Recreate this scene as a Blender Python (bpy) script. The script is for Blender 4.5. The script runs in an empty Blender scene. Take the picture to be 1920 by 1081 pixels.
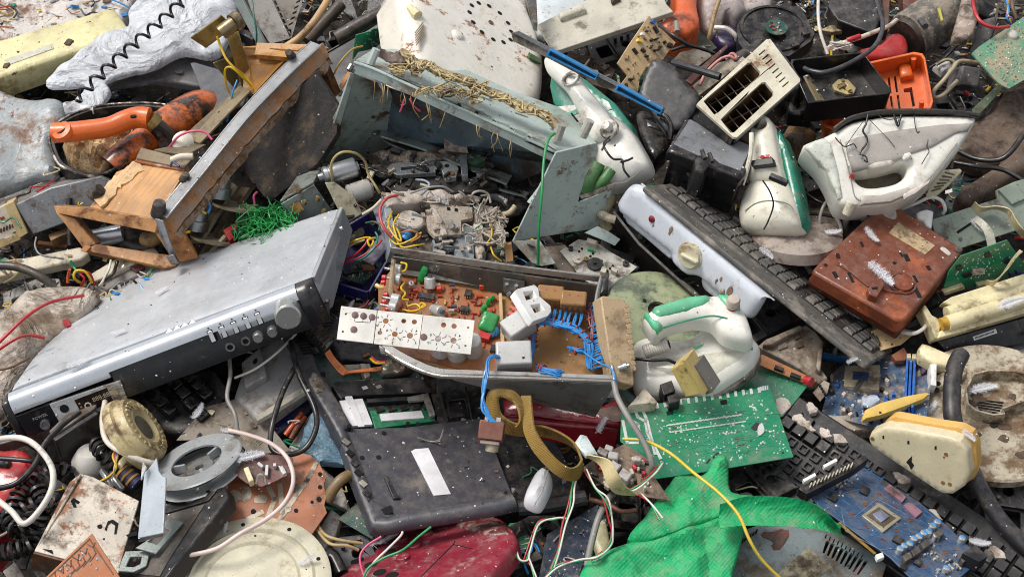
import bpy,bmesh,math,random
import numpy as np
from mathutils import Vector,Matrix,noise
from mathutils.geometry import tessellate_polygon,delaunay_2d_cdt
random.seed(7)
SC=bpy.context.scene
COL=SC.collection
R=math.radians
# camera, sky, sun, exposure
PITCH,HFOV,DIST,SLOPE=R(38),R(38),2.4,R(14)
view_d=Vector((0,math.cos(PITCH),-math.sin(PITCH)))
view_u=Vector((0,math.sin(PITCH),math.cos(PITCH)))
CAMLOC=view_d*-DIST
cam=bpy.data.cameras.new('camera')
cam_o=bpy.data.objects.new('camera',cam);COL.objects.link(cam_o)
cam_o.location=CAMLOC
cam_o.rotation_euler=(math.pi/2-PITCH,0,0)
cam.angle=HFOV;cam.clip_start=.05;cam.clip_end=200
cam.dof.use_dof=True;cam.dof.focus_distance=2.3;cam.dof.aperture_fstop=20
SC.camera=cam_o
SUN_EL,SUN_AZ=R(63),R(-85)
w=bpy.data.worlds.new('World');SC.world=w;w.use_nodes=True
nt=w.node_tree
bg=nt.nodes['Background']
sky=nt.nodes.new('ShaderNodeTexSky');sky.sky_type='NISHITA';sky.sun_disc=False
sky.sun_elevation=SUN_EL;sky.sun_rotation=SUN_AZ
sky.air_density=1.0;sky.dust_density=3.0
hs=nt.nodes.new('ShaderNodeHueSaturation');hs.inputs['Saturation'].default_value=.3
nt.links.new(sky.outputs[0],hs.inputs['Color']);nt.links.new(hs.outputs[0],bg.inputs['Color'])
bg.inputs['Strength'].default_value=.115
sl=bpy.data.lights.new('sun','SUN');sl.energy=1.5;sl.angle=R(20);sl.color=(1,.96,.9)
sun=bpy.data.objects.new('sun',sl);COL.objects.link(sun)
sdir=Vector((math.sin(SUN_AZ)*math.cos(SUN_EL),math.cos(SUN_AZ)*math.cos(SUN_EL),math.sin(SUN_EL)))
sun.rotation_euler=sdir.to_track_quat('Z','Y').to_euler()
sun.location=(-2,-2,6)
vs=SC.view_settings
vs.view_transform='Standard';vs.look='None';vs.gamma=1;vs.use_curve_mapping=False
vs.exposure=.55
SC.display_settings.display_device='sRGB'
SC.render.engine='CYCLES';SC.cycles.pixel_filter_type='BLACKMAN_HARRIS';SC.cycles.filter_width=1.0
# placement on the slope of the heap
NRM=Vector((0,-math.sin(SLOPE),math.cos(SLOPE)))
SLP=Vector((0,math.cos(SLOPE),math.sin(SLOPE)))
TH=math.tan(HFOV/2)
def ray(px,py):
 return view_d+Vector((1,0,0))*((px-960)/960*TH)+view_u*((540.5-py)/960*TH)
def W(px,py,h=.0):
 """point at height h above the heap slope, seen from the photographer's place in direction (px, py)"""
 r=ray(px,py)
 return CAMLOC+r*((h-NRM.dot(CAMLOC))/NRM.dot(r))
class Fr:
 """a right-angled frame of a lying thing: corner O, corner U along x, corner V along y"""
 def __init__(s,O,U,V,flex=.1):
  o=W(*O);best=None
  n=13 if flex else 1
  for a in np.linspace(-flex,flex,n):
   u=W(U[0],U[1],U[2]+a)-o
   for b in np.linspace(-flex,flex,n):
    v=W(V[0],V[1],V[2]+b)-o
    c=u.dot(v)/(u.length*v.length)
    k=60*c*c+(a*a+b*b)/.0025
    if best is None or k<best[0]:best=(k,u,v,c)
  _,u,v,c=best
  s.x=u.normalized();y=v-s.x*v.dot(s.x)
  s.lx=u.length;s.ly=y.length
  s.y=y.normalized();s.z=s.x.cross(s.y)
  if s.z.dot(CAMLOC-o)<0:print('FRAME faces away',O,U,V)
  s.o=o
  s.M=Matrix(((s.x[0],s.y[0],s.z[0],o[0]),(s.x[1],s.y[1],s.z[1],o[1]),(s.x[2],s.y[2],s.z[2],o[2]),(0,0,0,1)))
  s.I=s.M.inverted()
 def p(s,px,py,z=.0):
  r=ray(px,py);q=s.o+s.z*z
  t=(q-CAMLOC).dot(s.z)/r.dot(s.z)
  l=s.I@(CAMLOC+r*t)
  return(l[0],l[1])
 def P(s,pts,z=.0):return[s.p(a,b,z)for a,b in pts]
 def p3(s,px,py,z=.0):return(*s.p(px,py,z),z)
 def l(s,px,py,h):return tuple(s.I@W(px,py,h))
 def L(s,pts):return[s.l(*q)for q in pts]
def flat(px,py,h,ang=0,tilt=(0,0)):
 """frame lying on the slope at a point, x turned by ang"""
 f=Fr.__new__(Fr)
 f.o=W(px,py,h)
 q=Matrix((Vector((1,0,0)),SLP,NRM)).transposed()@Matrix.Rotation(R(ang),3,'Z')@Matrix.Rotation(R(tilt[0]),3,'X')@Matrix.Rotation(R(tilt[1]),3,'Y')
 f.x,f.y,f.z=q.col[0].copy(),q.col[1].copy(),q.col[2].copy()
 f.M=Matrix.Translation(f.o)@q.to_4x4();f.I=f.M.inverted();f.lx=f.ly=1
 return f
# geometry
def cr(pts,n=6,closed=False):
 """Catmull-Rom through points of any dimension"""
 P=[np.array(p,float)for p in pts]
 if len(P)<3 and not closed:
  return[tuple(P[0]+(P[-1]-P[0])*i/n)for i in range(n+1)]
 out=[];m=len(P)
 for i in range(m if closed else m-1):
  if closed:a,b,c,d=P[(i-1)%m],P[i],P[(i+1)%m],P[(i+2)%m]
  else:
   b,c=P[i],P[i+1]
   a=P[i-1]if i else 2*b-c
   d=P[i+2]if i+2<m else 2*c-b
  for k in range(n):
   t=k/n
   out.append(tuple(.5*((2*b)+(c-a)*t+(2*a-5*b+4*c-d)*t*t+(3*b-a-3*c+d)*t**3)))
 if not closed:out.append(tuple(P[-1]))
 return out
def inside(pts,poly):
 x,y=pts[:,0],pts[:,1];r=np.zeros(len(pts),bool)
 q=np.array(poly);n=len(q)
 for i in range(n):
  a,b=q[i],q[(i+1)%n]
  c=((a[1]>y)!=(b[1]>y))
  with np.errstate(divide='ignore',invalid='ignore'):
   r^=c&(x<(b[0]-a[0])*(y-a[1])/(b[1]-a[1]+1e-30)+a[0])
 return r
def edist(pts,polys):
 d=np.full(len(pts),1e9)
 for poly in polys:
  q=np.array(poly);n=len(q)
  for i in range(n):
   a,b=q[i],q[(i+1)%n];ab=b-a
   t=np.clip(((pts-a)@ab)/(ab@ab+1e-18),0,1)
   d=np.minimum(d,np.linalg.norm(pts-(a+t[:,None]*ab),axis=1))
 return d
def resamp(poly,step):
 out=[]
 for i in range(len(poly)):
  a,b=np.array(poly[i]),np.array(poly[(i+1)%len(poly)])
  n=max(1,int(round(np.linalg.norm(b-a)/step)))
  out+=[tuple(a+(b-a)*k/n)for k in range(n)]
 return out
def circ(cx,cy,r,n=20,ry=None,a0=0):
 return[(cx+r*math.cos(a0+2*math.pi*i/n),cy+(ry or r)*math.sin(a0+2*math.pi*i/n))for i in range(n)]
def rrect(x0,y0,x1,y1,r,n=4):
 o=[]
 for cx,cy,a in((x1-r,y1-r,0),(x0+r,y1-r,90),(x0+r,y0+r,180),(x1-r,y0+r,270)):
  o+=[(cx+r*math.cos(R(a+90*i/n)),cy+r*math.sin(R(a+90*i/n)))for i in range(n+1)]
 return o
class B:
 def __init__(s):s.v=[];s.f=[]
 def raw(s,v,f):
  o=len(s.v);s.v+=[tuple(p)for p in v];s.f+=[tuple(o+i for i in q)for q in f];return s
 def box(s,x0,y0,z0,x1,y1,z1):
  v=[(x,y,z)for z in(z0,z1)for y in(y0,y1)for x in(x0,x1)]
  return s.raw(v,[(0,2,3,1),(4,5,7,6),(0,1,5,4),(2,6,7,3),(0,4,6,2),(1,3,7,5)])
 def ob(s,c,size,rz=0,rx=0,ry=0):
  m=Matrix.Translation(c)@Matrix.Rotation(R(rz),4,'Z')@Matrix.Rotation(R(ry),4,'Y')@Matrix.Rotation(R(rx),4,'X')
  a,b,c2=(q/2 for q in size)
  v=[m@Vector((x,y,z))for z in(-c2,c2)for y in(-b,b)for x in(-a,a)]
  return s.raw(v,[(0,2,3,1),(4,5,7,6),(0,1,5,4),(2,6,7,3),(0,4,6,2),(1,3,7,5)])
 def prism(s,out,z0,z1,holes=()):
  loops=[list(out)]+[list(h)for h in holes]
  flatp=[p for l in loops for p in l];n=len(flatp)
  v=[(p[0],p[1],z0)for p in flatp]+[(p[0],p[1],z1)for p in flatp]
  f=[]
  if holes:
   for t in tessellate_polygon([[Vector((p[0],p[1],0))for p in l]for l in loops]):
    f+=[tuple(i+n for i in t),tuple(reversed(t))]
  else:f+=[tuple(range(n,2*n)),tuple(reversed(range(n)))]
  o=0
  for l in loops:
   m=len(l)
   f+=[(o+i,o+(i+1)%m,n+o+(i+1)%m,n+o+i)for i in range(m)]
   o+=m
  return s.raw(v,f)
 def poly3(s,pts,th,holes=()):
  """planar-ish 3-D polygon given thickness th (away from the viewer side)"""
  P=[Vector(p)for p in pts];nn=Vector()
  for i in range(len(P)):nn+=P[i].cross(P[(i+1)%len(P)])
  nn.normalize();d=nn*th
  n=len(P)
  v=P+[p-d for p in P]
  f=[tuple(range(n)),tuple(reversed(range(n,2*n)))]+[(i,(i+1)%n,n+(i+1)%n,n+i)for i in range(n)]
  return s.raw(v,f)
 def cyl(s,x,y,z0,z1,r,n=20,r2=None,hole=0):
  if hole:return s.prism(circ(x,y,r,n),z0,z1,[circ(x,y,hole,n)])
  r2=r if r2 is None else r2
  v=[(*p,z0)for p in circ(x,y,r,n)]+[(*p,z1)for p in circ(x,y,r2,n)]
  return s.raw(v,[tuple(reversed(range(n))),tuple(range(n,2*n))]+[(i,(i+1)%n,n+(i+1)%n,n+i)for i in range(n)])
 def lathe(s,prof,M=None,n=28,closed=False):
  M=M or Matrix();v=[];f=[];m=len(prof)
  for r,z in prof:
   v+=[M@Vector((r*math.cos(2*math.pi*i/n),r*math.sin(2*math.pi*i/n),z))for i in range(n)]
  for j in range(m if closed else m-1):
   k=(j+1)%m
   f+=[(j*n+i,j*n+(i+1)%n,k*n+(i+1)%n,k*n+i)for i in range(n)]
  if not closed:f+=[tuple(reversed(range(n))),tuple(range((m-1)*n,m*n))]
  return s.raw(v,f)
 def rod(s,a,b,r,n=10,r2=None):
  return s.tube([a,b],r,n,smooth=0,r2=r2)
 def tube(s,pts,r,n=8,smooth=5,r2=None,ry=None,closed=False):
  P=[Vector(p)for p in(cr(pts,smooth,closed)if smooth else pts)]
  m=len(P);v=[];f=[]
  T=[((P[(i+1)%m]if closed else P[min(i+1,m-1)])-(P[i-1]if closed else P[max(i-1,0)])).normalized()for i in range(m)]
  a=T[0].orthogonal().normalized()
  for i in range(m):
   a=(a-T[i]*a.dot(T[i])).normalized()if i else a
   b=T[i].cross(a)
   rr=r if r2 is None else r+(r2-r)*i/max(1,m-1)
   if callable(r):rr=r(i/max(1,m-1))
   v+=[P[i]+a*(rr*math.cos(2*math.pi*k/n))+b*((ry or rr)*math.sin(2*math.pi*k/n))for k in range(n)]
  for i in range(m if closed else m-1):
   j=(i+1)%m
   f+=[(i*n+k,i*n+(k+1)%n,j*n+(k+1)%n,j*n+k)for k in range(n)]
  if not closed:f+=[tuple(reversed(range(n))),tuple(range((m-1)*n,m*n))]
  return s.raw(v,f)
 def strip(s,A,Bd,th,smooth=6,cols=1,bulge=0):
  """band between two 3-D edge lines, thickness th"""
  a,b=(cr(A,smooth),cr(Bd,smooth))if smooth else(A,Bd)
  n=len(a);c=cols+1;top=[]
  for i in range(n):
   for k in range(c):
    top.append(Vector(a[i]).lerp(Vector(b[i]),k/cols))
  nr=[]
  for i in range(n):
   i0,i1=max(i-1,0),min(i+1,n-1)
   for k in range(c):
    k0,k1=max(k-1,0),min(k+1,cols)
    d=(top[i1*c+k]-top[i0*c+k]).cross(top[i*c+k1]-top[i*c+k0])
    nr.append(d.normalized()if d.length>1e-12 else Vector((0,0,1)))
  if bulge:
   top=[p+q*(bulge*math.sin(math.pi*(j%c)/cols))for j,(p,q)in enumerate(zip(top,nr))]
  m=len(top)
  v=[p+q*(th/2)for p,q in zip(top,nr)]+[p-q*(th/2)for p,q in zip(top,nr)]
  f=[]
  for i in range(n-1):
   for k in range(cols):
    q=(i*c+k,i*c+k+1,(i+1)*c+k+1,(i+1)*c+k)
    f+=[q,tuple(m+j for j in reversed(q))]
   f+=[(i*c,(i+1)*c,m+(i+1)*c,m+i*c),(i*c+cols,m+i*c+cols,m+(i+1)*c+cols,(i+1)*c+cols)]
  for i in(0,n-1):
   for k in range(cols):f.append((i*c+k,m+i*c+k,m+i*c+k+1,i*c+k+1))
  return s.raw(v,f)
 def slab(s,out,z0,z1,Rd=.005,holes=(),step=.006,zf=None,both=False,pw=2.0,zb=None):
  """traced outline as a solid with a rounded upper rim (both: lower rim too); zf(x,y) lifts the surface"""
  if Rd>=.012 and len(out)<60:
   out=cr(out,3,True);holes=[cr(h,3,True)for h in holes]
  o=resamp(out,step);hs=[resamp(h,step)for h in holes]
  A=np.array(o);lo,hi=A.min(0),A.max(0)
  gx=np.arange(lo[0],hi[0],step);gy=np.arange(lo[1],hi[1],step*.87)
  G=np.array([(x+(step/2 if j%2 else 0),y)for j,y in enumerate(gy)for x in gx])
  if len(G):
   k=inside(G,o)
   for h in hs:k&=~inside(G,h)
   G=G[k]
  if len(G):
   dd=edist(G,[o]+hs);G=G[dd>max(step*.45,min(Rd,.012)*1.05)]
  rim=[]
  for l in[o]+hs:
   q=np.array(l);t=np.roll(q,-1,0)-np.roll(q,1,0);t/=np.linalg.norm(t,axis=1)[:,None]+1e-12
   nn=np.stack([-t[:,1],t[:,0]],1)
   for fr in((.1,.28,.55,1.0)if Rd>.004 else(.3,1.0)):
    dist=fr*min(Rd,.012)
    for sg in(1,-1):
     c=(q+nn*dist*sg)[::(1 if fr<.5 else 2)]if len(q)>8 else q+nn*dist*sg
     k=inside(c,o)
     for h in hs:k&=~inside(c,h)
     c=c[k]
     if len(c):rim.append(c[edist(c,[o]+hs)>dist*.93])
  if rim:G=np.concatenate([G.reshape(-1,2)]+rim)
  allp=o+[p for h in hs for p in h]+[tuple(g)for g in G]
  ed=[];b=0
  for l in[o]+hs:
   ed+=[(b+i,b+(i+1)%len(l))for i in range(len(l))];b+=len(l)
  vv,_,ff,_,_,_=delaunay_2d_cdt([Vector(p)for p in allp],ed,[],0,1e-6)
  pts=np.array([tuple(p)for p in vv])
  C=np.array([(pts[list(t)]).mean(0)for t in ff])
  k=inside(C,o)
  for h in hs:k&=~inside(C,h)
  tri=[tuple(t)for t,q in zip(ff,k)if q]
  d=edist(pts,[o]+hs);u=np.clip(d/Rd,0,1)
  g=(1-(1-u)**pw)**(1/pw)
  top=z1-Rd_h(z0,z1,Rd,both)*(1-g)
  bot=z0+Rd_h(z0,z1,Rd,both)*(1-g)if both else np.full(len(pts),z0)
  if zb:bot=np.minimum(np.array([zb(*p)for p in pts]),top-1e-4)
  if zf:
   e=np.array([zf(*p)for p in pts]);top=top+e
   if both:bot=bot+e
  n=len(pts)
  v=[(p[0],p[1],z)for p,z in zip(pts,top)]+[(p[0],p[1],z)for p,z in zip(pts,bot)]
  f=[];cnt={}
  for t in tri:
   a,bb,c=t
   if np.cross(pts[bb]-pts[a],pts[c]-pts[a])<0:t=(a,c,bb)
   f+=[t,(t[2]+n,t[1]+n,t[0]+n)]
   for i in range(3):cnt[(t[i],t[(i+1)%3])]=1
  for(a,bb)in cnt:
   if(bb,a)not in cnt:f.append((bb,a,a+n,bb+n))
  return s.raw(v,f)
 def loft(s,rings,cap=True):
  n=len(rings[0]);v=[p for r in rings for p in r];f=[]
  for j in range(len(rings)-1):
   f+=[(j*n+i,j*n+(i+1)%n,(j+1)*n+(i+1)%n,(j+1)*n+i)for i in range(n)]
  if cap:f+=[tuple(reversed(range(n))),tuple(range((len(rings)-1)*n,len(rings)*n))]
  return s.raw(v,f)
def Rd_h(z0,z1,Rd,both):
 return min(Rd,(z1-z0)/2 if both else(z1-z0))
def make_mesh(name,b,smooth=35):
 me=bpy.data.meshes.new(name)
 me.from_pydata([tuple(p)for p in b.v],[],b.f)
 bm=bmesh.new();bm.from_mesh(me)
 bmesh.ops.remove_doubles(bm,verts=bm.verts,dist=1e-6)
 bmesh.ops.recalc_face_normals(bm,faces=bm.faces)
 bm.to_mesh(me);bm.free()
 if smooth:
  me.polygons.foreach_set('use_smooth',[True]*len(me.polygons))
  me.set_sharp_from_angle(angle=R(smooth))
 return me
def obj(name,b,m,parent=None,bev=0,smooth=35,seg=2):
 me=b if isinstance(b,bpy.types.Mesh)else make_mesh(name,b,smooth)
 if m and not me.materials:me.materials.append(m)
 o=bpy.data.objects.new(name,me);COL.objects.link(o)
 if parent:o.parent=parent
 if bev:
  md=o.modifiers.new('edge','BEVEL');md.width=bev;md.segments=seg;md.limit_method='ANGLE';md.angle_limit=R(40)
 return o
def tag(o,label,cat,group=None,kind=None):
 o['label']=label;o['category']=cat
 if group:o['group']=group
 if kind:o['kind']=kind
 return o
def thing(name,label,cat,f,group=None):
 o=bpy.data.objects.new(name,None);COL.objects.link(o)
 o.empty_display_size=.02
 o.matrix_world=f.M
 return tag(o,label,cat,group)
def solo(name,label,cat,b,m,f,bev=0,group=None,smooth=35):
 o=obj(name,b,m,None,bev,smooth);o.matrix_world=f.M
 return tag(o,label,cat,group)
def text(s,parent,m,x,y,z,size,rz=0,M=None,name='lettering',flip=False):
 c=bpy.data.curves.new(name,'FONT');c.body=s;c.size=size;c.extrude=.00025
 c.align_x='CENTER';c.align_y='CENTER';c.resolution_u=2
 o=bpy.data.objects.new(name,c);COL.objects.link(o)
 dg=bpy.context.evaluated_depsgraph_get()
 me=bpy.data.meshes.new_from_object(o.evaluated_get(dg));me.materials.clear();me.materials.append(m)
 bpy.data.objects.remove(o)
 o=bpy.data.objects.new(name,me);COL.objects.link(o);o.parent=parent
 o.matrix_local=(M or Matrix())@Matrix.Translation((x,y,z))@Matrix.Rotation(R(rz),4,'Z')
 return o
def wob(pts,a,seed=0):
 r=random.Random(seed)
 q=[tuple(c+r.uniform(-a,a)for c in p)for p in pts]
 q=cr(q,3,True)
 return[tuple(c+r.uniform(-a,a)*.3 for c in p)for p in q]
def wire(label,pts,r,m,name='wire',cat='wire',group=None,n=7,wobble=0,smooth=7):
 P=[W(*p)for p in pts]
 b=B().tube([tuple(p-P[0])for p in P],r,n,smooth)
 o=obj(name,b,m,None,0,60);o.location=P[0]
 return tag(o,label,cat,group)
def helix(pts,r,R_,turns,n=6,per=12):
 """coiled cord: axis through pts"""
 ax=[Vector(p)for p in cr(pts,14)]
 ln=[0]
 for i in range(1,len(ax)):ln.append(ln[-1]+(ax[i]-ax[i-1]).length)
 N=int(turns*per);out=[];a=None;j=0;prevT=None
 for k in range(N+1):
  t=ln[-1]*k/N
  while j<len(ln)-2 and ln[j+1]<t:j+=1
  q=(t-ln[j])/max(1e-9,ln[j+1]-ln[j])
  p=ax[j].lerp(ax[j+1],q);T=(ax[j+1]-ax[j]).normalized()
  a=T.orthogonal().normalized()if a is None else(a-T*a.dot(T)).normalized()
  b=T.cross(a);an=2*math.pi*turns*k/N
  out.append(tuple(p+a*(R_*math.cos(an))+b*(R_*math.sin(an))))
 return out
def nz(x,y,s,seed=.0,oct=3):
 v=0;a=1
 for i in range(oct):
  v+=a*noise.noise(Vector((x*s,y*s,seed+i*7.3)));s*=2.1;a*=.5
 return v
# materials
def lin(h):
 if isinstance(h,str):
  c=[int(h[i:i+2],16)/255 for i in(0,2,4)]
  return tuple(x/12.92 if x<=.04045 else((x+.055)/1.055)**2.4 for x in c)
 return h
MATS={}
DUST='a0958a';SOIL='4a3b2e';PALE='c9bfb2'
def mat(col,rough=.5,metal=0,dirt=.35,dcol=SOIL,dscale=22,speck=.3,rust=0,rcol='7a4522',bump=.15,var=.12,grain=500,alpha=1,trans=0,spec=.5,weave=0,coat=0,streak=0,scol='f2efea',voro=0,vcol='ffffff',vscale=80,dust=.2,crease=0):
 key=(col,rough,metal,dirt,dcol,dscale,speck,rust,rcol,bump,var,grain,alpha,trans,spec,weave,coat,streak,scol,voro,vcol,vscale,dust,crease)
 if key in MATS:return MATS[key]
 m=bpy.data.materials.new('surface_'+str(col));MATS[key]=m;m.use_nodes=True
 t=m.node_tree;N=t.nodes;L=t.links
 bs=N['Principled BSDF']
 def nd(k,**kw):
  n=N.new(k)
  for a,b in kw.items():
   setattr(n,a,b)
  return n
 tc=nd('ShaderNodeTexCoord');oi=nd('ShaderNodeObjectInfo')
 ad=nd('ShaderNodeVectorMath',operation='MULTIPLY_ADD')
 L.new(oi.outputs['Random'],ad.inputs[0]);ad.inputs[1].default_value=(7.1,3.3,5.7);L.new(tc.outputs['Object'],ad.inputs[2])
 vec=ad.outputs[0]
 def noi(scale,det=5,ro=.6,v=None):
  n=nd('ShaderNodeTexNoise');n.inputs['Scale'].default_value=scale;n.inputs['Detail'].default_value=det;n.inputs['Roughness'].default_value=ro
  L.new(v or vec,n.inputs['Vector']);return n.outputs['Fac']
 def ramp(fac,a,b):
  n=nd('ShaderNodeMapRange');n.inputs['From Min'].default_value=a;n.inputs['From Max'].default_value=b
  n.interpolation_type='SMOOTHSTEP'
  L.new(fac,n.inputs['Value']);return n.outputs['Result']
 def mix(fac,c1,c2,bt='MIX'):
  n=nd('ShaderNodeMix',data_type='RGBA',blend_type=bt)
  for i,c in((6,c1),(7,c2)):
   if isinstance(c,(tuple,list)):n.inputs[i].default_value=(*c[:3],1)
   else:L.new(c,n.inputs[i])
  if isinstance(fac,float):n.inputs[0].default_value=fac
  else:L.new(fac,n.inputs[0])
  return n.outputs[2]
 def mul(a,k):
  n=nd('ShaderNodeMath',operation='MULTIPLY');L.new(a,n.inputs[0]);n.inputs[1].default_value=k;return n.outputs[0]
 c=lin(col);speck*=.6;dirt=dirt*1.15+.03 if dirt else 0
 big=noi(14,3)
 cur=mix(ramp(big,.35,.65),tuple(x*(1-var)for x in c),tuple(min(1,x*(1+var))for x in c))
 fine=noi(grain,3,.7)
 rsock=None
 if voro:
  v=nd('ShaderNodeTexVoronoi');v.inputs['Scale'].default_value=vscale;L.new(vec,v.inputs['Vector'])
  cur=mix(mul(ramp(v.outputs['Distance'],.32,.22),voro),cur,lin(vcol))
 if streak:
  mp=nd('ShaderNodeMapping');mp.inputs['Scale'].default_value=(1,.06,1);L.new(vec,mp.inputs['Vector'])
  sf=noi(160,4,.6,mp.outputs[0])
  cur=mix(mul(ramp(sf,.45,.7),streak),cur,tuple(x*.5 for x in c))
 if dirt:
  dn=noi(dscale,9,.72)
  lo=.64-.34*dirt
  df=ramp(dn,lo,lo+.16)
  cur=mix(mul(df,min(1,.5+dirt)),cur,lin(dcol))
  d2=noi(dscale*7,6,.75)
  lo2=.64-.14*dirt
  cur=mix(mul(ramp(d2,lo2-.02,lo2+.14),min(1,.35+dirt)),cur,lin(SOIL))
  rsock=df
 if rust:
  rn=noi(18,10,.75)
  lo=.62-.24*rust;rf=ramp(rn,lo,lo+.07)
  rc=mix(ramp(noi(60,5),.35,.65),lin(rcol),tuple(x*.45 for x in lin(rcol)))
  cur=mix(rf,cur,rc)
 if dirt and dust:
  ge=nd('ShaderNodeNewGeometry');sx=nd('ShaderNodeSeparateXYZ');L.new(ge.outputs['Normal'],sx.inputs[0])
  q=nd('ShaderNodeMath',operation='MULTIPLY');L.new(ramp(sx.outputs[2],.2,.95),q.inputs[0]);L.new(ramp(noi(55,9,.75),.4,.66),q.inputs[1])
  cur=mix(mul(q.outputs[0],dust),cur,lin(DUST))
 cur=mix(.22,cur,fine,'OVERLAY')
 if speck:
  v=nd('ShaderNodeTexVoronoi');v.inputs['Scale'].default_value=150;L.new(vec,v.inputs['Vector'])
  sp=nd('ShaderNodeSeparateColor');L.new(v.outputs['Color'],sp.inputs[0])
  a=ramp(v.outputs['Distance'],.24,.12);bq=ramp(sp.outputs[0],1-.22*speck,1.02-.22*speck)
  q=nd('ShaderNodeMath',operation='MULTIPLY');L.new(a,q.inputs[0]);L.new(bq,q.inputs[1])
  cur=mix(mul(q.outputs[0],.85),cur,lin(scol))
 L.new(cur,bs.inputs['Base Color'])
 rr=nd('ShaderNodeMapRange');rr.inputs['To Min'].default_value=max(.05,rough-.12);rr.inputs['To Max'].default_value=min(1,rough+.2)
 L.new(rsock if rsock is not None else big,rr.inputs['Value']);L.new(rr.outputs['Result'],bs.inputs['Roughness'])
 bs.inputs['Metallic'].default_value=metal
 bs.inputs['Specular IOR Level'].default_value=spec
 if coat:bs.inputs['Coat Weight'].default_value=coat;bs.inputs['Coat Roughness'].default_value=.12
 if trans:bs.inputs['Transmission Weight'].default_value=trans;bs.inputs['IOR'].default_value=1.3
 if alpha<1:bs.inputs['Alpha'].default_value=alpha
 if bump:
  bp=nd('ShaderNodeBump');bp.inputs['Strength'].default_value=bump;bp.inputs['Distance'].default_value=.002
  hsrc=fine
  if weave:
   sx=nd('ShaderNodeSeparateXYZ');L.new(tc.outputs['Object'],sx.inputs[0]);q=nd('ShaderNodeMath',operation='MULTIPLY')
   for i in(0,1):
    k=nd('ShaderNodeMath',operation='SINE');L.new(mul(sx.outputs[i],weave),k.inputs[0]);L.new(k.outputs[0],q.inputs[i])
   hsrc=q.outputs[0];bp.inputs['Distance'].default_value=.0012
  else:
   q=nd('ShaderNodeMath',operation='ADD');L.new(fine,q.inputs[0]);L.new(noi(60,6,.7),q.inputs[1]);hsrc=q.outputs[0]
  if crease:
   n=nd('ShaderNodeTexNoise',noise_type='RIDGED_MULTIFRACTAL');n.inputs['Scale'].default_value=11;n.inputs['Detail'].default_value=6;n.inputs['Distortion'].default_value=.6;n.inputs['Offset'].default_value=1;n.inputs['Gain'].default_value=1.6;n.normalize=True
   L.new(vec,n.inputs['Vector']);b2=nd('ShaderNodeBump');b2 .inputs['Strength'].default_value=crease;b2 .inputs['Distance'].default_value=.012
   L.new(n.outputs['Fac'],b2 .inputs['Height']);L.new(b2 .outputs[0],bp.inputs['Normal'])
  L.new(hsrc,bp.inputs['Height']);L.new(bp.outputs[0],bs.inputs['Normal'])
 return m
BLK=mat('1d1d1f',.45,dirt=.25,dcol='6b6259',speck=.4,bump=.2)
BLKG=mat('141416',.25,dirt=.2,dcol='5a534c',speck=.3,bump=.1)
DGREY=mat('3a3b40',.55,dirt=.3,dcol='6f675e',speck=.4)
GREY=mat('86888a',.5,dirt=.35,speck=.3)
LGREY=mat('b9bcbc',.5,dirt=.35,dcol='7a6c5c',speck=.3)
STEEL=mat('a9acae',.38,.8,dirt=.3,dcol='6a5d50',speck=.2)
DSTEEL=mat('6e7072',.42,.7,dirt=.4,dcol='4d4238',speck=.2)
WHT=mat('e6e4de',.4,dirt=.25,dcol='8a7660',speck=.05)
CREAM=mat('dcd0a6',.42,dirt=.3,dcol='7c6440',speck=.15)
BEIGE=mat('c3b9a4',.5,dirt=.4,dcol='6d5d4b',speck=.25)
WOOD=mat('aa7c4e',.6,dirt=.35,dcol='6a4526',speck=.25,streak=.5,var=.2)
DWOOD=mat('7a4a24',.65,dirt=.45,dcol='3d2818',speck=.25,streak=.5,var=.2)
RAW=mat('a88a68',.85,dirt=.5,dcol='6f5236',speck=.4,bump=.5,var=.25)
BRASS=mat('a08a55',.35,.6,dirt=.35,dcol='5c4b30',speck=.1)
COPPER=mat('b86a3e',.35,.7,dirt=.3,dcol='5c3a26',speck=.1)
GOLD=mat('c9a14e',.3,.8,dirt=.15,speck=0)
TIN=mat('c9cbc9',.3,.6,dirt=.15,speck=0,bump=0)
PCBG=mat('1f7a55',.35,dirt=.2,dcol='7d7a66',speck=.5,voro=.12,vcol='3a9a70',vscale=220,coat=.3)
PCBD=mat('16453a',.4,dirt=.3,dcol='6d6a58',speck=.4,voro=.15,vcol='27685a',vscale=200)
PCBB=mat('33506f',.45,dirt=.42,dcol='8d8174',speck=.8,voro=.18,vcol='47739c',vscale=230,coat=.2)
PCBO=mat('a86a3c',.5,dirt=.25,dcol='6b4127',speck=.35,voro=.12,vcol='8c5230',vscale=180)
PCBT=mat('d0b183',.5,dirt=.3,dcol='7d5f3a',speck=.2)
CHIP=mat('1a1a1c',.5,dirt=.15,dcol='6b6259',speck=.15,bump=.05)
WW=mat('d9d3c8',.45,dirt=.2,speck=0,bump=0)
WBLK=mat('161618',.4,dirt=.12,dcol='5d554c',speck=.05,bump=.05)
WRED=mat('b3262f',.4,dirt=.1,speck=0,bump=0)
WYEL=mat('d6b021',.4,dirt=.1,speck=0,bump=0)
WBLU=mat('2c86c9',.4,dirt=.08,speck=0,bump=0)
WGRN=mat('1f9a5a',.4,dirt=.1,speck=0,bump=0)
WGRY=mat('8b8883',.5,dirt=.2,speck=.05,bump=0)
WBEI=mat('b89f6c',.6,dirt=.25,speck=0,bump=0)
WPNK=mat('d2527c',.4,dirt=.1,speck=0,bump=0)
WORG=mat('cc5a28',.4,dirt=.1,speck=0,bump=0)
WPPK=mat('d9b9b2',.4,dirt=.15,speck=0,bump=0)
HOLE=mat('0b0b0c',.9,dirt=0,speck=0,bump=0,var=0)
INK=mat('2a2a2c',.6,dirt=0,speck=0,bump=0,var=0)
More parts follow.
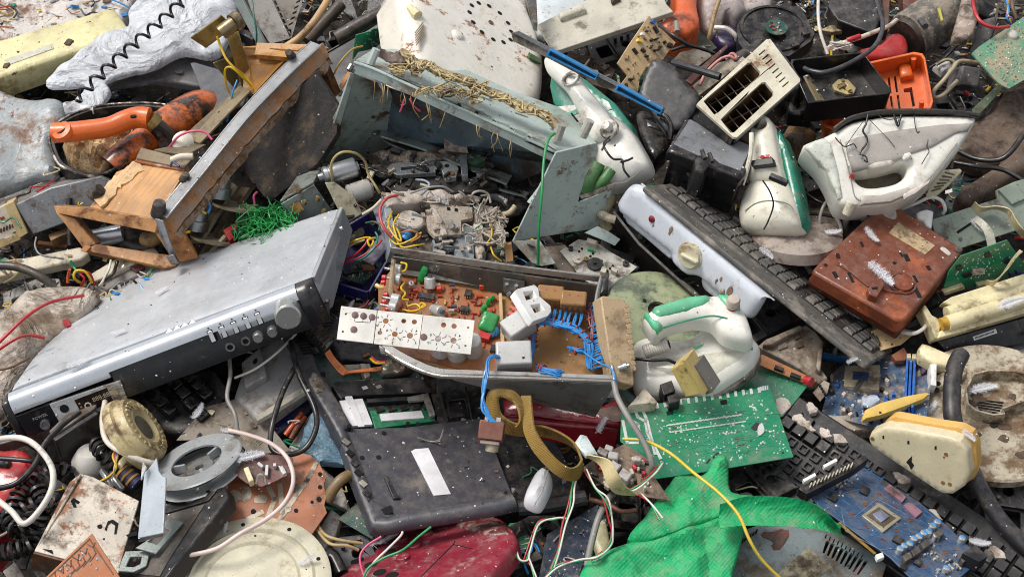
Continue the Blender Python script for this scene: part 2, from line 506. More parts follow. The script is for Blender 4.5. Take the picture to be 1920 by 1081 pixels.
PAPER=mat('e9e8e4',.7,dirt=.12,dcol='a9a196',speck=.05,bump=.05)
# the ground under the heap
def grid_ground():
 xs=np.concatenate([np.linspace(-5,-1.3,16)[:-1],np.linspace(-1.3,1.3,110),np.linspace(1.3,5,16)[1:]])
 ys=np.concatenate([np.linspace(-3,-1,12)[:-1],np.linspace(-1,1.3,100),np.linspace(1.3,6,18)[1:]])
 v=[];f=[]
 for y in ys:
  for x in xs:
   h=-.085+.035*nz(x,y,5,1.0)+.012*nz(x,y,30,4.0)
   v.append(tuple(Vector((x,0,0))+SLP*float(y)+NRM*h))
 n=len(xs)
 for j in range(len(ys)-1):
  for i in range(n-1):f.append((j*n+i,j*n+i+1,(j+1)*n+i+1,(j+1)*n+i))
 return B().raw(v,f)
g=obj('ground',grid_ground(),mat('1a1613',.95,dirt=.35,dcol='3a3028',speck=.4,bump=.8,var=.4))
g['kind']='structure';g['label']='dark trodden soil and crushed scrap under the heap'
# top left
F=flat(90,25,.0)
solo('foam_slab','dirty white foam slab with brown stains in the top left corner','foam',B().slab(F.P([(-60,-60),(250,-60),(232,30),(180,70),(60,110),(-60,120)]),-.05,0,.02,step=.012,zf=lambda x,y:.008*nz(x,y,14)),mat('d8d2cc',.8,dirt=.42,dcol='7a5a44',dscale=14,speck=0,bump=.5),F)
F=Fr((-30,150,.06),(232,62,.07),(-55,90,.06))
T=thing('plastic_cover','long pale yellow plastic cover lying against the white foam slab','cover',F)
YC=mat('d8cf9c',.45,dirt=.25,dcol='8a7240',dscale=15,speck=.05)
obj('body',B().slab(F.P([(-70,168),(232,64),(238,48),(212,12),(-70,94)]),-.05,0,.008,step=.012),YC,T)
obj('sticker',B().prism(F.P([(8,113),(98,83),(101,92),(20,121)]),.0004,.0012),mat('c9c6b4',.6,dirt=.4,dcol='9a927c',speck=0),T)
for a,b,c in((128,81,10),(12,124,9),(34,97,3),(26,138,5),(168,42,2)):
 obj('dirt_patch',B().slab(F.P(wob([(a+c*.9*math.cos(t),b-c*.45*math.sin(t)-c*.25*math.cos(t))for t in np.linspace(0,5.8,9)],2.4,a)),.0,.003,.003,step=.004),mat('5a4632',.9,dirt=.5,speck=0,bump=.6),T)
F=flat(260,90,.07)
def bagz(x,y):
 q=x*.83-y*.55;p=x*.55+y*.83
 return .006*nz(q*.2,p,26,2.0,2)+.012*nz(x,y,8,5,2)+.008*abs(nz(q*.2,p,14,9.0,2))
solo('plastic_bag','crumpled white plastic bag hanging over the pale yellow cover','plastic bag',B().slab(F.P([(83,147),(105,128),(150,98),(194,70),(239,47),(244,8),(313,-30),(446,-30),(442,25),(432,60),(416,94),(394,106),(347,98),(318,108),(291,123),(250,133),(200,149),(207,170),(178,197),(136,183),(155,158),(97,160)]),-.012,.004,.012,step=.0075,zf=bagz),mat('d3d6da',.3,dirt=.05,dcol='b0aca8',speck=.0,bump=.05,spec=.5,trans=.12,crease=.8,dust=0),F)
solo('foil_scrap','small torn scrap of white film between the coiled cord and the grey crumpled sheet','scrap',B().slab(flat(160,205,.07).P([(118,197),(140,192),(178,204),(176,212),(150,206),(122,215)]),-.003,.003,.003,step=.006,zf=lambda x,y:.01*nz(x,y,40)),mat('c9ccce',.4,dirt=.3,speck=0),flat(160,205,.07))
P=[W(140,189,.10),W(200,130,.115),W(265,72,.12),W(330,15,.13),W(400,-60,.13)]
b=B().tube([tuple(Vector(p)-P[0])for p in helix(P,0,.0085,13)],.0027,6,0)
o=obj('coiled_cord',b,WBLK,None,0,60);o.location=P[0]
tag(o,'black stretched coiled phone cord running over the white plastic bag','cord')
F=flat(50,255,.06)
solo('crumpled_sheet','dented pale blue grey metal sheet at the left edge beside the black pan','metal sheet',B().slab(F.P([(-40,165),(30,172),(70,181),(118,195),(123,240),(98,262),(108,322),(60,326),(-40,332)]),-.05,0,.02,step=.009,zf=lambda x,y:.016*nz(x,y,9,3,2)+.03*abs(nz(x,y,11,8,1))),mat('a5acae',.42,dirt=.42,dcol='7e6450',dscale=14,speck=.1,rust=.24,crease=.3),F)
F=flat(260,135,.03)
solo('curved_sheet','dull grey curved panel showing under the white plastic bag','panel',B().slab(F.P([(190,165),(230,138),(345,96),(420,90),(440,130),(400,165),(360,163),(290,152),(220,160)]),-.01,0,.006,step=.012,zf=lambda x,y:.01*nz(x,y,7)),mat('6d6e70',.5,dirt=.35,speck=.2),F)
F=flat(395,165,.075)
solo('slate_plate','dark slate coloured sheet standing behind the orange bottle','sheet',B().prism(F.P([(357,118),(365,117),(420,133),(470,160),(455,200),(396,218),(385,190)]),-.006,0),mat('54575c',.5,dirt=.3,speck=.4),F,.001)
F=flat(190,262,.075)
T=thing('pan','black oval pan holding a chunk of yellow foam','pan',F)
PO=[(92,258),(108,232),(140,213),(190,199),(262,194),(318,200),(330,222),(262,262),(236,292),(214,318),(172,331),(130,320),(106,302)]
cx,cy=200,256
PI_=[(cx+(a-cx)*.92,cy+(q-cy)*.92)for a,q in PO]
po,pi_=cr(F.P(PO),4,True),cr(F.P(PI_),4,True)
obj('wall',B().prism(po,-.055,0,[pi_]),BLK,T,.001)
obj('bottom',B().prism(pi_,-.055,-.045),BLK,T)
obj('rim',B().tube([(*p,.001)for p in cr(F.P(PO),4,True)],.0025,6,0,closed=True),mat('bab6ae',.4,.5,dirt=.6,dcol='2a2420',dscale=40,speck=0),T)
F=flat(180,285,.08)
solo('foam_chunk','crumbly yellow foam chunk lying in the black pan','foam',B().slab(F.P([(115,270),(145,245),(200,238),(240,240),(238,268),(212,300),(186,322),(160,315),(138,302)]),-.05,.012,.03,step=.004,zf=lambda x,y:.014*nz(x,y,45)+.007*nz(x,y,140,5)),mat('d9bd8e',.9,dirt=.5,dcol='8a5f35',dscale=30,speck=.2,scol='f4e6cf',bump=.9,var=.25),F)
O0=W(100,247,.135)
T=thing('hollow_grip','bright orange hollow plastic handle resting on the black pan','handle',flat(100,247,.135))
F=flat(100,247,.135)
OR=mat('e0681e',.4,dirt=.18,dcol='7a2d10',dscale=30,speck=.05,coat=.2)
obj('grip',B().tube([F.l(*q)for q in((101,249,.135),(125,248,.137),(165,244,.137),(205,238,.137),(235,226,.14),(258,220,.14),(280,222,.14))],lambda t:.0165+.004*max(0,t-.55),16,6,ry=.0155),OR,T)
e=Vector(F.l(116,245,.148))
M=Matrix.Translation(e)@Matrix.Rotation(R(-18),4,'Y')@Matrix.Rotation(R(8),4,'X')
obj('rim',B().lathe([(.0085,.0),(.0085,.0035),(.0165,.002),(.0175,-.006)],M,24),mat('e26a2a',.45,dirt=.15,dcol='8a3815',speck=0),T)
obj('bore',B().lathe([(.0001,.0018),(.0086,.0018),(.0086,.001)],M,20),HOLE,T)
q=Vector(F.l(250,217,.163))
obj('screw_hole',B().lathe([(.0001,.0),(.0052,.0),(.005,-.003)],Matrix.Translation(q)@Matrix.Rotation(R(-25),4,'X'),14),HOLE,T)
obj('ferrule',B().rod(F.l(281,222,.14),F.l(292,232,.13),.0155,16),BRASS,T)
F=flat(300,250,.08)
T=thing('burnt_bottle','scorched orange bottle lying behind the orange handle','bottle',F)
AMB=mat('dd6a18',.3,dirt=.55,dcol='1c0c07',dscale=16,speck=.12,coat=.5,var=.3)
obj('body',B().tube([F.l(*q)for q in((396,198,.05),(375,205,.06),(345,222,.07),(310,242,.075),(285,258,.075))],lambda t:.024+.012*math.sin(math.pi*min(1,t*.8+.1)),18,5),AMB,T)
obj('neck',B().tube([F.l(*q)for q in((275,262,.078),(255,278,.08),(228,298,.08),(212,314,.075))],.026,16,5),AMB,T)
obj('collar',B().tube([F.l(*q)for q in((272,222,.12),(298,232,.12),(318,250,.1),(322,268,.08),(300,272,.075))],.008,8,5,ry=.013),mat('4d463f',.7,dirt=.4,speck=.2),T)
F=flat(430,100,.15)
T=thing('lock_bracket','bent brass coloured lock bracket standing above the wooden cabinet','bracket',F)
obj('plate',B().poly3(F.L([(357,72,.19),(386,91,.17),(438,52,.2),(415,30,.23)]),.004),BRASS,T,.001)
obj('lip',B().poly3(F.L([(386,91,.17),(392,84,.15),(436,50,.18),(438,52,.2)]),.003),BRASS,T)
obj('lock',B().rod(F.l(414,62,.215),F.l(440,42,.225),.0125,14).rod(F.l(437,44,.225),F.l(448,36,.226),.016,16),mat('8a7a58',.4,.6,dirt=.5,speck=0),T)
obj('post',B().poly3(F.L([(424,66,.19),(446,58,.19),(478,172,.08),(458,182,.08)]),.004),BRASS,T,.001)
obj('foot_plate',B().poly3(F.L([(398,118,.12),(436,104,.12),(462,130,.09),(440,168,.08)]),.003),mat('6f6240',.4,.5,dirt=.4),T,.001)
wire('yellow twisted wires hanging from the brass lock bracket',[(407,68,.215),(414,88,.2),(424,110,.19),(440,128,.18),(458,142,.16),(480,171,.14)],.0022,WYEL)
wire('yellow wire looping off the brass lock bracket down into the cabinet',[(470,160,.15),(448,138,.18),(432,126,.19),(422,132,.18),(424,158,.15),(430,174,.12)],.002,WYEL)
wire('short blue lead inside the top of the wooden cabinet',[(445,150,.15),(436,175,.14),(433,200,.12),(426,228,.1)],.0016,WBLU)
F=Fr((470,85,.06),(546,76,.06),(440,-20,.1))
T=thing('vented_casing','grey beige casing with rows of vent slots above the lock bracket','casing',F)
GB=mat('9b9488',.5,dirt=.35,speck=.2)
hl=[]
for k in range(6):
 for(ax,ay,dx,dy)in((512,8+0,9,13),):
  x,y=513+k*5.2,2+k*11.5
  hl.append(F.P([(x,y),(x+3.5,y-1),(x+8,y+7),(x+4.5,y+8)]))
 x,y=556-k*3.6,3+k*10.5
 hl.append(F.P([(x,y),(x+8,y-4),(x+7,y+0),(x-1,y+4)]))
obj('face',B().prism(F.P([(496,-30),(576,-30),(546,74)]),-.004,0,hl),GB,T)
obj('side',B().poly3(F.L([(455,-30,.1),(496,-30,.1),(545,74,.06),(508,84,.05),(478,40,.07)]),.004),mat('77736d',.5,dirt=.3),T)
obj('back',B().prism(F.P([(496,-30),(576,-30),(546,74)]),-.03,-.025),HOLE,T)
obj('edge_strip',B().poly3(F.L([(428,-25,.1),(446,-25,.11),(502,82,.06),(488,88,.05)]),.006),mat('75807c',.45,dirt=.3),T,.001)
wire('green cord hanging down the side of the vented casing',[(472,-10,.14),(476,30,.13),(481,60,.11),(480,90,.08)],.0017,mat('2f6a58',.5,dirt=.2,speck=0))
wire('tan rubber hose beside the vented casing',[(626,-20,.12),(604,18,.12),(583,48,.11),(560,72,.09),(530,92,.08)],.0065,mat('c09a6c',.6,dirt=.3,speck=.05),'hose','hose',n=10)
wire('dark brown pipe half hidden behind the tan hose',[(640,8,.08),(610,40,.07),(575,78,.06)],.011,mat('40372e',.5,dirt=.4),'pipe','pipe',n=10)
F=Fr((612,92,.03),(700,55,.05),(600,5,.05))
T=thing('plastic_bracket','black plastic frame in the shade beyond the wooden cabinet','frame',F)
obj('rail',B().prism(F.P([(600,-30),(650,-30),(676,44),(668,52)]),-.03,0),BLKG,T,.002)
obj('rail',B().prism(F.P([(610,75),(650,64),(655,82),(618,98)]),-.03,.0,[F.P([(616,78),(645,69),(648,79),(622,91)])]),BLK,T,.001)
obj('plate',B().prism(F.P([(680,-30),(770,-30),(772,0),(676,48)]),-.05,-.02),BLKG,T,.002)
wire('thick black pipe lying along the dark grey panel',[(630,72,.1),(690,38,.115),(740,14,.12),(800,-18,.12)],.013,mat('26211f',.45,dirt=.45,dcol='584a40'),'pipe','pipe',n=12)
F=Fr((612,160,.03),(800,140,.03),(640,60,.08))
solo('metal_sheet','flat dark grey panel behind the teal chassis and the enamel housing','panel',B().prism(F.P([(600,108),(640,82),(772,8),(800,0),(830,150),(690,240),(590,260)]),-.012,0),mat('56575a',.45,dirt=.2,speck=.15,var=.06),F,.002)
wire('thin black cable along the top edge of the dark grey panel',[(604,104,.075),(660,72,.09),(720,36,.1),(775,6,.11)],.0024,WBLK,'cable')
F=Fr((660,108,.11),(705,95,.11),(670,66,.13))
T=thing('circuit_scrap','torn green circuit board scrap at the teal chassis corner','circuit board',F)
obj('board',B().prism(F.P([(668,66),(690,60),(700,55),(722,52),(716,80),(704,90),(690,94),(672,98),(662,112)]),-.002,0),PCBG,T)
b=B();rr=random.Random(3)
for k in range(22):
 x,y=F.p(rr.uniform(684,716),rr.uniform(58,86));b.cyl(x,y,0,.0012,.0014,6)
obj('solder_points',b,TIN,T)['kind']='stuff'
solo('card_scrap','orange brown torn card strip under the green circuit scrap','card',B().prism(flat(660,140,.1).P([(668,112),(684,108),(700,96),(708,98),(690,118),(672,128),(650,150),(640,168),(636,160),(655,130)]),-.003,0),mat('c07f45',.7,dirt=.35,speck=.1),flat(660,140,.1))
wire('thin yellow wire springing from the green circuit scrap',[(680,87,.13),(662,92,.14),(645,108,.14),(632,126,.13),(626,140,.12)],.0018,mat('a98a3c',.5,dirt=.2,speck=0))
F=Fr((805,120,.2),(950,185,.2),(790,0,.22))
T=thing('enamel_housing','rusty white enamel housing with a ring of round holes at the top','housing',F)
EN=mat('e9e3d6',.28,dirt=.2,dcol='b09058',dscale=12,speck=.0,rust=.27,rcol='b06a20',coat=.3,var=.05)
OUT=[(770,-80),(772,60),(780,105),(800,125),(850,152),(905,180),(955,206),(990,208),(1012,198),(1026,172),(1030,120),(1026,85),(1003,22),(965,-80)]
obj('shell',B().slab(F.P(OUT),-.09,0,.035,step=.008,pw=2.2,zf=lambda x,y:.0),EN,T)
b=B()
for hx,hy in((1505,22),(1458,38),(1443,85),(1468,152),(1527,218),(1603,268),(1672,287),(1720,270),(1703,157),(1647,90),(1575,42),(1725,215)):
 x,y=F.p(480+hx/3.604,hy/3.604)
 o=obj('vent_hole',B().cyl(x,y,-.004,.0006,.0048,14),HOLE,T)
x,y=F.p(920,43);obj('screw',B().cyl(x,y,0,.002,.005,14),mat('7a5a40',.6,.4,dirt=.4,speck=0),T)
x,y=F.p(858,66);obj('stud',B().slab(circ(x,y,.013,20),-.005,.006,.009,step=.004),EN,T)
for k in range(6):
 x0,y0=777+k*.4,62+k*4.6
 obj('louvre',B().poly3([F.p3(x0,y0,.001),F.p3(x0+14,y0-18,.001),F.p3(x0+15,y0-16,.001),F.p3(x0+1,y0+2,.001)],.004),mat('8a7c62',.5,dirt=.3,speck=0),T)
obj('flange',B().tube([F.p3(*q,-.05)for q in((774,40),(782,108),(800,130),(850,158),(905,186),(955,212),(992,214),(1016,202))],.006,8,5),EN,T)
obj('spout',B().rod(F.l(768,14,.2),F.l(778,24,.2),.006,10).rod(F.l(776,22,.2),F.l(784,30,.2),.009,10),CREAM,T)
obj('label',B().poly3([F.p3(990,101,.002),F.p3(1009,112,.002),F.p3(1012,122,.002),F.p3(991,111,.002)],.004),mat('39632f',.5,dirt=.3,dcol='7a5a20'),T)
F=Fr((1040,97,.1),(1263,22,.1),(1008,46,.1))
T=thing('beige_sheet','long flat beige metal panel with a raised clip at the top','panel',F)
obj('sheet',B().prism(F.P([(1040,97),(1263,22),(1250,8),(1236,-30),(1120,-10),(1008,46)]),-.012,0),mat('bdb8a8',.5,dirt=.25,speck=.1),T,.0015)
obj('clip',B().slab(F.P([(1046,32),(1090,15),(1100,25),(1052,42)]),0,.012,.005,step=.005),mat('c6c1b0',.5,dirt=.35),T)
obj('hinge',B().slab(F.P([(1145,5),(1160,-2),(1164,3),(1148,11)]),0,.01,.004,step=.005),mat('77604a',.6,dirt=.5),T)
F=flat(1060,15,.06)
solo('pale_lid','pale blue white lid showing behind the beige panel','lid',B().slab(F.P([(1008,50),(1004,-40),(1160,-40),(1130,8),(1060,42)]),-.03,.0,.02,step=.01),mat('c7ced0',.4,dirt=.3),F)
F=flat(985,0,.16)
solo('grey_strut','dark grey metal strut beside the enamel housing','strut',B().prism(F.P([(978,-40),(1004,-40),(1008,44),(1000,40)]),-.02,0),DSTEEL,F,.001)
F=flat(1280,35,.09)
T=thing('orange_casing','faded orange plastic casing behind the beige panel','casing',F)
obj('body',B().slab(F.P([(1262,-40),(1306,-40),(1306,10),(1312,46),(1295,64),(1272,68),(1240,58),(1236,45),(1266,20)]),-.05,.01,.015,step=.007),mat('d8622f',.45,dirt=.3,dcol='3a2018',dscale=16,speck=.05),T)
obj('hook',B().rod(F.l(1268,42,.11),F.l(1270,60,.11),.005,8),mat('8d8378',.5,dirt=.2),T)
F=Fr((962,78,.27),(1240,218,.22),(970,60,.275),flex=.03)
T=thing('socket_card','narrow board with two long blue sockets leaning on the enamel housing','circuit board',F)
obj('board',B().prism(F.P([(958,62),(972,60),(1247,203),(1240,217),(1200,197),(1100,148),(1020,106),(962,78)]),-.006,0),mat('8f877a',.6,dirt=.5,dcol='4a4038',speck=.5,bump=.6),T,.001)
BLS=mat('1c80bd',.4,dirt=.15,dcol='5a4a40',dscale=50,speck=.05)
for(a,c)in(((1024,104),(1117,151)),((1152,170),(1239,215))):
 d=Vector((c[0]-a[0],c[1]-a[1]))
 Q=[a,c,(c[0]+4,c[1]-11),(a[0]+7,a[1]-12)]
 inn=[(a[0]+5,a[1]-.5),(c[0]-2,c[1]-3.5),(c[0]+1,c[1]-8),(a[0]+9,a[1]-8)]
 s_=obj('socket',B().prism(F.P(Q,.01),.0,.012,[F.P(inn,.01)]),BLS,T,.0006)
 obj('socket_floor',B().prism(F.P(inn,.006),.002,.005),mat('145a86',.5,dirt=.3,speck=0),s_)
 for k in range(26):
  t=(k+.5)/26;px,py=inn[0][0]+(inn[1][0]-inn[0][0])*t,inn[0][1]+(inn[1][1]-inn[0][1])*t
  x,y=F.p(px+2,py-2.3,.007)
  obj('pin',B().box(x-.0006,y-.0012,.004,x+.0006,y+.0012,.0085),mat('0f4060',.5,dirt=0,speck=0,bump=0),s_)
obj('steel_edge',B().prism(F.P([(966,62),(972,58),(1248,201),(1245,206)]),.0,.004),STEEL,T)
F=Fr((1158,119,.13),(1208,169,.12),(1217,30,.15))
T=thing('cream_circuit_board','broken cream circuit board set with small dark parts','circuit board',F)
obj('board',B().prism(F.P([(1158,119),(1180,84),(1217,30),(1240,55),(1267,80),(1254,96),(1243,112),(1215,120),(1200,145),(1196,172),(1182,171),(1165,158),(1177,142)]),-.003,0),PCBT,T)
rr=random.Random(11)
for hx,hy,a,w_,h_ in((965,205,45,55,18),(875,235,0,25,20),(968,268,-30,30,14),(990,330,-50,45,12),(935,320,-60,28,10),(880,345,30,38,16),(935,275,20,18,18),(1060,310,10,34,30),(945,150,30,26,30),(1025,290,45,22,14),(855,280,0,40,20),(905,385,0,16,14),(960,345,0,20,12),(795,540,0,30,12),(765,580,80,30,12),(825,350,40,50,16),(905,215,0,16,10)):
 x,y=F.p(960+hx/3.604,hy/3.604)
 m_=CHIP if(hx,hy)not in((875,235),(945,150),(855,280))else(mat('e2e0d8',.4,speck=0),mat('2f5aa0',.4,speck=0),mat('e0c24a',.5,speck=0))[((875,235),(945,150),(855,280)).index((hx,hy))]
 obj('component',B().ob((x,y,.003),(w_/3.6*.00086,h_/3.6*.00086,.007),-a+30),m_,T,.0004)
b=B()
for k in range(60):
 px,py=rr.uniform(1170,1255),rr.uniform(45,150)
 if inside(np.array([(px,py)]),[(1162,119),(1217,36),(1260,80),(1215,116),(1195,160)])[0]:
  x,y=F.p(px,py);b.ob((x,y,.0012),(rr.uniform(.002,.006),.0014,.0024),rr.uniform(0,180))
obj('leads',b,mat('6d5c40',.5,dirt=.2,speck=0),T)['kind']='stuff'
F=Fr((1200,185,.14),(1300,212,.14),(1224,112,.15))
T=thing('black_flap','matt black plastic flap with a rounded arm beside the cream circuit board','flap',F)
MBL=mat('27282b',.5,dirt=.15,dcol='55504b',speck=.15,bump=.1)
obj('plate',B().slab(F.P([(1222,112),(1230,108),(1268,122),(1278,142),(1313,180),(1308,200),(1300,214),(1275,243),(1250,250),(1196,178),(1200,165),(1210,135)]),-.015,0,.006,step=.008),MBL,T)
obj('arm',B().tube([F.l(*q)for q in((1262,118,.16),(1285,124,.17),(1318,134,.18),(1350,144,.185))],.0065,10,5),MBL,T)
F=flat(1225,255,.1)
T=thing('black_mechanism','glossy black curved mechanism below the matt black flap','mechanism',F)
obj('body',B().slab(F.P([(1192,205),(1240,212),(1256,235),(1260,262),(1240,285),(1225,295),(1205,262)]),-.04,.0,.012,step=.008),BLKG,T)
obj('hoop',B().tube([F.l(*q)for q in((1235,213,.14),(1250,222,.14),(1258,240,.135),(1256,262,.125))],.005,8,5),BLKG,T)
obj('slot',B().slab(F.P([(1210,225),(1235,236),(1238,246),(1214,238)]),0,.004,.003,step=.004),mat('3c3c3e',.3,dirt=.2),T)
# wooden cabinet
F=Fr((297,412,.15),(372,484,.07),(600,90,.17))
T=thing('wooden_cabinet','broken wooden radio cabinet with an open end frame and two small speakers','cabinet',F)
def p3(b,pts,th):return b.poly3(F.L(pts),th)
obj('top_board',p3(B(),[(168,388,.09),(293,410,.145),(352,312,.15),(256,308,.11),(218,322,.1),(206,340,.1)],.012),mat('c69561',.5,dirt=.22,dcol='d9d2c4',dscale=16,speck=.25,streak=.55,var=.2),T,.0008)
b=B();rr=random.Random(5)
pts=[]
for t in np.linspace(0,1,16):pts.append((172+84*t+rr.uniform(-3,3),378-68*t+rr.uniform(-4,2)-8,.1+.012*t))
pts2=[(a+14+rr.uniform(0,8),q+14+rr.uniform(-3,5),h+.006)for a,q,h in pts]
obj('torn_edge',B().strip(F.L(pts),F.L(pts2),.004,0),mat('d8b384',.8,dirt=.3,dcol='9a7346',speck=.2,streak=.5,bump=.6),T)
EW=mat('bd8a57',.55,dirt=.4,dcol='6b4022',dscale=26,speck=.3,streak=.35,var=.2)
obj('frame_rail',p3(B(),[(100,386,.09),(108,400,.09),(295,437,.11),(297,411,.145),(170,391,.1)],.03),EW,T,.0015)
obj('frame_rail',p3(B(),[(100,386,.09),(157,468,.05),(180,457,.055),(141,409,.08),(108,399,.09)],.025),EW,T,.0015)
obj('frame_rail',p3(B(),[(157,469,.05),(313,502,.05),(330,497,.05),(322,478,.06),(180,457,.055)],.03),EW,T,.0015)
obj('frame_rail',p3(B(),[(297,411,.145),(290,436,.12),(318,478,.07),(330,492,.06),(342,480,.07)],.02),EW,T,.0015)
obj('corner_post',p3(B(),[(309,420,.14),(335,492,.06),(373,484,.06),(341,430,.12)],.02),mat('b87a42',.6,dirt=.4,dcol='7c4e2a',speck=.35,streak=.3),T,.0015)
A=[(303,409,.152),(380,316,.16),(455,226,.168),(530,150,.172),(602,82,.172)]
Bq=[(330,432,.135),(405,340,.142),(478,252,.15),(552,172,.155),(614,108,.155)]
rr=random.Random(8)
a2=cr(A,10);b2=[(x+rr.uniform(-1.5,1.5),y+rr.uniform(-2.5,2.5),h)for x,y,h in cr(Bq,10)]
obj('plank',B().strip(F.L(a2),F.L(b2),.014,0,cols=1),mat('a5703f',.65,dirt=.5,dcol='9a8471',dscale=26,speck=.35,streak=.4,var=.25),T)
c2=[(x+8+rr.uniform(-1,3),y+9+rr.uniform(-1,3),h-.012)for x,y,h in b2]
obj('chewed_edge',B().strip(F.L(b2),F.L(c2),.008,0),mat('9c8570',.9,dirt=.5,dcol='6a4a30',dscale=40,speck=.5,bump=1,var=.3),T)
A=[(294,400,.16),(372,306,.168),(446,215,.175),(520,136,.179),(584,79,.179)]
Bq=[(311,408,.166),(390,312,.173),(464,221,.18),(538,144,.184),(600,85,.184)]
obj('metal_strip',B().strip(F.L(A),F.L(Bq),.003,5),mat('a5a6a6',.5,.45,dirt=.3,dcol='6a5a4c',speck=.3),T,.0004)
obj('strip_edge',B().tube(F.L([(x-.5,y-.5,h+.001)for x,y,h in A]),.0017,6,5),STEEL,T)
obj('strip_edge',B().tube(F.L([(x+.5,y+.5,h+.001)for x,y,h in Bq]),.0017,6,5),STEEL,T)
obj('metal_strip',p3(B(),[(292,407,.164),(307,413,.164),(318,446,.125),(336,490,.07),(322,484,.075),(302,440,.13)],.003),mat('8f9092',.45,.55,dirt=.3,speck=.2),T,.0005)
obj('strip_foot',p3(B(),[(315,481,.085),(330,477,.09),(339,493,.08),(325,497,.08)],.012),DSTEEL,T,.001)
obj('end_board',p3(B(),[(452,88,.13),(478,86,.14),(564,93,.165),(580,84,.165),(602,86,.165),(590,98,.16),(470,104,.13)],.014),mat('b98a55',.7,dirt=.35,dcol='7d5a38',speck=.2,streak=.4),T,.001)
obj('end_board',p3(B(),[(600,96,.15),(612,106,.15),(640,172,.09),(630,182,.08),(606,170,.08)],.016),DWOOD,T,.001)
obj('inner_board',p3(B(),[(466,106,.125),(562,96,.15),(482,184,.14),(462,178,.1)],.01),mat('a9742f',.5,dirt=.25,dcol='6a4320',speck=.1,streak=.5),T)
obj('inner_board',p3(B(),[(486,88,.145),(600,92,.17),(575,118,.168),(482,110,.14)],.01),mat('b5813f',.55,dirt=.3,dcol='6a4320',speck=.1,streak=.5),T)
RUB=mat('2b2623',.7,dirt=.4,dcol='6b5d50',speck=.1)
for q,e in(((174,366,.10),(188,354,.115)),((297,402,.16),(299,380,.185)),((344,338,.165),(349,326,.178)),((547,106,.18),(541,98,.2))):
 obj('rubber_foot',B().rod(F.l(*q),F.l(*e),.0125 if e[0]<340 else .008,14,r2=.0095 if e[0]<340 else .006),RUB,T,.001)
CONE=mat('8d8168',.7,dirt=.35,dcol='5a4a3a',speck=.2)
def spk(cx,cy,h,s_):
 f=flat(cx,cy,h,20,(-35,25));MM=F.I@f.M
 o_=obj('speaker',B().lathe([(.001,.02),(.018,.02),(.0195,.017),(.0195,.006),(.023,.004),(.024,-.012),(.001,-.012)],MM@Matrix.Scale(s_,4),26),mat('8a8c8c',.35,.7,dirt=.3,speck=.1),T)
 obj('cone',B().lathe([(.001,.0),(.028,.0),(.034,.003),(.034,-.001),(.001,-.003)],MM@Matrix.Translation((.03,-.012,-.022))@Matrix.Scale(s_*1.1,4),28),CONE,o_)
spk(366,416,.075,.95);spk(408,355,.085,1.0)
obj('speaker_board',p3(B(),[(356,452,.045),(375,452,.06),(441,346,.07),(432,340,.06)],.006),mat('8a7f63',.6,dirt=.3),T)
obj('speaker_board',p3(B(),[(372,478,.03),(386,478,.04),(468,352,.05),(452,350,.04)],.008),mat('6f6144',.6,dirt=.4),T)
obj('rail',p3(B(),[(386,476,.05),(394,477,.05),(458,404,.06),(446,390,.06),(452,402,.055)],.006),mat('bdb39a',.55,dirt=.4),T,.001)
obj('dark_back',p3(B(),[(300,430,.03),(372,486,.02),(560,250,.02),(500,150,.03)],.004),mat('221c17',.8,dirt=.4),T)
for lab,pts,m_ in(('yellow lead behind the nearer small speaker of the cabinet',[(346,425,.11),(352,404,.12),(372,393,.12),(386,400,.11)],WYEL),('blue lead between the two small speakers of the cabinet',[(386,372,.11),(394,386,.115),(390,400,.11)],WBLU),('pink wire stub at the chewed plank of the cabinet',[(478,385,.06),(476,368,.07),(482,360,.07)],WPNK),('curled yellow lead at the foot of the cabinet post',[(345,425,.1),(346,436,.1),(356,434,.105)],WYEL)):
 wire(lab,pts,.0021,m_)
obj('circuit_strip',p3(B(),[(252,302,.116),(345,320,.152),(350,309,.15),(262,290,.115)],.004),mat('8f4f30',.5,dirt=.3,dcol='c9bba4',speck=.8),T)
obj('fold_plate',p3(B(),[(255,296,.12),(345,314,.155),(358,300,.15),(264,276,.12)],.004),mat('86775f',.5,dirt=.3,speck=.2),T,.001)
obj('fold_plate',p3(B(),[(288,280,.13),(350,290,.155),(386,270,.15),(350,268,.13)],.004),mat('75674e',.5,dirt=.3,speck=.2),T,.001)
obj('fold_plate',p3(B(),[(356,262,.13),(374,268,.15),(470,168,.15),(448,160,.12)],.004),mat('8a7a5a',.45,dirt=.3,speck=.15),T,.001)
obj('fold_plate',p3(B(),[(320,276,.1),(356,268,.12),(450,160,.12),(430,185,.08)],.004),mat('695b40',.5,dirt=.4,speck=.1),T)
F2=flat(346,268,.13)
solo('bulb','cream coloured bulb lying inside the top of the wooden cabinet','bulb',B().lathe([(.001,.022),(.01,.02),(.018,.012),(.02,0),(.014,-.012),(.006,-.02)],Matrix.Rotation(R(40),4,'X'),20),mat('e3ddca',.35,dirt=.1,speck=0),F2)
wire('cream sleeve wire across the circuit strip of the cabinet',[(322,300,.165),(338,294,.17),(362,293,.17)],.0055,mat('d9cdb5',.5,dirt=.15,speck=0),n=9)
wire('pink wire arching above the bulb in the cabinet',[(318,275,.13),(335,256,.16),(360,246,.17),(384,248,.17),(398,262,.165)],.002,WPNK)
wire('dark blue wire below the cream sleeve wire',[(320,312,.155),(324,304,.165),(336,312,.165)],.002,mat('25407a',.4,speck=0))
F=Fr((505,378,.05),(632,250,.1),(440,290,.09))
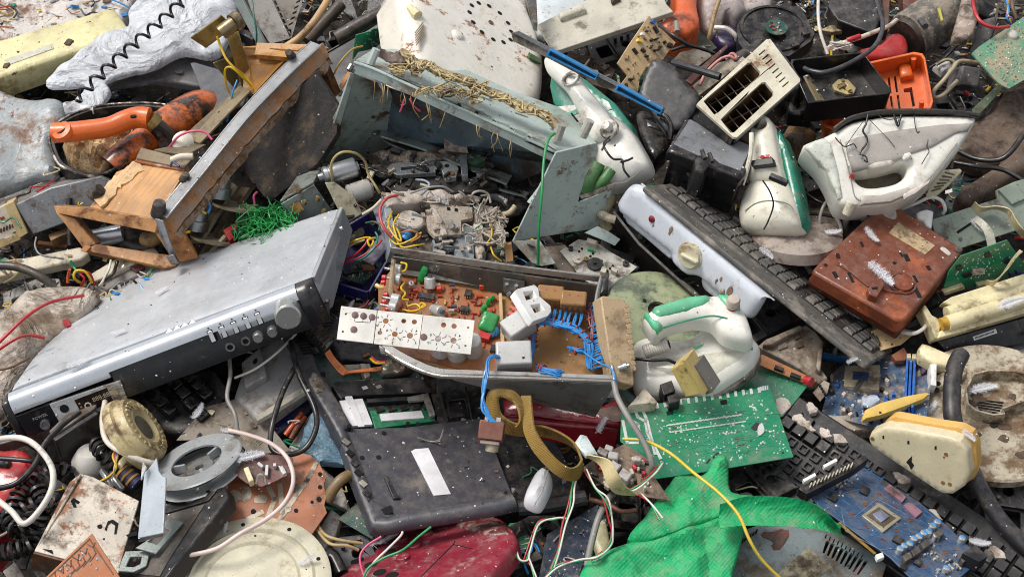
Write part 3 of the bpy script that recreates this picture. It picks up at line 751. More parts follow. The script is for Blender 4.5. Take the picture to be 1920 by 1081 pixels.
solo('burnt_board','charred black board leaning against the wooden cabinet','board',B().slab(F.P([(437,292),(470,262),(590,132),(604,150),(634,196),(632,250),(596,306),(505,380),(492,366),(468,338)]),-.014,0,.004,step=.009),mat('1b1816',.8,dirt=.3,dust=.08,dcol='5f5042',dscale=24,speck=.6,scol='b9a489',bump=1,var=.4),F)
# silver receiver
F=Fr((18,735,.11),(583,520,.15),(121,574,.06))
T=thing('silver_receiver','large silver disc receiver with a black front lying across the heap','receiver',F)
SIL=mat('c3c7cb',.36,.15,dirt=.18,dcol='77736e',dscale=9,speck=.3,bump=.05,var=.07)
SILF=mat('c3c7cc',.27,.55,dirt=.12,dcol='88837c',dscale=14,speck=.15,bump=.02,var=.04)
top=F.P([(20,728),(60,672),(170,546),(186,536),(260,512),(330,490),(636,388),(583,519)])
obj('lid',B().slab(top,-.03,0,.004,step=.012),SIL,T)
obj('side_panel',B().poly3([F.p3(583,519),F.p3(636,388),F.l(655,432,.11),F.l(618,575,.1),F.l(600,590,.1)],.006),mat('abafb3',.4,.12,dirt=.22,dcol='6f6b66',speck=.25,var=.06),T,.0012)
for q in((642,428,.145),(605,526,.145),(614,562,.13)):
 f=Vector(F.l(*q));obj('screw',B().lathe([(.0002,.003),(.004,.002),(.0055,-.002)],Matrix.Translation(f)@Matrix.Rotation(R(70),4,'Y'),12),STEEL,T)
def nose(x0,x1,prof):
 return B().loft([[(x,y,z)for y,z in prof]for x in(x0,x1)])
x_=lambda px,py:F.p(px,py)[0]
lx=F.lx
up=[(.0,-.0005),(-.008,-.002),(-.014,-.006),(-.018,-.012)]
lo_full=[(-.02,-.02),(-.0205,-.026),(-.0205,-.031)]
lo_cut=[(-.0195,-.018)]
back=[(-.004,-.036),(-.004,-.006)]
xa,xb=x_(190,690),x_(398,606)
obj('front_trim',nose(-.002,xa,up+lo_full[:2]+[(-.006,-.03),(-.004,-.006)]),SILF,T)
obj('front_trim',nose(xa,xb,up+lo_cut+[(-.006,-.018),(-.004,-.006)]),SILF,T)
obj('front_trim',nose(xb,lx-.06,up+lo_full+[(-.004,-.031),(-.004,-.006)]),SILF,T)
obj('front_trim',nose(lx-.06,lx-.022,up+lo_cut+[(-.006,-.018),(-.004,-.006)]),SILF,T)
FB=mat('1b1c1f',.35,dirt=.15,dcol='6f6a64',speck=.35,bump=.05)
obj('fascia',nose(xa,lx-.002,[(-.012,-.018),(-.0175,-.036),(-.019,-.066),(-.004,-.068),(-.004,-.018)]),FB,T,.001)
obj('end_cap',B().loft([[(x,y*s_,z)for y,z in((.0,.001),(-.012,-.002),(-.022,-.012),(-.026,-.03),(-.024,-.066),(.0,-.068))]for x,s_ in((lx-.026,1),(lx-.01,1),(lx+.002,.5))]),FB,T,.002)
obj('end_cap',B().loft([[(x,y,z)for y,z in((.002,-.004),(-.014,-.008),(-.02,-.03),(-.02,-.068),(.0,-.07))]for x in(-.016,-.0025)]),FB,T,.004)
obj('fascia',nose(-.0025,.05,[(-.012,-.03),(-.0185,-.031),(-.019,-.068),(-.004,-.068),(-.004,-.03)]),FB,T,.001)
obj('bottom',B().box(0,0,-.074,lx,.1,-.069),DGREY,T)
MF=Matrix.Translation((0,-.0185,-.05))@Matrix.Rotation(R(90),4,'X')
obj('display_bezel',B().prism([(.05,-.019),(xa+.006,-.019),(xa+.01,.014),(xa-.02,.016),(.05,.019)],-.002,.003).raw([],[]),LGREY,T).matrix_local=MF
o_=obj('display',B().box(.085,-.012,.001,xa-.012,.012,.0042),mat('241719',.2,dirt=.2,dcol='6a5a50',speck=.2),T);o_.matrix_local=MF
DIG=mat('a9a07c',.5,dirt=.2,speck=0,bump=0)
text('888:88:88',T,DIG,(.106+xa)/2+.001,.002,.0044,.0098,0,MF)
x0=.095
o_=obj('disc_symbol',B().lathe([(.0032,0),(.0052,0),(.0052,.0005),(.0032,.0005)],Matrix.Translation((x0+.004,-.003,.0044)),12,True),mat('d8cfc2',.5,speck=0),T);o_.matrix_local=MF
for q in range(3):
 o_=obj('display_mark',B().box(.088,-.009+q*.006,.0042,.0905,-.0065+q*.006,.0046),DIG,T);o_.matrix_local=MF
o_=obj('lock_hole',B().cyl(.066,.005,.002,.0036,.0065,16),HOLE,T);o_.matrix_local=MF
text('POWER',T,mat('9a9a98',.5,speck=0),.028,.005,.0003,.0065,0,MF)
o_=obj('power_button',B().cyl(.030,-.008,.0,.005,.0075,18,hole=.0045).cyl(.030,-.008,0,.004,.0045,14),STEEL,T);o_.matrix_local=MF
o_=obj('foil_flap',B().prism([(xa-.012,-.016),(xa+.008,-.012),(xa+.004,.004),(xa-.004,.012),(xa-.012,.006)],.003,.0045),mat('b3b0ab',.4,.3,dirt=.4),T);o_.matrix_local=MF
FX=lambda px,py:F.p(px,py-10,-.03)[0]
for px,py in((422,640),(451,631)):
 o_=obj('socket',B().lathe([(.0045,-.001),(.0045,.003),(.0068,.003),(.0072,-.001)],Matrix.Translation((FX(px,py),.002,0)),18,True),STEEL,T);o_.matrix_local=MF
 o_=obj('socket_hole',B().cyl(FX(px,py),.002,-.001,.0012,.0046,14),HOLE,T);o_.matrix_local=MF
for px,py in((475,624),(502,613)):
 o_=obj('small_knob',B().lathe([(.0001,.012),(.0065,.012),(.0078,.009),(.0082,-.001)],Matrix.Translation((FX(px,py),.003,0)),20),STEEL,T);o_.matrix_local=MF
kx=FX(541,586)
o_=obj('volume_knob',B().lathe([(.0001,.024),(.0165,.024),(.019,.022),(.0205,.0),(.0205,-.008)],Matrix.Translation((kx,.022,0)),36),mat('bfc0bd',.28,.7,dirt=.2,dcol='8a8478',speck=.1),T,.0006);o_.matrix_local=MF
for k,(px,py)in enumerate(((402,612),(424,602),(446,593),(468,585),(490,577))):
 x=FX(px,py+28)
 f=Matrix.Translation((x,-.0196,-.0225))@Matrix.Rotation(R(80),4,'X')
 o_=obj('button',B().prism(rrect(-.0034,-.0085,.0034,.0085,.001),-.001,.0016),mat('d2d4d4',.2,.8,dirt=.1,speck=0),T,.0006);o_.matrix_local=f
 o_=obj('button_gap',B().prism(rrect(-.0044,-.0098,.0044,.0098,.001),-.004,.0006),HOLE,T);o_.matrix_local=f
 o_=obj('button_mark',B().box(-.001,.012,0,.001,.014,.0009),INK,T);o_.matrix_local=f
# left middle
F=Fr((60,440,.02),(215,372,.05),(26,378,.05))
T=thing('instrument_case','long grey metal case with a wooden end at the left edge','case',F)
obj('case',B().prism(F.P([(28,384),(95,352),(190,330),(218,345),(226,372),(150,408),(62,440)]),-.03,0),mat('8d9092',.5,.2,dirt=.4,dcol='5f5248',dscale=14,speck=.35),T,.002)
obj('wood_end',B().prism(F.P([(8,384),(26,376),(53,436),(36,446)]),-.035,.004),mat('c9b07e',.6,dirt=.25,dcol='8a6a40',speck=.1,streak=.3),T,.001)
obj('wood_end',B().prism(F.P([(-30,460),(36,436),(40,448),(-30,478)]),-.03,.003),mat('c4a977',.6,dirt=.3,dcol='8a6a40',speck=.1,streak=.3),T,.001)
obj('dial_plate',B().prism(F.P([(-30,405),(8,386),(32,438),(-30,460)]),-.03,.0),mat('cfc3ac',.5,dirt=.3,speck=.1),T)
for k in range(5):
 obj('dial_mark',B().prism(F.P(circ(2+k*5.5,432-k*2.4,2.2,8,5)),0,.001),mat('4a2c28',.5,speck=0),T)
for k in range(3):
 obj('dial_mark',B().prism(F.P(circ(-2+k*4,412-k*2,2.4,6,3)),0,.001),mat('b0392c',.5,speck=0),T)
obj('top_edge',B().poly3(F.L([(-20,400,.045),(28,382,.052),(95,350,.056),(195,326,.056),(185,318,.05),(90,338,.045),(-20,380,.03)]),.004),mat('4d4a47',.5,dirt=.5,dcol='8a8078',speck=.4),T)
F=flat(70,490,.02)
solo('light_strip','long cream plastic strip below the instrument case','strip',B().prism(F.P([(-20,495),(60,480),(150,462),(168,474),(150,486),(60,506),(-20,522)]),-.02,0),mat('c9c0aa',.5,dirt=.3,speck=.15),F,.003)
F=flat(230,510,.03)
T=thing('power_strip','grey power strip with a dark red switch under the end frame of the cabinet','power strip',F)
obj('body',B().prism(F.P([(172,530),(190,545),(262,510),(340,490),(330,478),(260,486),(212,505)]),-.03,-.005),mat('7c7772',.5,dirt=.4,speck=.3),T,.002)
obj('cover',B().prism(F.P([(166,520),(178,532),(240,502),(300,478),(290,466),(215,490)]),-.01,.005),mat('c0b8a2',.5,dirt=.35,speck=.15),T,.002)
obj('switch',B().prism(F.P([(243,502),(258,496),(272,502),(256,510)]),-.005,.002),mat('4a1622',.3,dirt=.2,speck=.1),T,.001)
F=flat(190,440,.01)
solo('chrome_tube','shiny silver tube lying inside the open frame of the cabinet','tube',B().rod(F.l(160,452,.02),F.l(232,436,.03),.016,18),mat('c8cdd2',.25,.6,dirt=.1,speck=0),F)
wire('wooden dowel end poking out under the cabinet',[(272,448,.045),(283,450,.05),(298,442,.05)],.012,mat('a98a58',.6,dirt=.3,streak=.3),'dowel','dowel',n=14)
F=flat(230,450,.02)
solo('black_hood','black plastic hood in the shade inside the cabinet frame','hood',B().slab(F.P([(200,424),(290,438),(312,478),(240,470),(215,450)]),-.03,.01,.015,step=.01),BLK,F)
F=flat(100,450,.0)
solo('wood_chip','short broken wood block under the instrument case','wood',B().prism(F.P([(93,447),(130,432),(134,442),(98,458)]),-.015,.01),mat('9a7448',.7,dirt=.4,streak=.4),F,.001)
wire('flat dark steel band curving at the left edge above the plastic bag',[(-20,497,.06),(30,500,.065),(70,515,.065),(104,538,.05)],.007,mat('4a4744',.45,.4,dirt=.4),'band','band',n=8)
wire('black post standing beside the chrome tube',[(130,372,.06),(130,395,.05),(132,460,.02)],.005,WBLK,'rod','rod')
for lab,pts,m_,r_ in(('yellow loop of wire below the cabinet frame',[(160,535,.03),(140,522,.05),(142,508,.06),(158,508,.06),(168,520,.05),(172,530,.04)],WYEL,.0022),('red wire tangled with the yellow loop',[(150,540,.03),(158,522,.05),(150,512,.055),(168,512,.05),(178,535,.03)],WRED,.002),('orange wire end at the left of the yellow loop',[(127,530,.03),(128,515,.04),(131,505,.05)],WORG,.0024),('green wire end above the yellow loop',[(132,488,.06),(138,500,.05),(144,508,.05)],WGRN,.002),('pale thin cable down the front of the power strip',[(208,488,.05),(204,505,.05),(192,528,.04),(186,535,.03)],WW,.002),('black cable over the power strip',[(220,490,.04),(212,512,.05),(196,525,.04)],WBLK,.003),('thin grey cable arching left of the chrome tube',[(68,445,.04),(66,462,.05),(78,478,.05),(120,485,.04)],WGRY,.0016)):
 wire(lab,pts,r_,m_)
F=flat(80,630,.05)
def bz(x,y):return .02*nz(x,y,10,2,2)+.010*abs(nz(x,y,20,7,2))
solo('dirty_bag','dirty translucent plastic bag behind the silver receiver at the left edge','plastic bag',B().slab(F.P([(-30,600),(10,575),(40,550),(70,540),(120,531),(175,538),(180,560),(130,610),(90,660),(55,700),(10,760),(-30,770)]),-.05,.015,.03,step=.0085,zf=bz),mat('bdb1a2',.4,dirt=.5,dcol='7d6a55',dscale=10,speck=.0,bump=.15,spec=.5,crease=.9),F)
wire('red wire arching over the dirty plastic bag',[(-20,660,.09),(10,630,.1),(50,593,.105),(95,566,.1),(158,553,.09)],.0026,WRED)
wire('second red wire low on the dirty plastic bag',[(-20,668,.09),(20,640,.1),(50,628,.1),(84,633,.09)],.0026,WRED)
wire('brown wire low on the dirty plastic bag near the receiver',[(-20,696,.09),(20,688,.1),(56,670,.1)],.002,mat('5a3a2a',.6,speck=0))
# teal steel chassis
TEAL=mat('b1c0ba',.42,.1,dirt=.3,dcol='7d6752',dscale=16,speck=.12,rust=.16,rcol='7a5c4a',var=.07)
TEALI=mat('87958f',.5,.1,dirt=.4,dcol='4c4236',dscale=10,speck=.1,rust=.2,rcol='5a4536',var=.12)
F=Fr((690,118,.235),(1062,282,.2),(740,88,.2))
T=thing('steel_chassis','open pale teal steel chassis with a slotted top and bent rusty edges','chassis',F)
def px3(pts,th=.003):return B().poly3(F.L(pts),th)
TF=Fr((668,112,.25),(1045,284,.205),(742,84,.215))
MT=F.I@TF.M
sl_=[]
for k in range(9):
 t=k/8
 cx,cy=745+265*t,138+122*t
 for dx,dy in((0,0),)+(((34,-16),)if k%2==0 else()):
  a,q=cx+dx,cy+dy
  sl_.append(TF.P([(a-13,q-4),(a+12,q+5),(a+14,q+9),(a-11,q)]))
o_=obj('slotted_top',B().prism(TF.P([(668,112),(1045,284),(1118,268),(1060,205),(960,170),(850,120),(742,92),(700,92)]),-.003,0,sl_),TEAL,T);o_.matrix_local=MT
o_=obj('slot_floor',B().prism(TF.P([(690,117),(1045,278),(1100,262),(940,170),(760,100)]),-.012,-.009),HOLE,T);o_.matrix_local=MT
A=[(664,116,.252),(700,128,.249),(760,155,.243),(840,192,.233),(930,232,.222),(1045,286,.207)]
Bq=[(662,137,.236),(700,147,.232),(760,174,.226),(840,211,.216),(930,251,.205),(1040,304,.19)]
obj('front_lip',B().strip(F.L(A),F.L(Bq),.004,6),TEAL,T,.0005)
obj('lip_rim',B().tube(F.L([(x,y+1,h+.0005)for x,y,h in A]),.0026,8,6),TEAL,T)
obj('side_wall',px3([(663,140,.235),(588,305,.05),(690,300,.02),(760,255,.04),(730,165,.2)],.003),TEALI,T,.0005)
obj('side_edge',px3([(666,138,.238),(657,140,.242),(626,233,.14),(638,236,.132)],.004),TEAL,T,.0006)
obj('side_edge',px3([(576,296,.06),(600,293,.06),(604,302,.055),(588,308,.05)],.004),TEAL,T,.0006)
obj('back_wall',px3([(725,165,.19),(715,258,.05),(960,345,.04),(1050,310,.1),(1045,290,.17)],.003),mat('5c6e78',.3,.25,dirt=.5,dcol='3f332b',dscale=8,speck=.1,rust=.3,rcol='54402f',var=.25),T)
obj('inner_ledge',B().strip(F.L([(711,243,.075),(800,268,.075),(880,300,.07),(960,330,.065)]),F.L([(714,256,.09),(800,283,.09),(880,318,.085),(950,346,.08)]),.003,5),mat('8b9690',.4,.3,dirt=.45,dcol='4c3d30',speck=.1),T)
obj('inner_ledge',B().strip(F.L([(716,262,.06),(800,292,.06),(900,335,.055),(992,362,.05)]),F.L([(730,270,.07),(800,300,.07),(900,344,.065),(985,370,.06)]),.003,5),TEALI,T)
obj('wall_block',px3([(832,248,.1),(872,250,.1),(880,290,.08),(836,286,.08)],.02),mat('5c4a40',.7,dirt=.5,dcol='a9a097',speck=.2),T,.001)
for q in((700,210,.13),(703,250,.09),(835,208,.14)):
 obj('screw_head',B().lathe([(.0001,.003),(.004,.002),(.005,0)],Matrix.Translation(Vector(F.l(*q))),10),DSTEEL,T)
SF=Fr((962,452,.115),(1121,428,.105),(1043,286,.208),.03)
obj('side_panel',B().prism(SF.P([(1043,286),(1119,268),(1122,284),(1098,330),(1083,381),(1119,366),(1152,345),(1121,428),(1040,440),(962,453),(998,378)]),-.0035,0),TEAL,T,.0006).matrix_local=F.I@SF.M
obj('torn_lip',B().strip(F.L([(1086,366,.15),(1105,362,.155),(1118,356,.16),(1134,350,.16),(1152,344,.152)]),F.L([(1090,372,.15),(1106,370,.152),(1120,364,.154),(1134,358,.155),(1150,348,.15)]),.003,4),mat('a59a90',.5,dirt=.5,speck=.1),T)
obj('bent_flange',px3([(1052,287,.206),(1044,304,.195),(988,378,.155),(1000,386,.155),(1050,310,.192)],.003),TEAL,T)
obj('foot',B().strip(F.L([(1120,424,.107),(1140,434,.1),(1162,448,.085)]),F.L([(1096,436,.105),(1126,448,.095),(1152,460,.08)]),.0035,4),TEAL,T)
obj('foot',px3([(960,452,.115),(1010,448,.112),(1042,494,.085),(1015,499,.085),(996,492,.09)],.0035),TEAL,T,.0006)
x=Vector(F.l(996,461,.112));obj('foot_hole',B().lathe([(.0001,0),(.007,0),(.007,-.001)],Matrix.Translation(x+Vector((0,0,.001)))@Matrix.Rotation(R(-20),4,'X'),14),HOLE,T)
obj('corner_tab',B().rod(F.l(694,120,.25),F.l(706,92,.27),.007,8),mat('a9b5ae',.5,dirt=.3),T)
obj('corner_tab',B().rod(F.l(1042,262,.215),F.l(1052,234,.235),.0085,10),mat('a8a49a',.6,dirt=.4),T)
obj('corner_tab',B().rod(F.l(1092,256,.21),F.l(1106,226,.235),.0075,10),mat('b0aca2',.6,dirt=.4),T)
obj('hinge_pin',B().rod(F.l(652,130,.25),F.l(664,134,.245),.0035,8).rod(F.l(654,132,.252),F.l(660,122,.256),.005,8),DSTEEL,T)
GR=mat('4d7a48',.5,dirt=.35,dcol='2d3a26',speck=.1)
wire('green painted tube in the window of the teal chassis side',[(1122,306,.165),(1108,335,.15),(1098,358,.13)],.012,GR,'tube','tube',n=10)
wire('second shorter green tube in the window of the teal chassis side',[(1146,318,.16),(1130,340,.15),(1112,356,.13)],.009,GR,'tube','tube',n=10)
wire('green wire hanging straight down over the teal chassis',[(1040,250,.235),(1028,262,.24),(1020,300,.235),(1016,360,.22),(1010,430,.18),(1009,497,.13)],.0024,mat('1f8a4a',.4,dirt=.1,speck=0,bump=0))
HB=mat('a8946a',.7,dirt=.4,dcol='5c4a34',dscale=60,speck=.1,bump=.8)
rr=random.Random(21)
T=thing('wire_harness','matted tan wire harness lying along the slotted top of the teal chassis','wire harness',flat(850,150,.24))
FH=flat(850,150,.24)
main=[(752,98,.255),(780,118,.255),(800,122,.255),(830,138,.252),(870,150,.25),(905,168,.247),(945,182,.242),(975,200,.238),(1005,208,.235),(1030,222,.23),(1046,240,.225)]
obj('main_bundle',B().tube(FH.L(main),.0075,9,7),HB,T)
ms=cr(main,6)
b=B()
for k in range(150):
 i=rr.randrange(len(ms)-9);j=i+rr.randrange(4,9)
 P=[(ms[q][0]+rr.uniform(-9,9),ms[q][1]+rr.uniform(-9,9),ms[q][2]+rr.uniform(-.004,.012))for q in range(i,j,2)]
 if len(P)>1:b.tube(FH.L(P),.0014,4,4)
obj('loose_strands',b,mat('b9a87c',.7,dirt=.35,dcol='5c4a34',speck=0),T)['kind']='stuff'
for(a,q)in(((735,130),(790,130)),((788,168),(850,168)),((865,168),(905,182))):
 b=B()
 for k in range(26):
  cx,cy=rr.uniform(a[0],q[0]),rr.uniform(a[1]-8,q[1]+8)
  b.tube(FH.L([(cx+rr.uniform(-16,16),cy+rr.uniform(-8,8),.25+rr.uniform(-.004,.012))for _ in range(4)]),.0013,4,4)
 obj('strand_clump',b,mat('b09c6e',.7,dirt=.4,speck=0),T)['kind']='stuff'
for q in(60,12,24,36,46):
 if q<len(ms):obj('tie',B().tube(FH.L([(ms[q][0]-4,ms[q][1]+7,ms[q][2]),(ms[q][0]+2,ms[q][1],ms[q][2]+.01),(ms[q][0]+8,ms[q][1]-6,ms[q][2])]),.0022,5,4),mat('c9bd94',.6,speck=0),T)
solo('rag_scrap','brown shrivelled foil scrap on the near corner of the teal chassis','scrap',B().slab(flat(735,105,.25).P([(702,98),(722,96),(745,104),(780,112),(790,120),(760,124),(738,120),(728,112)]),-.006,.006,.006,step=.005,zf=lambda x,y:.012*nz(x,y,50)),mat('6a5850',.5,dirt=.4,speck=.1),flat(735,105,.25))
b=B();FT=flat(760,190,.2)
for k in range(20):
 x0=rr.choice([695,722,760,775,800,830,900,930,960])+rr.uniform(-8,8);y0=150+(x0-690)*.43-4
 b.tube(FT.L([(x0,y0,.235),(x0+rr.uniform(-5,5),y0+rr.uniform(12,22),.225),(x0+rr.uniform(-12,12),y0+rr.uniform(20,40),.2)]),.0008,4,4)
o=obj('wire_ends',b,WBEI,None,0,60);o.matrix_world=FT.M;tag(o,'frayed tan wire ends dangling under the front lip of the teal chassis','wires',None,'stuff')
for k,(x0,y0)in enumerate(((768,185),(758,186))):
 wire(('pink wire end curling right under the chassis lip','pink wire end curling left under the chassis lip')[k],[(x0,y0,.22),(x0+(8,-4)[k],y0+14,.21),(x0+(20,-8)[k],y0+24,.2)],.0016,WPNK)
# under the chassis
F=flat(800,315,.08)
T=thing('tape_deck','dusty black tape deck mechanism under the teal chassis','tape mechanism',F)
obj('body',B().prism(F.P([(690,305),(745,288),(860,292),(925,310),(935,345),(880,352),(740,358),(720,340),(735,318)]),-.05,-.01),BLK,T,.002)
obj('top_rail',B().prism(F.P([(675,312),(700,306),(735,322),(735,330),(712,332)]),-.02,.0),BLKG,T,.001)
rr=random.Random(77)
for k in range(55):obj('small_part',B().ob((*F.p(rr.uniform(690,925),rr.uniform(286,348)),rr.uniform(-.012,.012)),(rr.uniform(.004,.024),rr.uniform(.002,.009),rr.uniform(.003,.012)),rr.choice([-20,70,10,45])),rr.choice([BLK,BLKG,DSTEEL,mat('4a423b',.8,dirt=.5,speck=.6),STEEL,BEIGE]),T,.0005)
for k in range(4):
 obj('piano_key',B().ob((*F.p(684+k*13,310+k*5),-.002),(.018,.007,.008),-20),BLKG,T,.001)
obj('head_block',B().slab(F.P([(690,290),(740,282),(800,288),(860,282),(915,292),(900,305),(830,300),(760,308),(720,300)]),-.02,.006,.006,step=.006,zf=lambda x,y:.008*nz(x,y,60)),mat('4a423b',.8,dirt=.5,dcol='9a8c7c',dscale=60,speck=.6,bump=1),T)
obj('silver_plate',B().prism(F.P([(728,312),(740,308),(815,305),(817,326),(745,331),(728,322)]),-.006,.004,[F.P([(752,316),(800,312),(801,318),(753,322)])]),STEEL,T,.0006)
obj('silver_plate',B().prism(F.P([(818,306),(850,304),(860,318),(855,335),(835,338),(828,322)]),-.006,.004),mat('a5aaa8',.4,.4,dirt=.3),T,.0006)
obj('clip',B().prism(F.P([(862,300),(876,298),(878,338),(866,338)]),-.004,.012),STEEL,T,.0006)
x,y=F.p(838,314);obj('hole',B().cyl(x,y,.003,.0046,.004,10),HOLE,T)
x,y=F.p(848,330);obj('screw',B().cyl(x,y,.003,.008,.004,10),mat('9a5a3c',.5,.3,speck=0),T)
obj('green_can',B().rod(F.l(895,318,.06),F.l(892,296,.085),.017,16),mat('2c5a44',.5,dirt=.35,dcol='8a7a60',speck=.2),T)
F=flat(900,370,.05)
solo('black_hood','large black plastic hood behind the dusty white tape mechanism','hood',B().slab(F.P([(760,345),(880,335),(960,345),(995,375),(985,400),(945,410),(930,380),(760,370)]),-.04,.01,.015,step=.01),BLKG,F)
wire('thin black cable under the open side of the teal chassis',[(876,338,.07),(910,332,.08),(940,340,.075),(952,352,.07)],.004,WBLK,'cable','cable')
F=flat(640,320,.1)
def can(name,lab,A_,B_,r,m_,cat='motor',extra=None):
 f=flat(*A_);a=Vector(f.l(*A_));b_=Vector(f.l(*B_));d=(b_-a);L_=d.length
 M_=Matrix.Translation(a)@d.to_track_quat('Z','Y').to_matrix().to_4x4()
 T=thing(name,lab,cat,f)
 obj('can',B().lathe([(.001,0),(r*.8,0),(r,.003),(r,L_*.16),(r*.93,L_*.18),(r*.93,L_*.22),(r,L_*.24),(r,L_*.93),(r*.9,L_),(r*.5,L_+.001),(r*.45,L_+.004),(.001,L_+.004)],M_,26),m_,T)
 obj('end_collar',B().lathe([(.001,-.008),(r*.55,-.008),(r*.6,0),(.001,0)],M_,18),DSTEEL,T)
 return T,M_,L_
can('metal_can','dented silver metal can lying above the grey power box',(606,332,.09),(668,312,.095),.0165,mat('b5b8ba',.3,.7,dirt=.25,speck=.1))
can('plastic_can','translucent white plastic canister beside the silver metal can',(652,366,.075),(694,352,.075),.0165,mat('b9b6b0',.4,dirt=.3,speck=.1))
wire('cream wire arching over the silver metal can',[(623,340,.1),(622,305,.14),(640,286,.16),(668,288,.15),(685,304,.12),(690,325,.1),(705,350,.09),(712,362,.08)],.0022,mat('b9a66f',.5,dirt=.2,speck=0))
F=Fr((547,416,.06),(621,393,.07),(526,381,.09))
T=thing('power_box','grey galvanised steel power box with an orange label below the burnt board','box',F)
GAL=mat('7d8884',.45,.35,dirt=.4,dcol='5a5248',dscale=20,speck=.2)
obj('front',B().poly3(F.L([(547,418,.05),(526,381,.09),(588,345,.1),(622,393,.06),(600,414,.05)]),.004),GAL,T,.001)
obj('top',B().poly3(F.L([(526,380,.091),(578,306,.07),(604,318,.08),(589,344,.101)]),.004),mat('8e9590',.45,.3,dirt=.4,speck=.2),T,.001)
obj('label',B().poly3(F.L([(543,388,.087),(560,378,.09),(570,392,.079),(553,402,.074)]),.002),mat('b07c3e',.6,dirt=.3,speck=.1),T)
obj('label_sheet',B().poly3(F.L([(543.2,388,.0885),(560,378,.0915),(570,392,.0805),(553,402,.0755)]),.001),mat('b07c3e',.6,dirt=.3,speck=.1),T)
for q in((571,379,.094),(596,372,.09),(560,357,.1),(608,396,.075)):
 obj('bolt',B().lathe([(.0001,.004),(.0035,.004),(.005,.0)],Matrix.Translation(Vector(F.l(*q)))@Matrix.Rotation(R(-20),4,'X'),10),BRASS,T)
F=flat(640,380,.08)
T=thing('bent_flap','olive beige bent metal flap beside the grey power box','metal flap',F)
obj('sheet',B().poly3(F.L([(609,342,.11),(627,341,.11),(664,368,.1),(680,400,.075),(653,418,.07),(640,405,.08)]),.004),mat('98937a',.45,.1,dirt=.3,speck=.15),T,.001)
x=Vector(F.l(655,403,.081));obj('hole',B().lathe([(.0001,0),(.008,0),(.008,-.002)],Matrix.Translation(x)@Matrix.Rotation(R(-15),4,'X'),14),HOLE,T)
for q in((640,392,.09),(666,384,.093)):
 obj('hole',B().lathe([(.0001,0),(.003,0),(.003,-.002)],Matrix.Translation(Vector(F.l(*q))),10),HOLE,T)
wire('cream rod leaning between the bent flap and the tape mechanism',[(680,402,.09),(700,390,.1),(716,374,.11)],.003,mat('d0c8b2',.5,dirt=.2,speck=0),'rod','rod')
b=B();FN=flat(490,415,.06);rr=random.Random(4)
for k in range(90):
 cx,cy=rr.uniform(455,540),rr.uniform(395,445)
 if cx>515:cy-=12
 b.tube(FN.L([(cx+rr.uniform(-24,24),cy+rr.uniform(-20,20),.05+rr.uniform(0,.05))for _ in range(5)]),.0008,4,5)
o=obj('netting',b,mat('1f8f45',.5,dirt=.1,speck=0,bump=0),None,0,60);o.matrix_world=FN.M
tag(o,'tangled bright green plastic netting between the cabinet and the receiver','netting')
F=flat(435,440,.05)
T=thing('red_connector','broken red plastic connector block behind the silver receiver','connector',F)
obj('block',B().prism(F.P([(420,440),(440,428),(452,444),(432,460)]),-.01,.012),mat('b8261f',.4,dirt=.2,speck=.1),T,.001)
obj('terminal',B().ob((*F.p(444,446),.012),(.012,.008,.01),30),CHIP,T)
F=Fr((633,540,.06),(690,560,.055),(655,425,.05))
T=thing('navy_box','open navy blue plastic box with a small board and loose wires','box',F)
NV=mat('23225c',.35,dirt=.25,dcol='5a5560',speck=.2,coat=.2)
obj('tray',B().prism(F.P([(634,530),(690,552),(722,492),(730,460),(716,382),(652,420)]),-.03,-.02),NV,T,.001)
obj('wall',B().poly3(F.L([(632,528,.07),(690,545,.068),(688,560,.05),(634,546,.05)]),.004),NV,T,.001)
obj('wall',B().poly3(F.L([(690,545,.068),(722,489,.075),(723,500,.06),(689,560,.05)]),.004),NV,T,.001)
obj('wall',B().poly3(F.L([(650,420,.075),(690,398,.08),(694,412,.06),(656,436,.06)]),.004),NV,T,.001)
obj('cover',B().poly3(F.L([(700,395,.085),(716,382,.085),(729,466,.08),(700,500,.075),(676,488,.07),(716,440,.075)]),.004),mat('55506a',.5,dirt=.3,speck=.2),T,.001)
obj('board',B().prism(F.P([(640,518),(682,530),(718,492),(672,488)],.0),-.006,-.003),PCBD,T)
for q,w_,m_ in(((690,503),(.022,.011,.006),mat('7a4f35',.5,dirt=.3,speck=0)),((678,500),(.014,.012,.005),CHIP),((664,508),(.016,.008,.004),CHIP),((650,512),(.012,.006,.005),CHIP),((700,496),(.008,.005,.004),CHIP)):
 obj('chip',B().ob((*F.p(*q),0),w_,25),m_,T,.0005)
b=B()
for k in range(60):
 t=rr.random();u_=rr.random()
 x,y=F.p(645+40*t+28*u_,517+10*t-22*u_);b.cyl(x,y,-.003,-.001,.0011,5)
obj('solder_points',b,TIN,T)['kind']='stuff'
obj('speaker',B().lathe([(.001,.006),(.012,.006),(.016,.0),(.017,-.012),(.001,-.012)],Matrix.Translation((*F.p(668,436),.0)),22),mat('7d7a66',.5,.2,dirt=.4),T)
obj('black_block',B().ob((*F.p(676,416),.008),(.02,.014,.014),25),CHIP,T,.001)
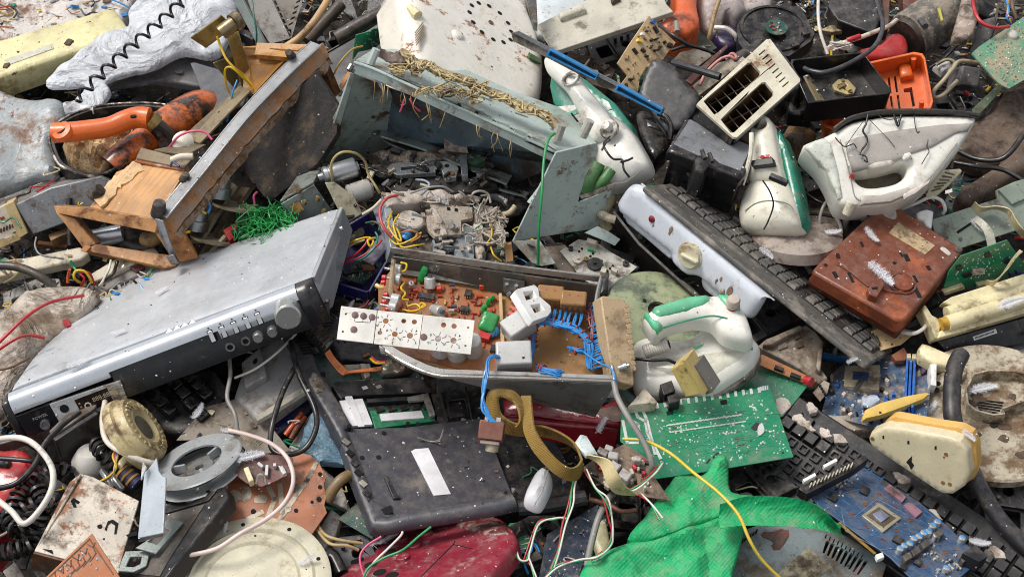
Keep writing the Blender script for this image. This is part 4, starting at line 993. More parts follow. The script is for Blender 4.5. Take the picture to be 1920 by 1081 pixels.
for lab,pts,m_ in(('yellow wire looping through the navy box',[(650,458,.09),(668,450,.1),(690,445,.1),(700,452,.1),(694,462,.1),(690,450,.105),(704,446,.1)],WYEL),('red wire across the navy box',[(640,490,.08),(665,478,.09),(685,458,.1),(690,445,.1)],WRED),('second red wire across the navy box',[(642,496,.08),(675,482,.09),(705,462,.1),(716,450,.1)],WRED),('teal wire sweeping round the navy box',[(655,492,.08),(680,484,.09),(702,464,.1),(708,445,.1),(704,435,.1)],mat('1c7d78',.4,speck=0)),('green wire at the back of the navy box',[(686,418,.09),(700,416,.1),(712,422,.1),(710,432,.1)],mat('2e6a45',.4,speck=0)),('pale yellow ribbon of wires in the navy box',[(648,466,.085),(665,456,.09),(684,450,.09)],mat('bfb78a',.5,speck=0))):
 wire(lab,pts,.0018,m_)
# dusty tape mechanism
F=Fr((732,466,.105),(950,492,.1),(718,364,.11))
T=thing('tape_mechanism','dust caked open tape mechanism full of loose wires above the amplifier','tape mechanism',F)
DST=mat('cdc1b4',.8,dirt=.35,dcol='7c6a5b',dscale=30,speck=.2,bump=.7)
PLT=mat('a9b4b8',.4,.3,dirt=.3,dcol='7c6c5c',dscale=24,speck=.2)
obj('base',B().prism(F.P([(720,366),(935,368),(955,495),(735,466)]),-.03,-.015),mat('3a332d',.7,dirt=.5,dcol='84776a',speck=.5),T)
obj('top_bar',B().slab(F.P([(720,366),(745,362),(880,362),(884,378),(800,382),(770,390),(735,390),(722,392)]),-.02,.01,.006,step=.006,zf=lambda x,y:.006*nz(x,y,50)),DST,T)
obj('side_bar',B().prism(F.P([(716,366),(730,366),(744,466),(732,468)]),-.03,.002),PLT,T,.001)
obj('pulley',B().lathe([(.0001,.016),(.003,.016),(.0035,.013),(.018,.013),(.0205,.011),(.0205,.005),(.018,.003),(.018,-.01)],Matrix.Translation((*F.p(771,412,.01),0)),30),DST,T)
obj('pulley_wheel',B().cyl(*F.p(763,424),-.012,-.002,.021,24),mat('8a7c6e',.7,dirt=.4),T)
obj('head_plate',B().prism(F.P([(796,388),(820,386),(885,391),(886,412),(864,416),(865,442),(815,446),(800,430)]),-.004,.004),mat('cbbfb0',.6,dirt=.4,dcol='84705e',dscale=28,speck=.1,bump=.5),T,.001)
obj('lever',B().prism(F.P([(806,398),(812,396),(828,422),(824,428),(816,424)]),.004,.01),DST,T,.001)
x,y=F.p(847,430);obj('ring',B().lathe([(.0045,.009),(.0075,.009),(.0075,.003),(.0045,.003)],Matrix.Translation((x,y,0)),18,True),DST,T)
for q in((840,395),(854,397)):
 x,y=F.p(*q);obj('slot',B().box(x-.0028,y-.004,.003,x+.0028,y+.004,.0045),HOLE,T)
obj('bay_plate',B().prism(F.P([(812,446),(866,442),(868,420),(888,420),(890,482),(815,474)]),-.012,-.004,[F.P([(841,464),(854,462),(856,478),(843,478)])]),PLT,T,.001)
obj('bay_rib',B().prism(F.P([(814,458),(872,460),(872,463),(814,461)]),-.005,.0),PLT,T,.0006)
obj('bay_rib',B().prism(F.P([(838,446),(856,446),(854,452),(840,452)]),-.005,.002),CHIP,T,.0006)
obj('side_block',B().slab(F.P([(890,392),(908,396),(906,430),(912,470),(905,488),(895,470),(888,440)]),-.02,-.002,.005,step=.006,zf=lambda x,y:.006*nz(x,y,60)),DST,T)
obj('side_block',B().slab(F.P([(928,378),(940,384),(950,440),(952,480),(940,470),(934,430)]),-.02,-.002,.005,step=.006,zf=lambda x,y:.008*nz(x,y,60)),DST,T)
obj('side_block',B().slab(F.P([(890,372),(930,370),(936,392),(910,398),(895,390)]),-.02,-.003,.005,step=.006,zf=lambda x,y:.006*nz(x,y,50)),DST,T)
obj('blue_can',B().rod(F.l(758,448,.12),F.l(766,436,.125),.0075,12),mat('2f8acb',.35,dirt=.2,speck=0),T)
obj('dark_can',B().rod(F.l(766,438,.12),F.l(774,430,.125),.0085,12),mat('4c5560',.4,.2,dirt=.3),T)
for k in range(75):
 px_,py_=rr.choice([(rr.uniform(892,948),rr.uniform(385,484)),(rr.uniform(722,940),rr.uniform(364,388)),(rr.uniform(735,800),rr.uniform(390,465)),(rr.uniform(815,890),rr.uniform(430,480))])
 obj('lever',B().ob((*F.p(px_,py_),rr.uniform(-.004,.015)),(rr.uniform(.005,.022),rr.uniform(.002,.008),.005),rr.choice([80,100,20,-10]),rr.uniform(-20,20)),rr.choice([DST,PLT,CHIP,DST,DST]),T,.0005)
b=B()
for k in range(34):
 px_,py_=rr.choice([(905,380),(925,400),(915,410),(745,420),(900,440),(935,440),(800,372),(860,372)]);px_+=rr.uniform(-14,14);py_+=rr.uniform(-10,10)
 b.tube(F.L([(px_+rr.uniform(-22,22),py_+rr.uniform(-16,16),.115+rr.uniform(0,.02))for _ in range(4)]),.0013,5,5)
obj('pale_wires',b,mat('b7ab9c',.6,dirt=.4,speck=0),T)['kind']='stuff'
for lab,pts,m_,r_ in(('red wire arching round the left end of the dusty tape mechanism',[(745,366,.13),(725,372,.14),(713,390,.14),(714,412,.14),(722,430,.135),(735,446,.125)],mat('b8484a',.5,dirt=.2,speck=0),.0024),('yellow wire loop left of the pulley',[(735,396,.12),(728,420,.13),(738,440,.13),(752,452,.13),(745,430,.13),(734,424,.13)],WYEL,.0017),('yellow wire below the pulley',[(730,446,.12),(745,458,.125),(770,450,.13),(790,436,.13)],WYEL,.0017),('second yellow wire below the pulley',[(738,432,.12),(752,462,.125),(780,460,.13),(795,458,.12)],WYEL,.0017),('yellow wire beside the head plate',[(748,402,.13),(738,420,.135),(744,445,.13)],WYEL,.0015),('orange wire over the blue can of the tape mechanism',[(752,436,.13),(770,432,.14),(788,442,.13),(770,454,.13)],mat('b87a4a',.5,speck=0),.0015),('pale grey wire loop at the top of the tape mechanism',[(770,362,.13),(800,352,.15),(830,350,.15),(850,360,.14)],WGRY,.0018),('blue white wire at the top of the tape mechanism',[(790,366,.13),(800,355,.14),(805,345,.14),(795,338,.13),(780,337,.12)],mat('9aa9b5',.5,speck=0),.0018),('pale wire loop at the top right of the tape mechanism',[(890,380,.13),(886,364,.15),(900,358,.15),(915,364,.14),(920,380,.13)],mat('b0a79c',.6,dirt=.3,speck=0),.002),('yellow wire at the right end of the tape mechanism',[(920,410,.12),(922,440,.13),(912,458,.12)],WYEL,.0015),('long yellow wire down the right end of the tape mechanism',[(920,462,.12),(926,478,.12),(940,490,.11)],WYEL,.0015)):
 wire(lab,pts,r_,m_)
wire('beige hose end right of the tape mechanism',[(944,402,.12),(956,398,.13),(966,386,.135)],.0045,mat('a99a7c',.6,dirt=.3,speck=0),'hose','hose',n=10)
wire('small wood block at the right foot of the tape mechanism',[(952,456,.12),(954,470,.11),(956,490,.1)],.008,mat('a87f4e',.6,dirt=.3,streak=.3),'wood_block','wood block',n=4)
# opened amplifier
F=Fr((716,690,.125),(1148,748,.125),(745,522,.12))
T=thing('amplifier_chassis','opened amplifier chassis with orange circuit board and thick blue wire loom','amplifier',F)
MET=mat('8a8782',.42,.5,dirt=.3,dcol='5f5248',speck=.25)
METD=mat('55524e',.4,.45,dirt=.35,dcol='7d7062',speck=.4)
def p3(pts,th=.004):return B().poly3(F.L(pts),th)
obj('floor',p3([(712,652,.13),(740,505,.125),(1122,560,.125),(1150,712,.135),(950,705,.13),(868,704,.13)],.006),mat('a87c48',.55,dirt=.35,dcol='6b4a2a',dscale=12,speck=.4),T)
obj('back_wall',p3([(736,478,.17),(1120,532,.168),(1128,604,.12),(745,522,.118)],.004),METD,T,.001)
obj('back_flange',B().strip(F.L([(731,462,.185),(840,478,.184),(960,496,.183),(1125,517,.182)]),F.L([(735,473,.175),(840,489,.174),(960,507,.173),(1122,527,.172)]),.004,3),mat('9a9894',.4,.5,dirt=.35,dcol='6a5c4e',speck=.2),T,.0006)
obj('back_ledge',B().strip(F.L([(745,503,.145),(860,520,.145),(960,536,.145)]),F.L([(745,512,.14),(860,530,.14),(960,546,.14)]),.004,2),mat('8d8a84',.45,.4,dirt=.3),T)
obj('brass_ledge',B().strip(F.L([(752,512,.135),(860,532,.135),(945,548,.135)]),F.L([(752,518,.13),(860,538,.13),(945,556,.13)]),.003,2),BRASS,T)
for q in((793,491,.158),(926,516,.155)):
 c=[(q[0]-12,q[1]-4,q[2]),(q[0]+12,q[1]-1,q[2]),(q[0]+12,q[1]+5,q[2]-.005),(q[0]-12,q[1]+2,q[2]-.005)]
 obj('wall_slot',p3(c,.002),STEEL,T)
obj('front_wall',p3([(868,705,.182),(980,708,.182),(1151,714,.182),(1150,722,.176),(1117,776,.11),(1030,757,.11),(925,725,.12),(850,706,.15)],.005),mat('85857f',.45,.3,dirt=.35,dcol='5a4e44',speck=.35),T,.001)
obj('front_flange',B().strip(F.L([(716,650,.178),(757,677,.18),(813,700,.183),(868,703,.184),(980,705,.185),(1152,712,.186)]),F.L([(724,643,.178),(764,667,.18),(818,690,.183),(870,694,.184),(980,698,.185),(1148,704,.186)]),.005,3),mat('aaa9a5',.38,.5,dirt=.3,dcol='6a5a4c',speck=.2),T,.0008)
obj('front_edge',B().tube(F.L([(716,652,.176),(757,679,.178),(813,702,.181),(868,706,.183),(980,709,.184),(1152,715,.185)]),.0035,8,3),MET,T)
obj('flange_end',p3([(712,646,.18),(722,652,.18),(726,664,.172),(716,662,.172)],.004),mat('b0ada6',.5,.4,dirt=.4),T,.001)
for q,w_ in(((1080,741,.15),13),):
 obj('front_slot',p3([(q[0]-w_,q[1]-2,q[2]),(q[0]+w_,q[1],q[2]),(q[0]+w_,q[1]+5,q[2]-.004),(q[0]-w_,q[1]+3,q[2]-.004)],.002),mat('a9855a',.5,dirt=.3,speck=0),T)
for q in((1033,735,.152),(1080,763,.122),(1100,771,.118)):
 obj('hole',B().lathe([(.0001,.0015),(.003,.0015),(.003,0)],Matrix.Translation(Vector(F.l(*q)))@Matrix.Rotation(R(60),4,'X'),10),HOLE,T)
A=[(1127,519,.188),(1118,560,.187),(1117,595,.187),(1132,635,.187),(1145,675,.187),(1152,713,.187)]
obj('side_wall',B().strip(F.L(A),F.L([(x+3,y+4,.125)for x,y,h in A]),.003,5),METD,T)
obj('side_edge',B().tube(F.L(A),.0028,8,5),mat('8f9092',.35,.6,dirt=.3,speck=.1),T)
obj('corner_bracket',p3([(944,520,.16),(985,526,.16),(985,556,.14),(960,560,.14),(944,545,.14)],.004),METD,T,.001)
for q in((950,535,.165),(968,538,.165),(955,552,.15)):
 obj('bolt',B().lathe([(.0001,.004),(.003,.004),(.0045,0)],Matrix.Translation(Vector(F.l(*q))),8),STEEL,T)
Bd=obj('circuit_board',p3([(712,652,.136),(709,538,.132),(740,500,.131),(936,552,.131),(943,700,.136),(868,695,.136),(790,674,.136)],.003),mat('9c6238',.45,dirt=.25,dcol='6f4426',dscale=25,speck=.55,voro=.25,vcol='b87a4a',vscale=160,coat=.2),T)
obj('board_edge',p3([(935,552,.14),(941,552,.14),(949,690,.14),(941,696,.14)],.004),mat('c0a070',.6,dirt=.25,streak=.3),T,.0006)
rr=random.Random(31)
Z=lambda px,py,h=.137:F.l(px,py,h)
RES=mat('b5442e',.45,dirt=.15,speck=0,bump=0)
used=[]
for k in range(62):
 for _ in range(40):
  px_,py_=rr.uniform(722,930),rr.uniform(512,652)
  if not inside(np.array([(px_,py_)]),[(714,640),(714,545),(745,515),(930,562),(934,600),(905,610),(890,600),(720,580)])[0]and not(905<px_<938 and 560<py_<690):continue
  if all(abs(px_-a)+abs(py_-q)>9 for a,q in used):break
 used.append((px_,py_))
 a=rr.choice([0,90,90,10,95]);x,y,z=Z(px_,py_)
 d=Vector((math.cos(R(a)),math.sin(R(a)),0))*.0042
 obj('resistor',B().rod(Vector((x,y,z+.001))-d,Vector((x,y,z+.001))+d,.0017,7),RES if rr.random()<.85 else mat('c9a45a',.5,speck=0),T)
GC=mat('1f8f45',.35,dirt=.15,speck=.05,coat=.2)
for q,w_,h_ in(((788,525),.011,.028),((905,582),.009,.014),((914,568),.007,.012),((921,562),.006,.012),((800,592),.02,.004)):
 x,y,z=Z(*q);obj('green_capacitor',B().slab(rrect(-w_/2,0,w_/2,h_,w_*.42),-.004,.004,.004,step=.003,both=True),GC,T).matrix_local=Matrix.Translation((x,y-.004,z))@Matrix.Rotation(R(62),4,'X')@Matrix.Rotation(R(-15),4,'Z')
x,y,z=Z(916,614);obj('green_capacitor',B().slab(rrect(-.013,-.015,.013,.015,.005),-.006,.008,.005,step=.004,both=True),GC,T).matrix_local=Matrix.Translation((x,y,z+.012))@Matrix.Rotation(R(25),4,'X')@Matrix.Rotation(R(-12),4,'Z')
x,y,z=Z(908,636);obj('red_capacitor',B().ob((x,y,z+.006),(.018,.012,.01),-15),mat('c22a22',.4,dirt=.15,speck=0),T,.001)
for q in((922,630),(929,628)):
 x,y,z=Z(*q);obj('blue_capacitor',B().slab(circ(0,0,.006,14,.008),-.003,.003,.003,step=.003,both=True),mat('2b6f96',.35,dirt=.15,speck=0),T).matrix_local=Matrix.Translation((x,y,z+.008))@Matrix.Rotation(R(40),4,'X')
for q,s_ in(((800,558),(.024,.01)),((878,552),(.01,.012)),((871,582),(.013,.01)),((926,656),(.01,.012))):
 x,y,z=Z(*q);o_=obj('chip',B().ob((x,y,z+.003),(*s_,.005),-4),CHIP,T,.0005)
 n=int(s_[0]/.0027)
 for k in range(n):
  for sg in(-1,1):obj('pin',B().ob((x-s_[0]/2+(k+.5)*s_[0]/n,y+sg*(s_[1]/2+.0006),z+.0015),(.001,.0016,.003),-4),TIN,o_)
POT=mat('cfd0cc',.3,.4,dirt=.25,dcol='8a7a66',speck=.05)
for q,e,r_ in(((806,540),(806,520),.0085),((812,580),(828,584),.0085),((771,537),(771,530),.004)):
 a=Vector(Z(*q,.142));b_=Vector(Z(*e,.155));obj('trimmer',B().rod(a,b_,r_,18),POT,T,.001)
 obj('trimmer_cap',B().rod(b_,b_+(b_-a)*.25,r_*.4,10),DSTEEL,T)
for q in((847,535),(851,575),(820,535),(846,583)):
 a=Vector(Z(*q,.143));obj('diode',B().rod(a+Vector((-.004,0,0)),a+Vector((.004,.002,0)),.0028,9),mat('2b3a5c',.4,speck=0)if q[0]>846 else mat('b5b1a2',.4,speck=0),T)
for q in((823,545),(779,548),(903,540),(905,635)):
 obj('orange_cap',B().ob((*Z(*q)[:2],Z(*q)[2]+.004),(.007,.006,.009),10),mat('d24a26',.4,dirt=.1,speck=0),T,.0008)
for q in((826,660),(857,667),(888,660)):
 x,y,z=Z(*q);hh=.03 if q[0]==888 else .02
 obj('electrolytic',B().lathe([(.0001,hh),(.0125,hh),(.014,hh-.002),(.014,0),(.0001,0)],Matrix.Translation((x,y,z))@Matrix.Rotation(R(-8),4,'Y'),24),mat('cdccc6',.35,.2,dirt=.2,dcol='8a7a66',speck=.05),T)
obj('end_board',p3([(737,484,.185),(742,487,.185),(734,580,.16),(728,578,.15)],.003),mat('a48e6c',.6,dirt=.4),T)
for k,(q,e)in enumerate((((738,505),(752,507)),((737,522),(751,524)),((734,560),(749,563)),((730,574),(744,577)))):
 a,b_=Vector(Z(*q,.165)),Vector(Z(*e,.165))
 obj('potentiometer',B().rod(a,b_,.009,18),POT,T,.001)
 obj('shaft',B().rod(a+(a-b_)*1.2,a,.0022,8),STEEL,T)
for q in((716,520),(714,530),(719,552),(716,566),(722,580)):
 a=Vector(Z(*q,.165));obj('red_lamp',B().rod(a,a+Vector((.007,0,.001)),.0042,10),mat('c01f22',.25,speck=0,dirt=.05),T,.001)
obj('pull_tag',B().tube(F.L([(705,534,.17),(712,538,.17),(720,538,.17)]),.0035,8,3),mat('d8b56a',.4,speck=0),T)
for lab,pts in(('yellow wires beside the upper control pots of the amplifier',[(752,492,.17),(762,495,.175),(760,506,.17),(750,510,.165)]),('yellow wire zigzag under the control pots',[(758,530,.16),(752,540,.165),(760,550,.16),(754,560,.165),(766,562,.16)]),('yellow wire twist at the white trimmer',[(764,574,.16),(780,570,.165),(790,577,.165),(798,572,.165),(790,568,.16),(782,578,.16)]),('yellow wire twist beside the long front plate',[(755,580,.155),(770,583,.16),(785,580,.165),(796,570,.16)])):
 wire(lab,pts,.0016,WYEL)
FP=Fr((631,635,.185),(882,663,.195),(640,573,.2))
TP=thing('front_plate','white control plate in three pieces with number dials lying over the amplifier front','control plate',FP)
WP=mat('d9d6cd',.45,dirt=.2,dcol='a08c70',dscale=16,speck=.1,bump=.06)
zz=lambda hx,hy:FP.p(480+hx/3.604,530+hy/3.604)
HOLES={0:[(607,210,7),(587,328,7)],1:[(877,257,19),(998,257,16),(1070,263,17),(938,346,19),(1040,356,20),(838,336,15)],2:[(1268,284,17),(1339,292,17),(1231,378,20),(1335,390,20),(1434,302,8),(1416,424,7)]}
QU={0:[(545,380),(575,155),(818,185),(792,409)],1:[(797,410),(823,186),(1127,215),(1096,445)],2:[(1101,446),(1131,216),(1478,252),(1450,483)]}
for k in range(3):
 hl=[circ(*zz(a,q),r_*.00022,16)for a,q,r_ in HOLES[k]]
 obj('plate_piece',B().prism([zz(*q)for q in QU[k]],-.003,0,hl),WP,TP,.0004)
GROM=mat('5a3a3c',.5,dirt=.2,speck=0)
for q in((669,217),(726,224),(784,232),(661,315),(1133,366)):
 x,y=zz(*q);obj('grommet',B().lathe([(.0018,.0015),(.0048,.0012),(.005,0)],Matrix.Translation((x,y,0)),16),GROM,TP)
 obj('grommet_hole',B().cyl(x,y,0,.0012,.002,10),HOLE,TP)
b=B()
for q in((877,257),(938,346),(1040,356),(1231,378),(1335,390)):
 for a in range(6):
  an=R(a*60+20);x,y=zz(q[0],q[1])
  b.ob((x+math.cos(an)*.0082,y+math.sin(an)*.0082,.0003),(.0046,.0006,.0004),a*60+20)
for A_,B_ in(((665,245),(668,262)),((668,262),(770,268)),((770,268),(775,250)),((722,248),(722,264))):
 a,c=zz(*A_),zz(*B_);d=Vector((c[0]-a[0],c[1]-a[1]))
 b.ob(((a[0]+c[0])/2,(a[1]+c[1])/2,.0003),(d.length,.0006,.0004),math.degrees(math.atan2(d.y,d.x)))
obj('dial_lines',b,INK,TP)['kind']='stuff'
for s_,q,a in(('0',(826,232),170),('10',(822,285),200),('4',(842,313),170),('0',(886,320),170),('10',(880,372),200),('2',(922,405),170),('1',(988,326),170),('10',(980,380),200),('4',(1084,325),170),('7',(1078,402),200),('0',(1181,350),170),('10',(1170,402),200),('1',(1222,440),170),('1',(1284,358),170),('10',(1275,412),200),('4',(1376,358),170),('7',(1372,432),200)):
 text(s_,TP,INK,*zz(*q),.0003,.0052,a)
AMBR=mat('b3854e',.2,dirt=.3,dcol='7a6a58',dscale=30,speck=.15,coat=.5,trans=.35)
for cx_,cy_ in((1032,559),(1075,569)):
 MR=F.I@flat(cx_,cy_,.17,-6,(14,0)).M
 o_=obj('relay',B().box(-.019,-.012,-.03,.019,.012,.022),AMBR,T,.003);o_.matrix_local=MR
 for j in range(4):
  obj('relay_contact',B().box(-.0145+j*.0083,-.017,-.03,-.0105+j*.0083,-.0125,-.014),STEEL,o_,.0005)
  obj('relay_core',B().box(-.0145+j*.0083,-.0132,-.008,-.011+j*.0083,-.0119,.014),mat('a9703a',.5,dirt=.2,speck=0),o_)
 for j in range(2):obj('relay_mark',B().cyl(-.006+j*.012,.004,.0215,.0226,.0013,8),mat('c02a20',.4,speck=0),o_)
GB_=mat('bfbfbc',.4,.15,dirt=.25,dcol='8a7658',dscale=20,speck=.1)
FG=flat(970,610,.19,35,(10,-12))
obj('grey_box',B().box(-.02,-.014,-.03,.024,.016,.012),GB_,T,.0025).matrix_local=F.I@FG.M
FG=flat(962,665,.19,3,(12,0))
obj('grey_box',B().box(-.024,-.018,-.035,.026,.018,.01),GB_,T,.0025).matrix_local=F.I@FG.M
FG=Fr((988,590,.225),(1033,595,.215),(966,545,.225))
hh=[FG.P([(981,547),(1000,544),(1006,557),(987,562)]),FG.P([(995,572),(1013,568),(1021,580),(1003,586)])]
obj('white_bracket',B().prism(FG.P([(964,546),(970,541),(1002,533),(1010,540),(1012,555),(1033,573),(1034,584),(1028,592),(1000,602),(994,596)]),-.012,0,hh),mat('e4e3df',.4,dirt=.1,dcol='a09080',speck=.05),T,.001).matrix_local=F.I@FG.M
obj('bracket_floor',B().prism(FG.P([(980,548),(1002,543),(1022,580),(1000,588)]),-.02,-.016),mat('4a3a30',.6,speck=0),T).matrix_local=F.I@FG.M
RS=mat('c05a48',.45,dirt=.2,speck=.05)
for k in range(9):
 r_,c_=divmod(k,3)
 a=Vector(F.l(953+c_*5+r_*3,587-r_*11+c_*4,.175));d=Vector((.009,-.003,.001))
 obj('power_resistor',B().rod(a,a+d*1.6,.0034,10),RS,T,.0006)
BW=WBLU
def bundle(lab,pts,n,sp,m_,r=.0013,seed=1,ties=(),tm=None):
 rr=random.Random(seed);b=B()
 for k in range(n):
  b.tube(F.L([(x+rr.gauss(0,sp),y+rr.gauss(0,sp),h+rr.uniform(-.003,.006))for x,y,h in pts]),r,5,4)
 o_=obj('loom',b,m_,T);o_['kind']='stuff'
 P=cr(pts,8)
 for i in ties:
  if i+1<len(P):
   c=Vector(F.l(*P[i]));d=(Vector(F.l(*P[min(i+2,len(P)-1)]))-c).normalized()
   ring=[c+(Matrix.Rotation(2*math.pi*q/8,3,d)@d.orthogonal().normalized())*(sp*.00085*1.9+.002)for q in range(8)]
   obj('tie',B().tube(ring,.0012,5,3,closed=True),mat('a8403a',.6,speck=0,bump=0),T)
bundle('',[(990,608,.17),(1015,603,.18),(1045,606,.18),(1075,615,.18),(1095,630,.18),(1105,650,.175),(1105,685,.165)],34,2.8,BW,seed=1,ties=range(2,46,4))
bundle('',[(1003,610,.165),(998,630,.16),(1000,650,.155),(995,675,.15)],10,2.6,BW,seed=2,ties=(3,6,9,12,15))
bundle('',[(1106,570,.165),(1108,600,.17),(1112,630,.17),(1104,650,.17)],8,2.2,mat('7a3c48',.5,speck=0),seed=3,ties=(4,8,12,16,20))
bundle('',[(1068,652,.17),(1085,658,.175),(1102,660,.17)],9,2.4,BW,seed=4,ties=(6,))
bundle('',[(1008,690,.175),(1025,694,.185),(1045,700,.185),(1054,698,.18)],16,3.0,BW,seed=5,ties=(3,5))
b=B();rr=random.Random(6)
for k in range(26):
 y0=572+k*4.6;x0=1106+rr.uniform(-4,4);xe=1124+(k*1.0)
 b.tube(F.L([(x0,y0+6,.165),((x0+xe)/2,y0-4+rr.uniform(-3,3),.18),(xe,y0+rr.uniform(-3,3),.165)]),.0013,5,4)
for k in range(8):
 x0=1020+k*10;y0=577+k*1.5
 for j in range(2):b.tube(F.L([(x0+j*3,y0,.17),(x0-2+rr.uniform(-4,4),y0+12,.175),(x0-6,y0+26,.175)]),.0013,5,4)
obj('fan_wires',b,BW,T)['kind']='stuff'
wire('blue wire running from the loom out over the amplifier corner',[(1095,660,.19),(1120,678,.2),(1145,690,.2),(1153,705,.2),(1155,720,.19)],.0014,WBLU)
FB_=Fr((1165,722,.175),(1191,716,.17),(1126,556,.18))
T2=thing('connector_block','beige toothed resin connector block along the right side of the amplifier','connector',FB_)
CN=mat('b39b78',.55,dirt=.35,dcol='7d6548',dscale=26,speck=.2)
obj('block',B().prism(FB_.P([(1126,556),(1133,554),(1172,561),(1190,716),(1188,724),(1150,712),(1140,650)]),-.03,0),CN,T2,.002)
for k in range(13):
 t=k/12;x,y=FB_.p(1175+13*t,572+118*t)
 obj('tooth',B().ob((x,y,-.006),(.007,.007,.014),8),CN,T2,.0006)
obj('screw',B().lathe([(.0001,.016),(.003,.016),(.003,.012),(.006,.012),(.006,.008),(.0045,.008),(.0045,0)],Matrix.Translation((*FB_.p(1160,690),0))@Matrix.Rotation(R(55),4,'Y'),12),STEEL,T2)
T3=thing('hanging_relay','brown relay hanging from a bunch of blue wires in front of the amplifier','relay',flat(925,800,.17))
f=flat(922,806,.17,-8,(28,0))
M3=flat(925,800,.17).I@f.M
obj('body',B().box(-.017,-.014,-.012,.017,.012,.012),mat('7a4a3a',.5,dirt=.3,speck=.2),T3,.0015).matrix_local=M3
obj('front',B().box(-.013,-.02,-.01,.013,-.0145,.008),mat('9a8a80',.5,dirt=.3,speck=.1),T3,.001).matrix_local=M3
obj('neck',B().rod((.003,-.028,-.006),(.003,-.018,-.004),.009,14),mat('a39a80',.5,dirt=.4),T3).matrix_local=M3
for k in(-1,1):obj('terminal',B().box(k*.008-.003,.012,0,k*.008+.003,.018,.006),TIN,T3).matrix_local=M3
F_=F
b=B();rr=random.Random(9)
for k in range(9):
 b.tube(F.L([(a+rr.uniform(-3,3),c+rr.uniform(-2,2),h+rr.uniform(-.002,.004))for a,c,h in((948,680,.18),(930,668,.2),(917,672,.21),(912,700,.21),(907,730,.2),(905,752,.195))]+[(a+rr.uniform(-7,9),c,h)for a,c,h in((912,772,.19),(920,790,.185))]),.0014,5,4)
o=obj('blue_wires',b,WBLU,None,0,60);o.matrix_world=F.M;tag(o,'bunch of blue wires bent over the front of the amplifier to the brown relay','wires',None,'stuff')
# laptop underside
F=Fr((700,988,.085),(968,940,.085),(520,610,.085))
T=thing('laptop_base','upturned charcoal laptop base with its memory bay open and white label stripes','laptop',F)
LB=mat('434349',.5,dirt=.22,dcol='7a7068',dscale=18,speck=.6,bump=.12,var=.06)
LB2=mat('1f1f23',.5,dirt=.2,dcol='6b6259',speck=.55,bump=.15)
bay=F.P([(642,745),(648,738),(808,735),(823,790),(760,800),(665,800)])
obj('bottom_panel',B().prism(F.P([(650,803),(668,802),(760,800),(823,792),(905,782),(965,935),(966,942),(745,972),(700,982),(640,830)]),-.018,0),LB,T,.002)
obj('side_rail',B().slab(F.P([(519,606),(532,604),(555,640),(578,645),(596,690),(662,806),(648,808),(656,824),(640,830),(600,762),(560,700),(546,655)]),-.02,.008,.006,step=.007),LB,T)
obj('side_rail',B().slab(F.P([(640,828),(656,822),(700,935),(735,950),(745,975),(722,992),(697,985),(660,890)]),-.022,.002,.007,step=.007),LB,T)
obj('front_edge',B().tube(F.L([(708,984,.078),(730,985,.08),(760,978,.082),(860,962,.084),(940,948,.085),(964,940,.085)]),.0125,12,4),LB,T)
obj('port_strip',B().prism(F.P([(645,820),(652,817),(695,925),(690,942)]),-.0,.0045),LB2,T)
for k,(a,c)in enumerate(((648,832),(656,853),(664,872),(672,890),(680,910),(687,928))):
 obj('port',B().ob((*F.p(a,c),.005),(.008,.012,.003),30),(mat('8f8a80',.4,.4,dirt=.3),HOLE,CHIP,HOLE,mat('a8a294',.4,.3,dirt=.3),CHIP)[k],T,.0006)
obj('corner_recess',B().prism(F.P([(714,956),(733,948),(736,963),(722,966)]),0,.003),HOLE,T)
obj('lower_wing',B().prism(F.P([(820,700),(900,690),(1000,760),(1055,830),(1104,925),(1090,938),(965,948),(966,935),(905,785),(823,790)]),-.03,-.012),LB2,T,.003)
obj('wing_edge',B().tube(F.L([(972,952,.066),(1030,945,.067),(1098,932,.067)]),.011,10,4),mat('2a2a2f',.45,dirt=.25,speck=.4),T)
x,y=F.p(973,941,-.008);obj('wing_hole',B().cyl(x,y,-.012,-.006,.006,14),HOLE,T)
obj('bay_board',B().prism(F.P([(560,660),(700,640),(770,650),(830,790),(665,806)]),-.03,-.012),PCBD,T)
obj('bay_strip',B().prism(F.P([(622,722),(628,715),(788,706),(812,735),(648,741),(640,748),(632,736)]),-.01,0),LB2,T,.001)
obj('bay_strip',B().prism(F.P([(688,745),(804,738),(806,745),(690,752)]),-.012,-.002),LB2,T,.001)
obj('bay_wall',B().prism(F.P([(808,738),(826,735),(842,790),(823,795)]),-.012,.0),LB2,T,.001)
obj('memory_board',B().prism(F.P([(694,766),(808,758),(818,785),(704,799)]),-.012,-.004),PCBG,T,.0006)
for k in range(5):
 t=k/4;obj('memory_chip',B().ob((*F.p(712+90*t,767-5*t,-.002),-.002),(.014,.009,.003),10),CHIP,T,.0004)
STK=mat('e6e4e6',.5,dirt=.06,dcol='b8b0a8',speck=.03,bump=.02)
obj('white_label',B().prism(F.P([(637,748),(680,744),(699,792),(654,796)]),-.008,-.003),STK,T)
obj('white_label',B().prism(F.P([(646,741),(660,740),(684,797),(672,798)]),-.003,-.0015),STK,T)
obj('white_label',B().prism(F.P([(712,774),(790,768),(796,781),(716,787)]),-.004,-.0015),STK,T)
obj('white_label',B().prism(F.P([(771,846),(778,842),(803,840),(845,926),(813,929)]),0,.0012),STK,T)
obj('torn_frame',B().prism(F.P([(763,747),(802,739),(816,780),(806,783),(795,751),(767,754)]),-.002,.004),mat('a09c94',.5,.2,dirt=.5),T,.0006)
obj('latch',B().prism(F.P([(719,895),(725,893),(744,930),(750,931),(750,936),(737,937)]),0,.004),LB2,T,.001)
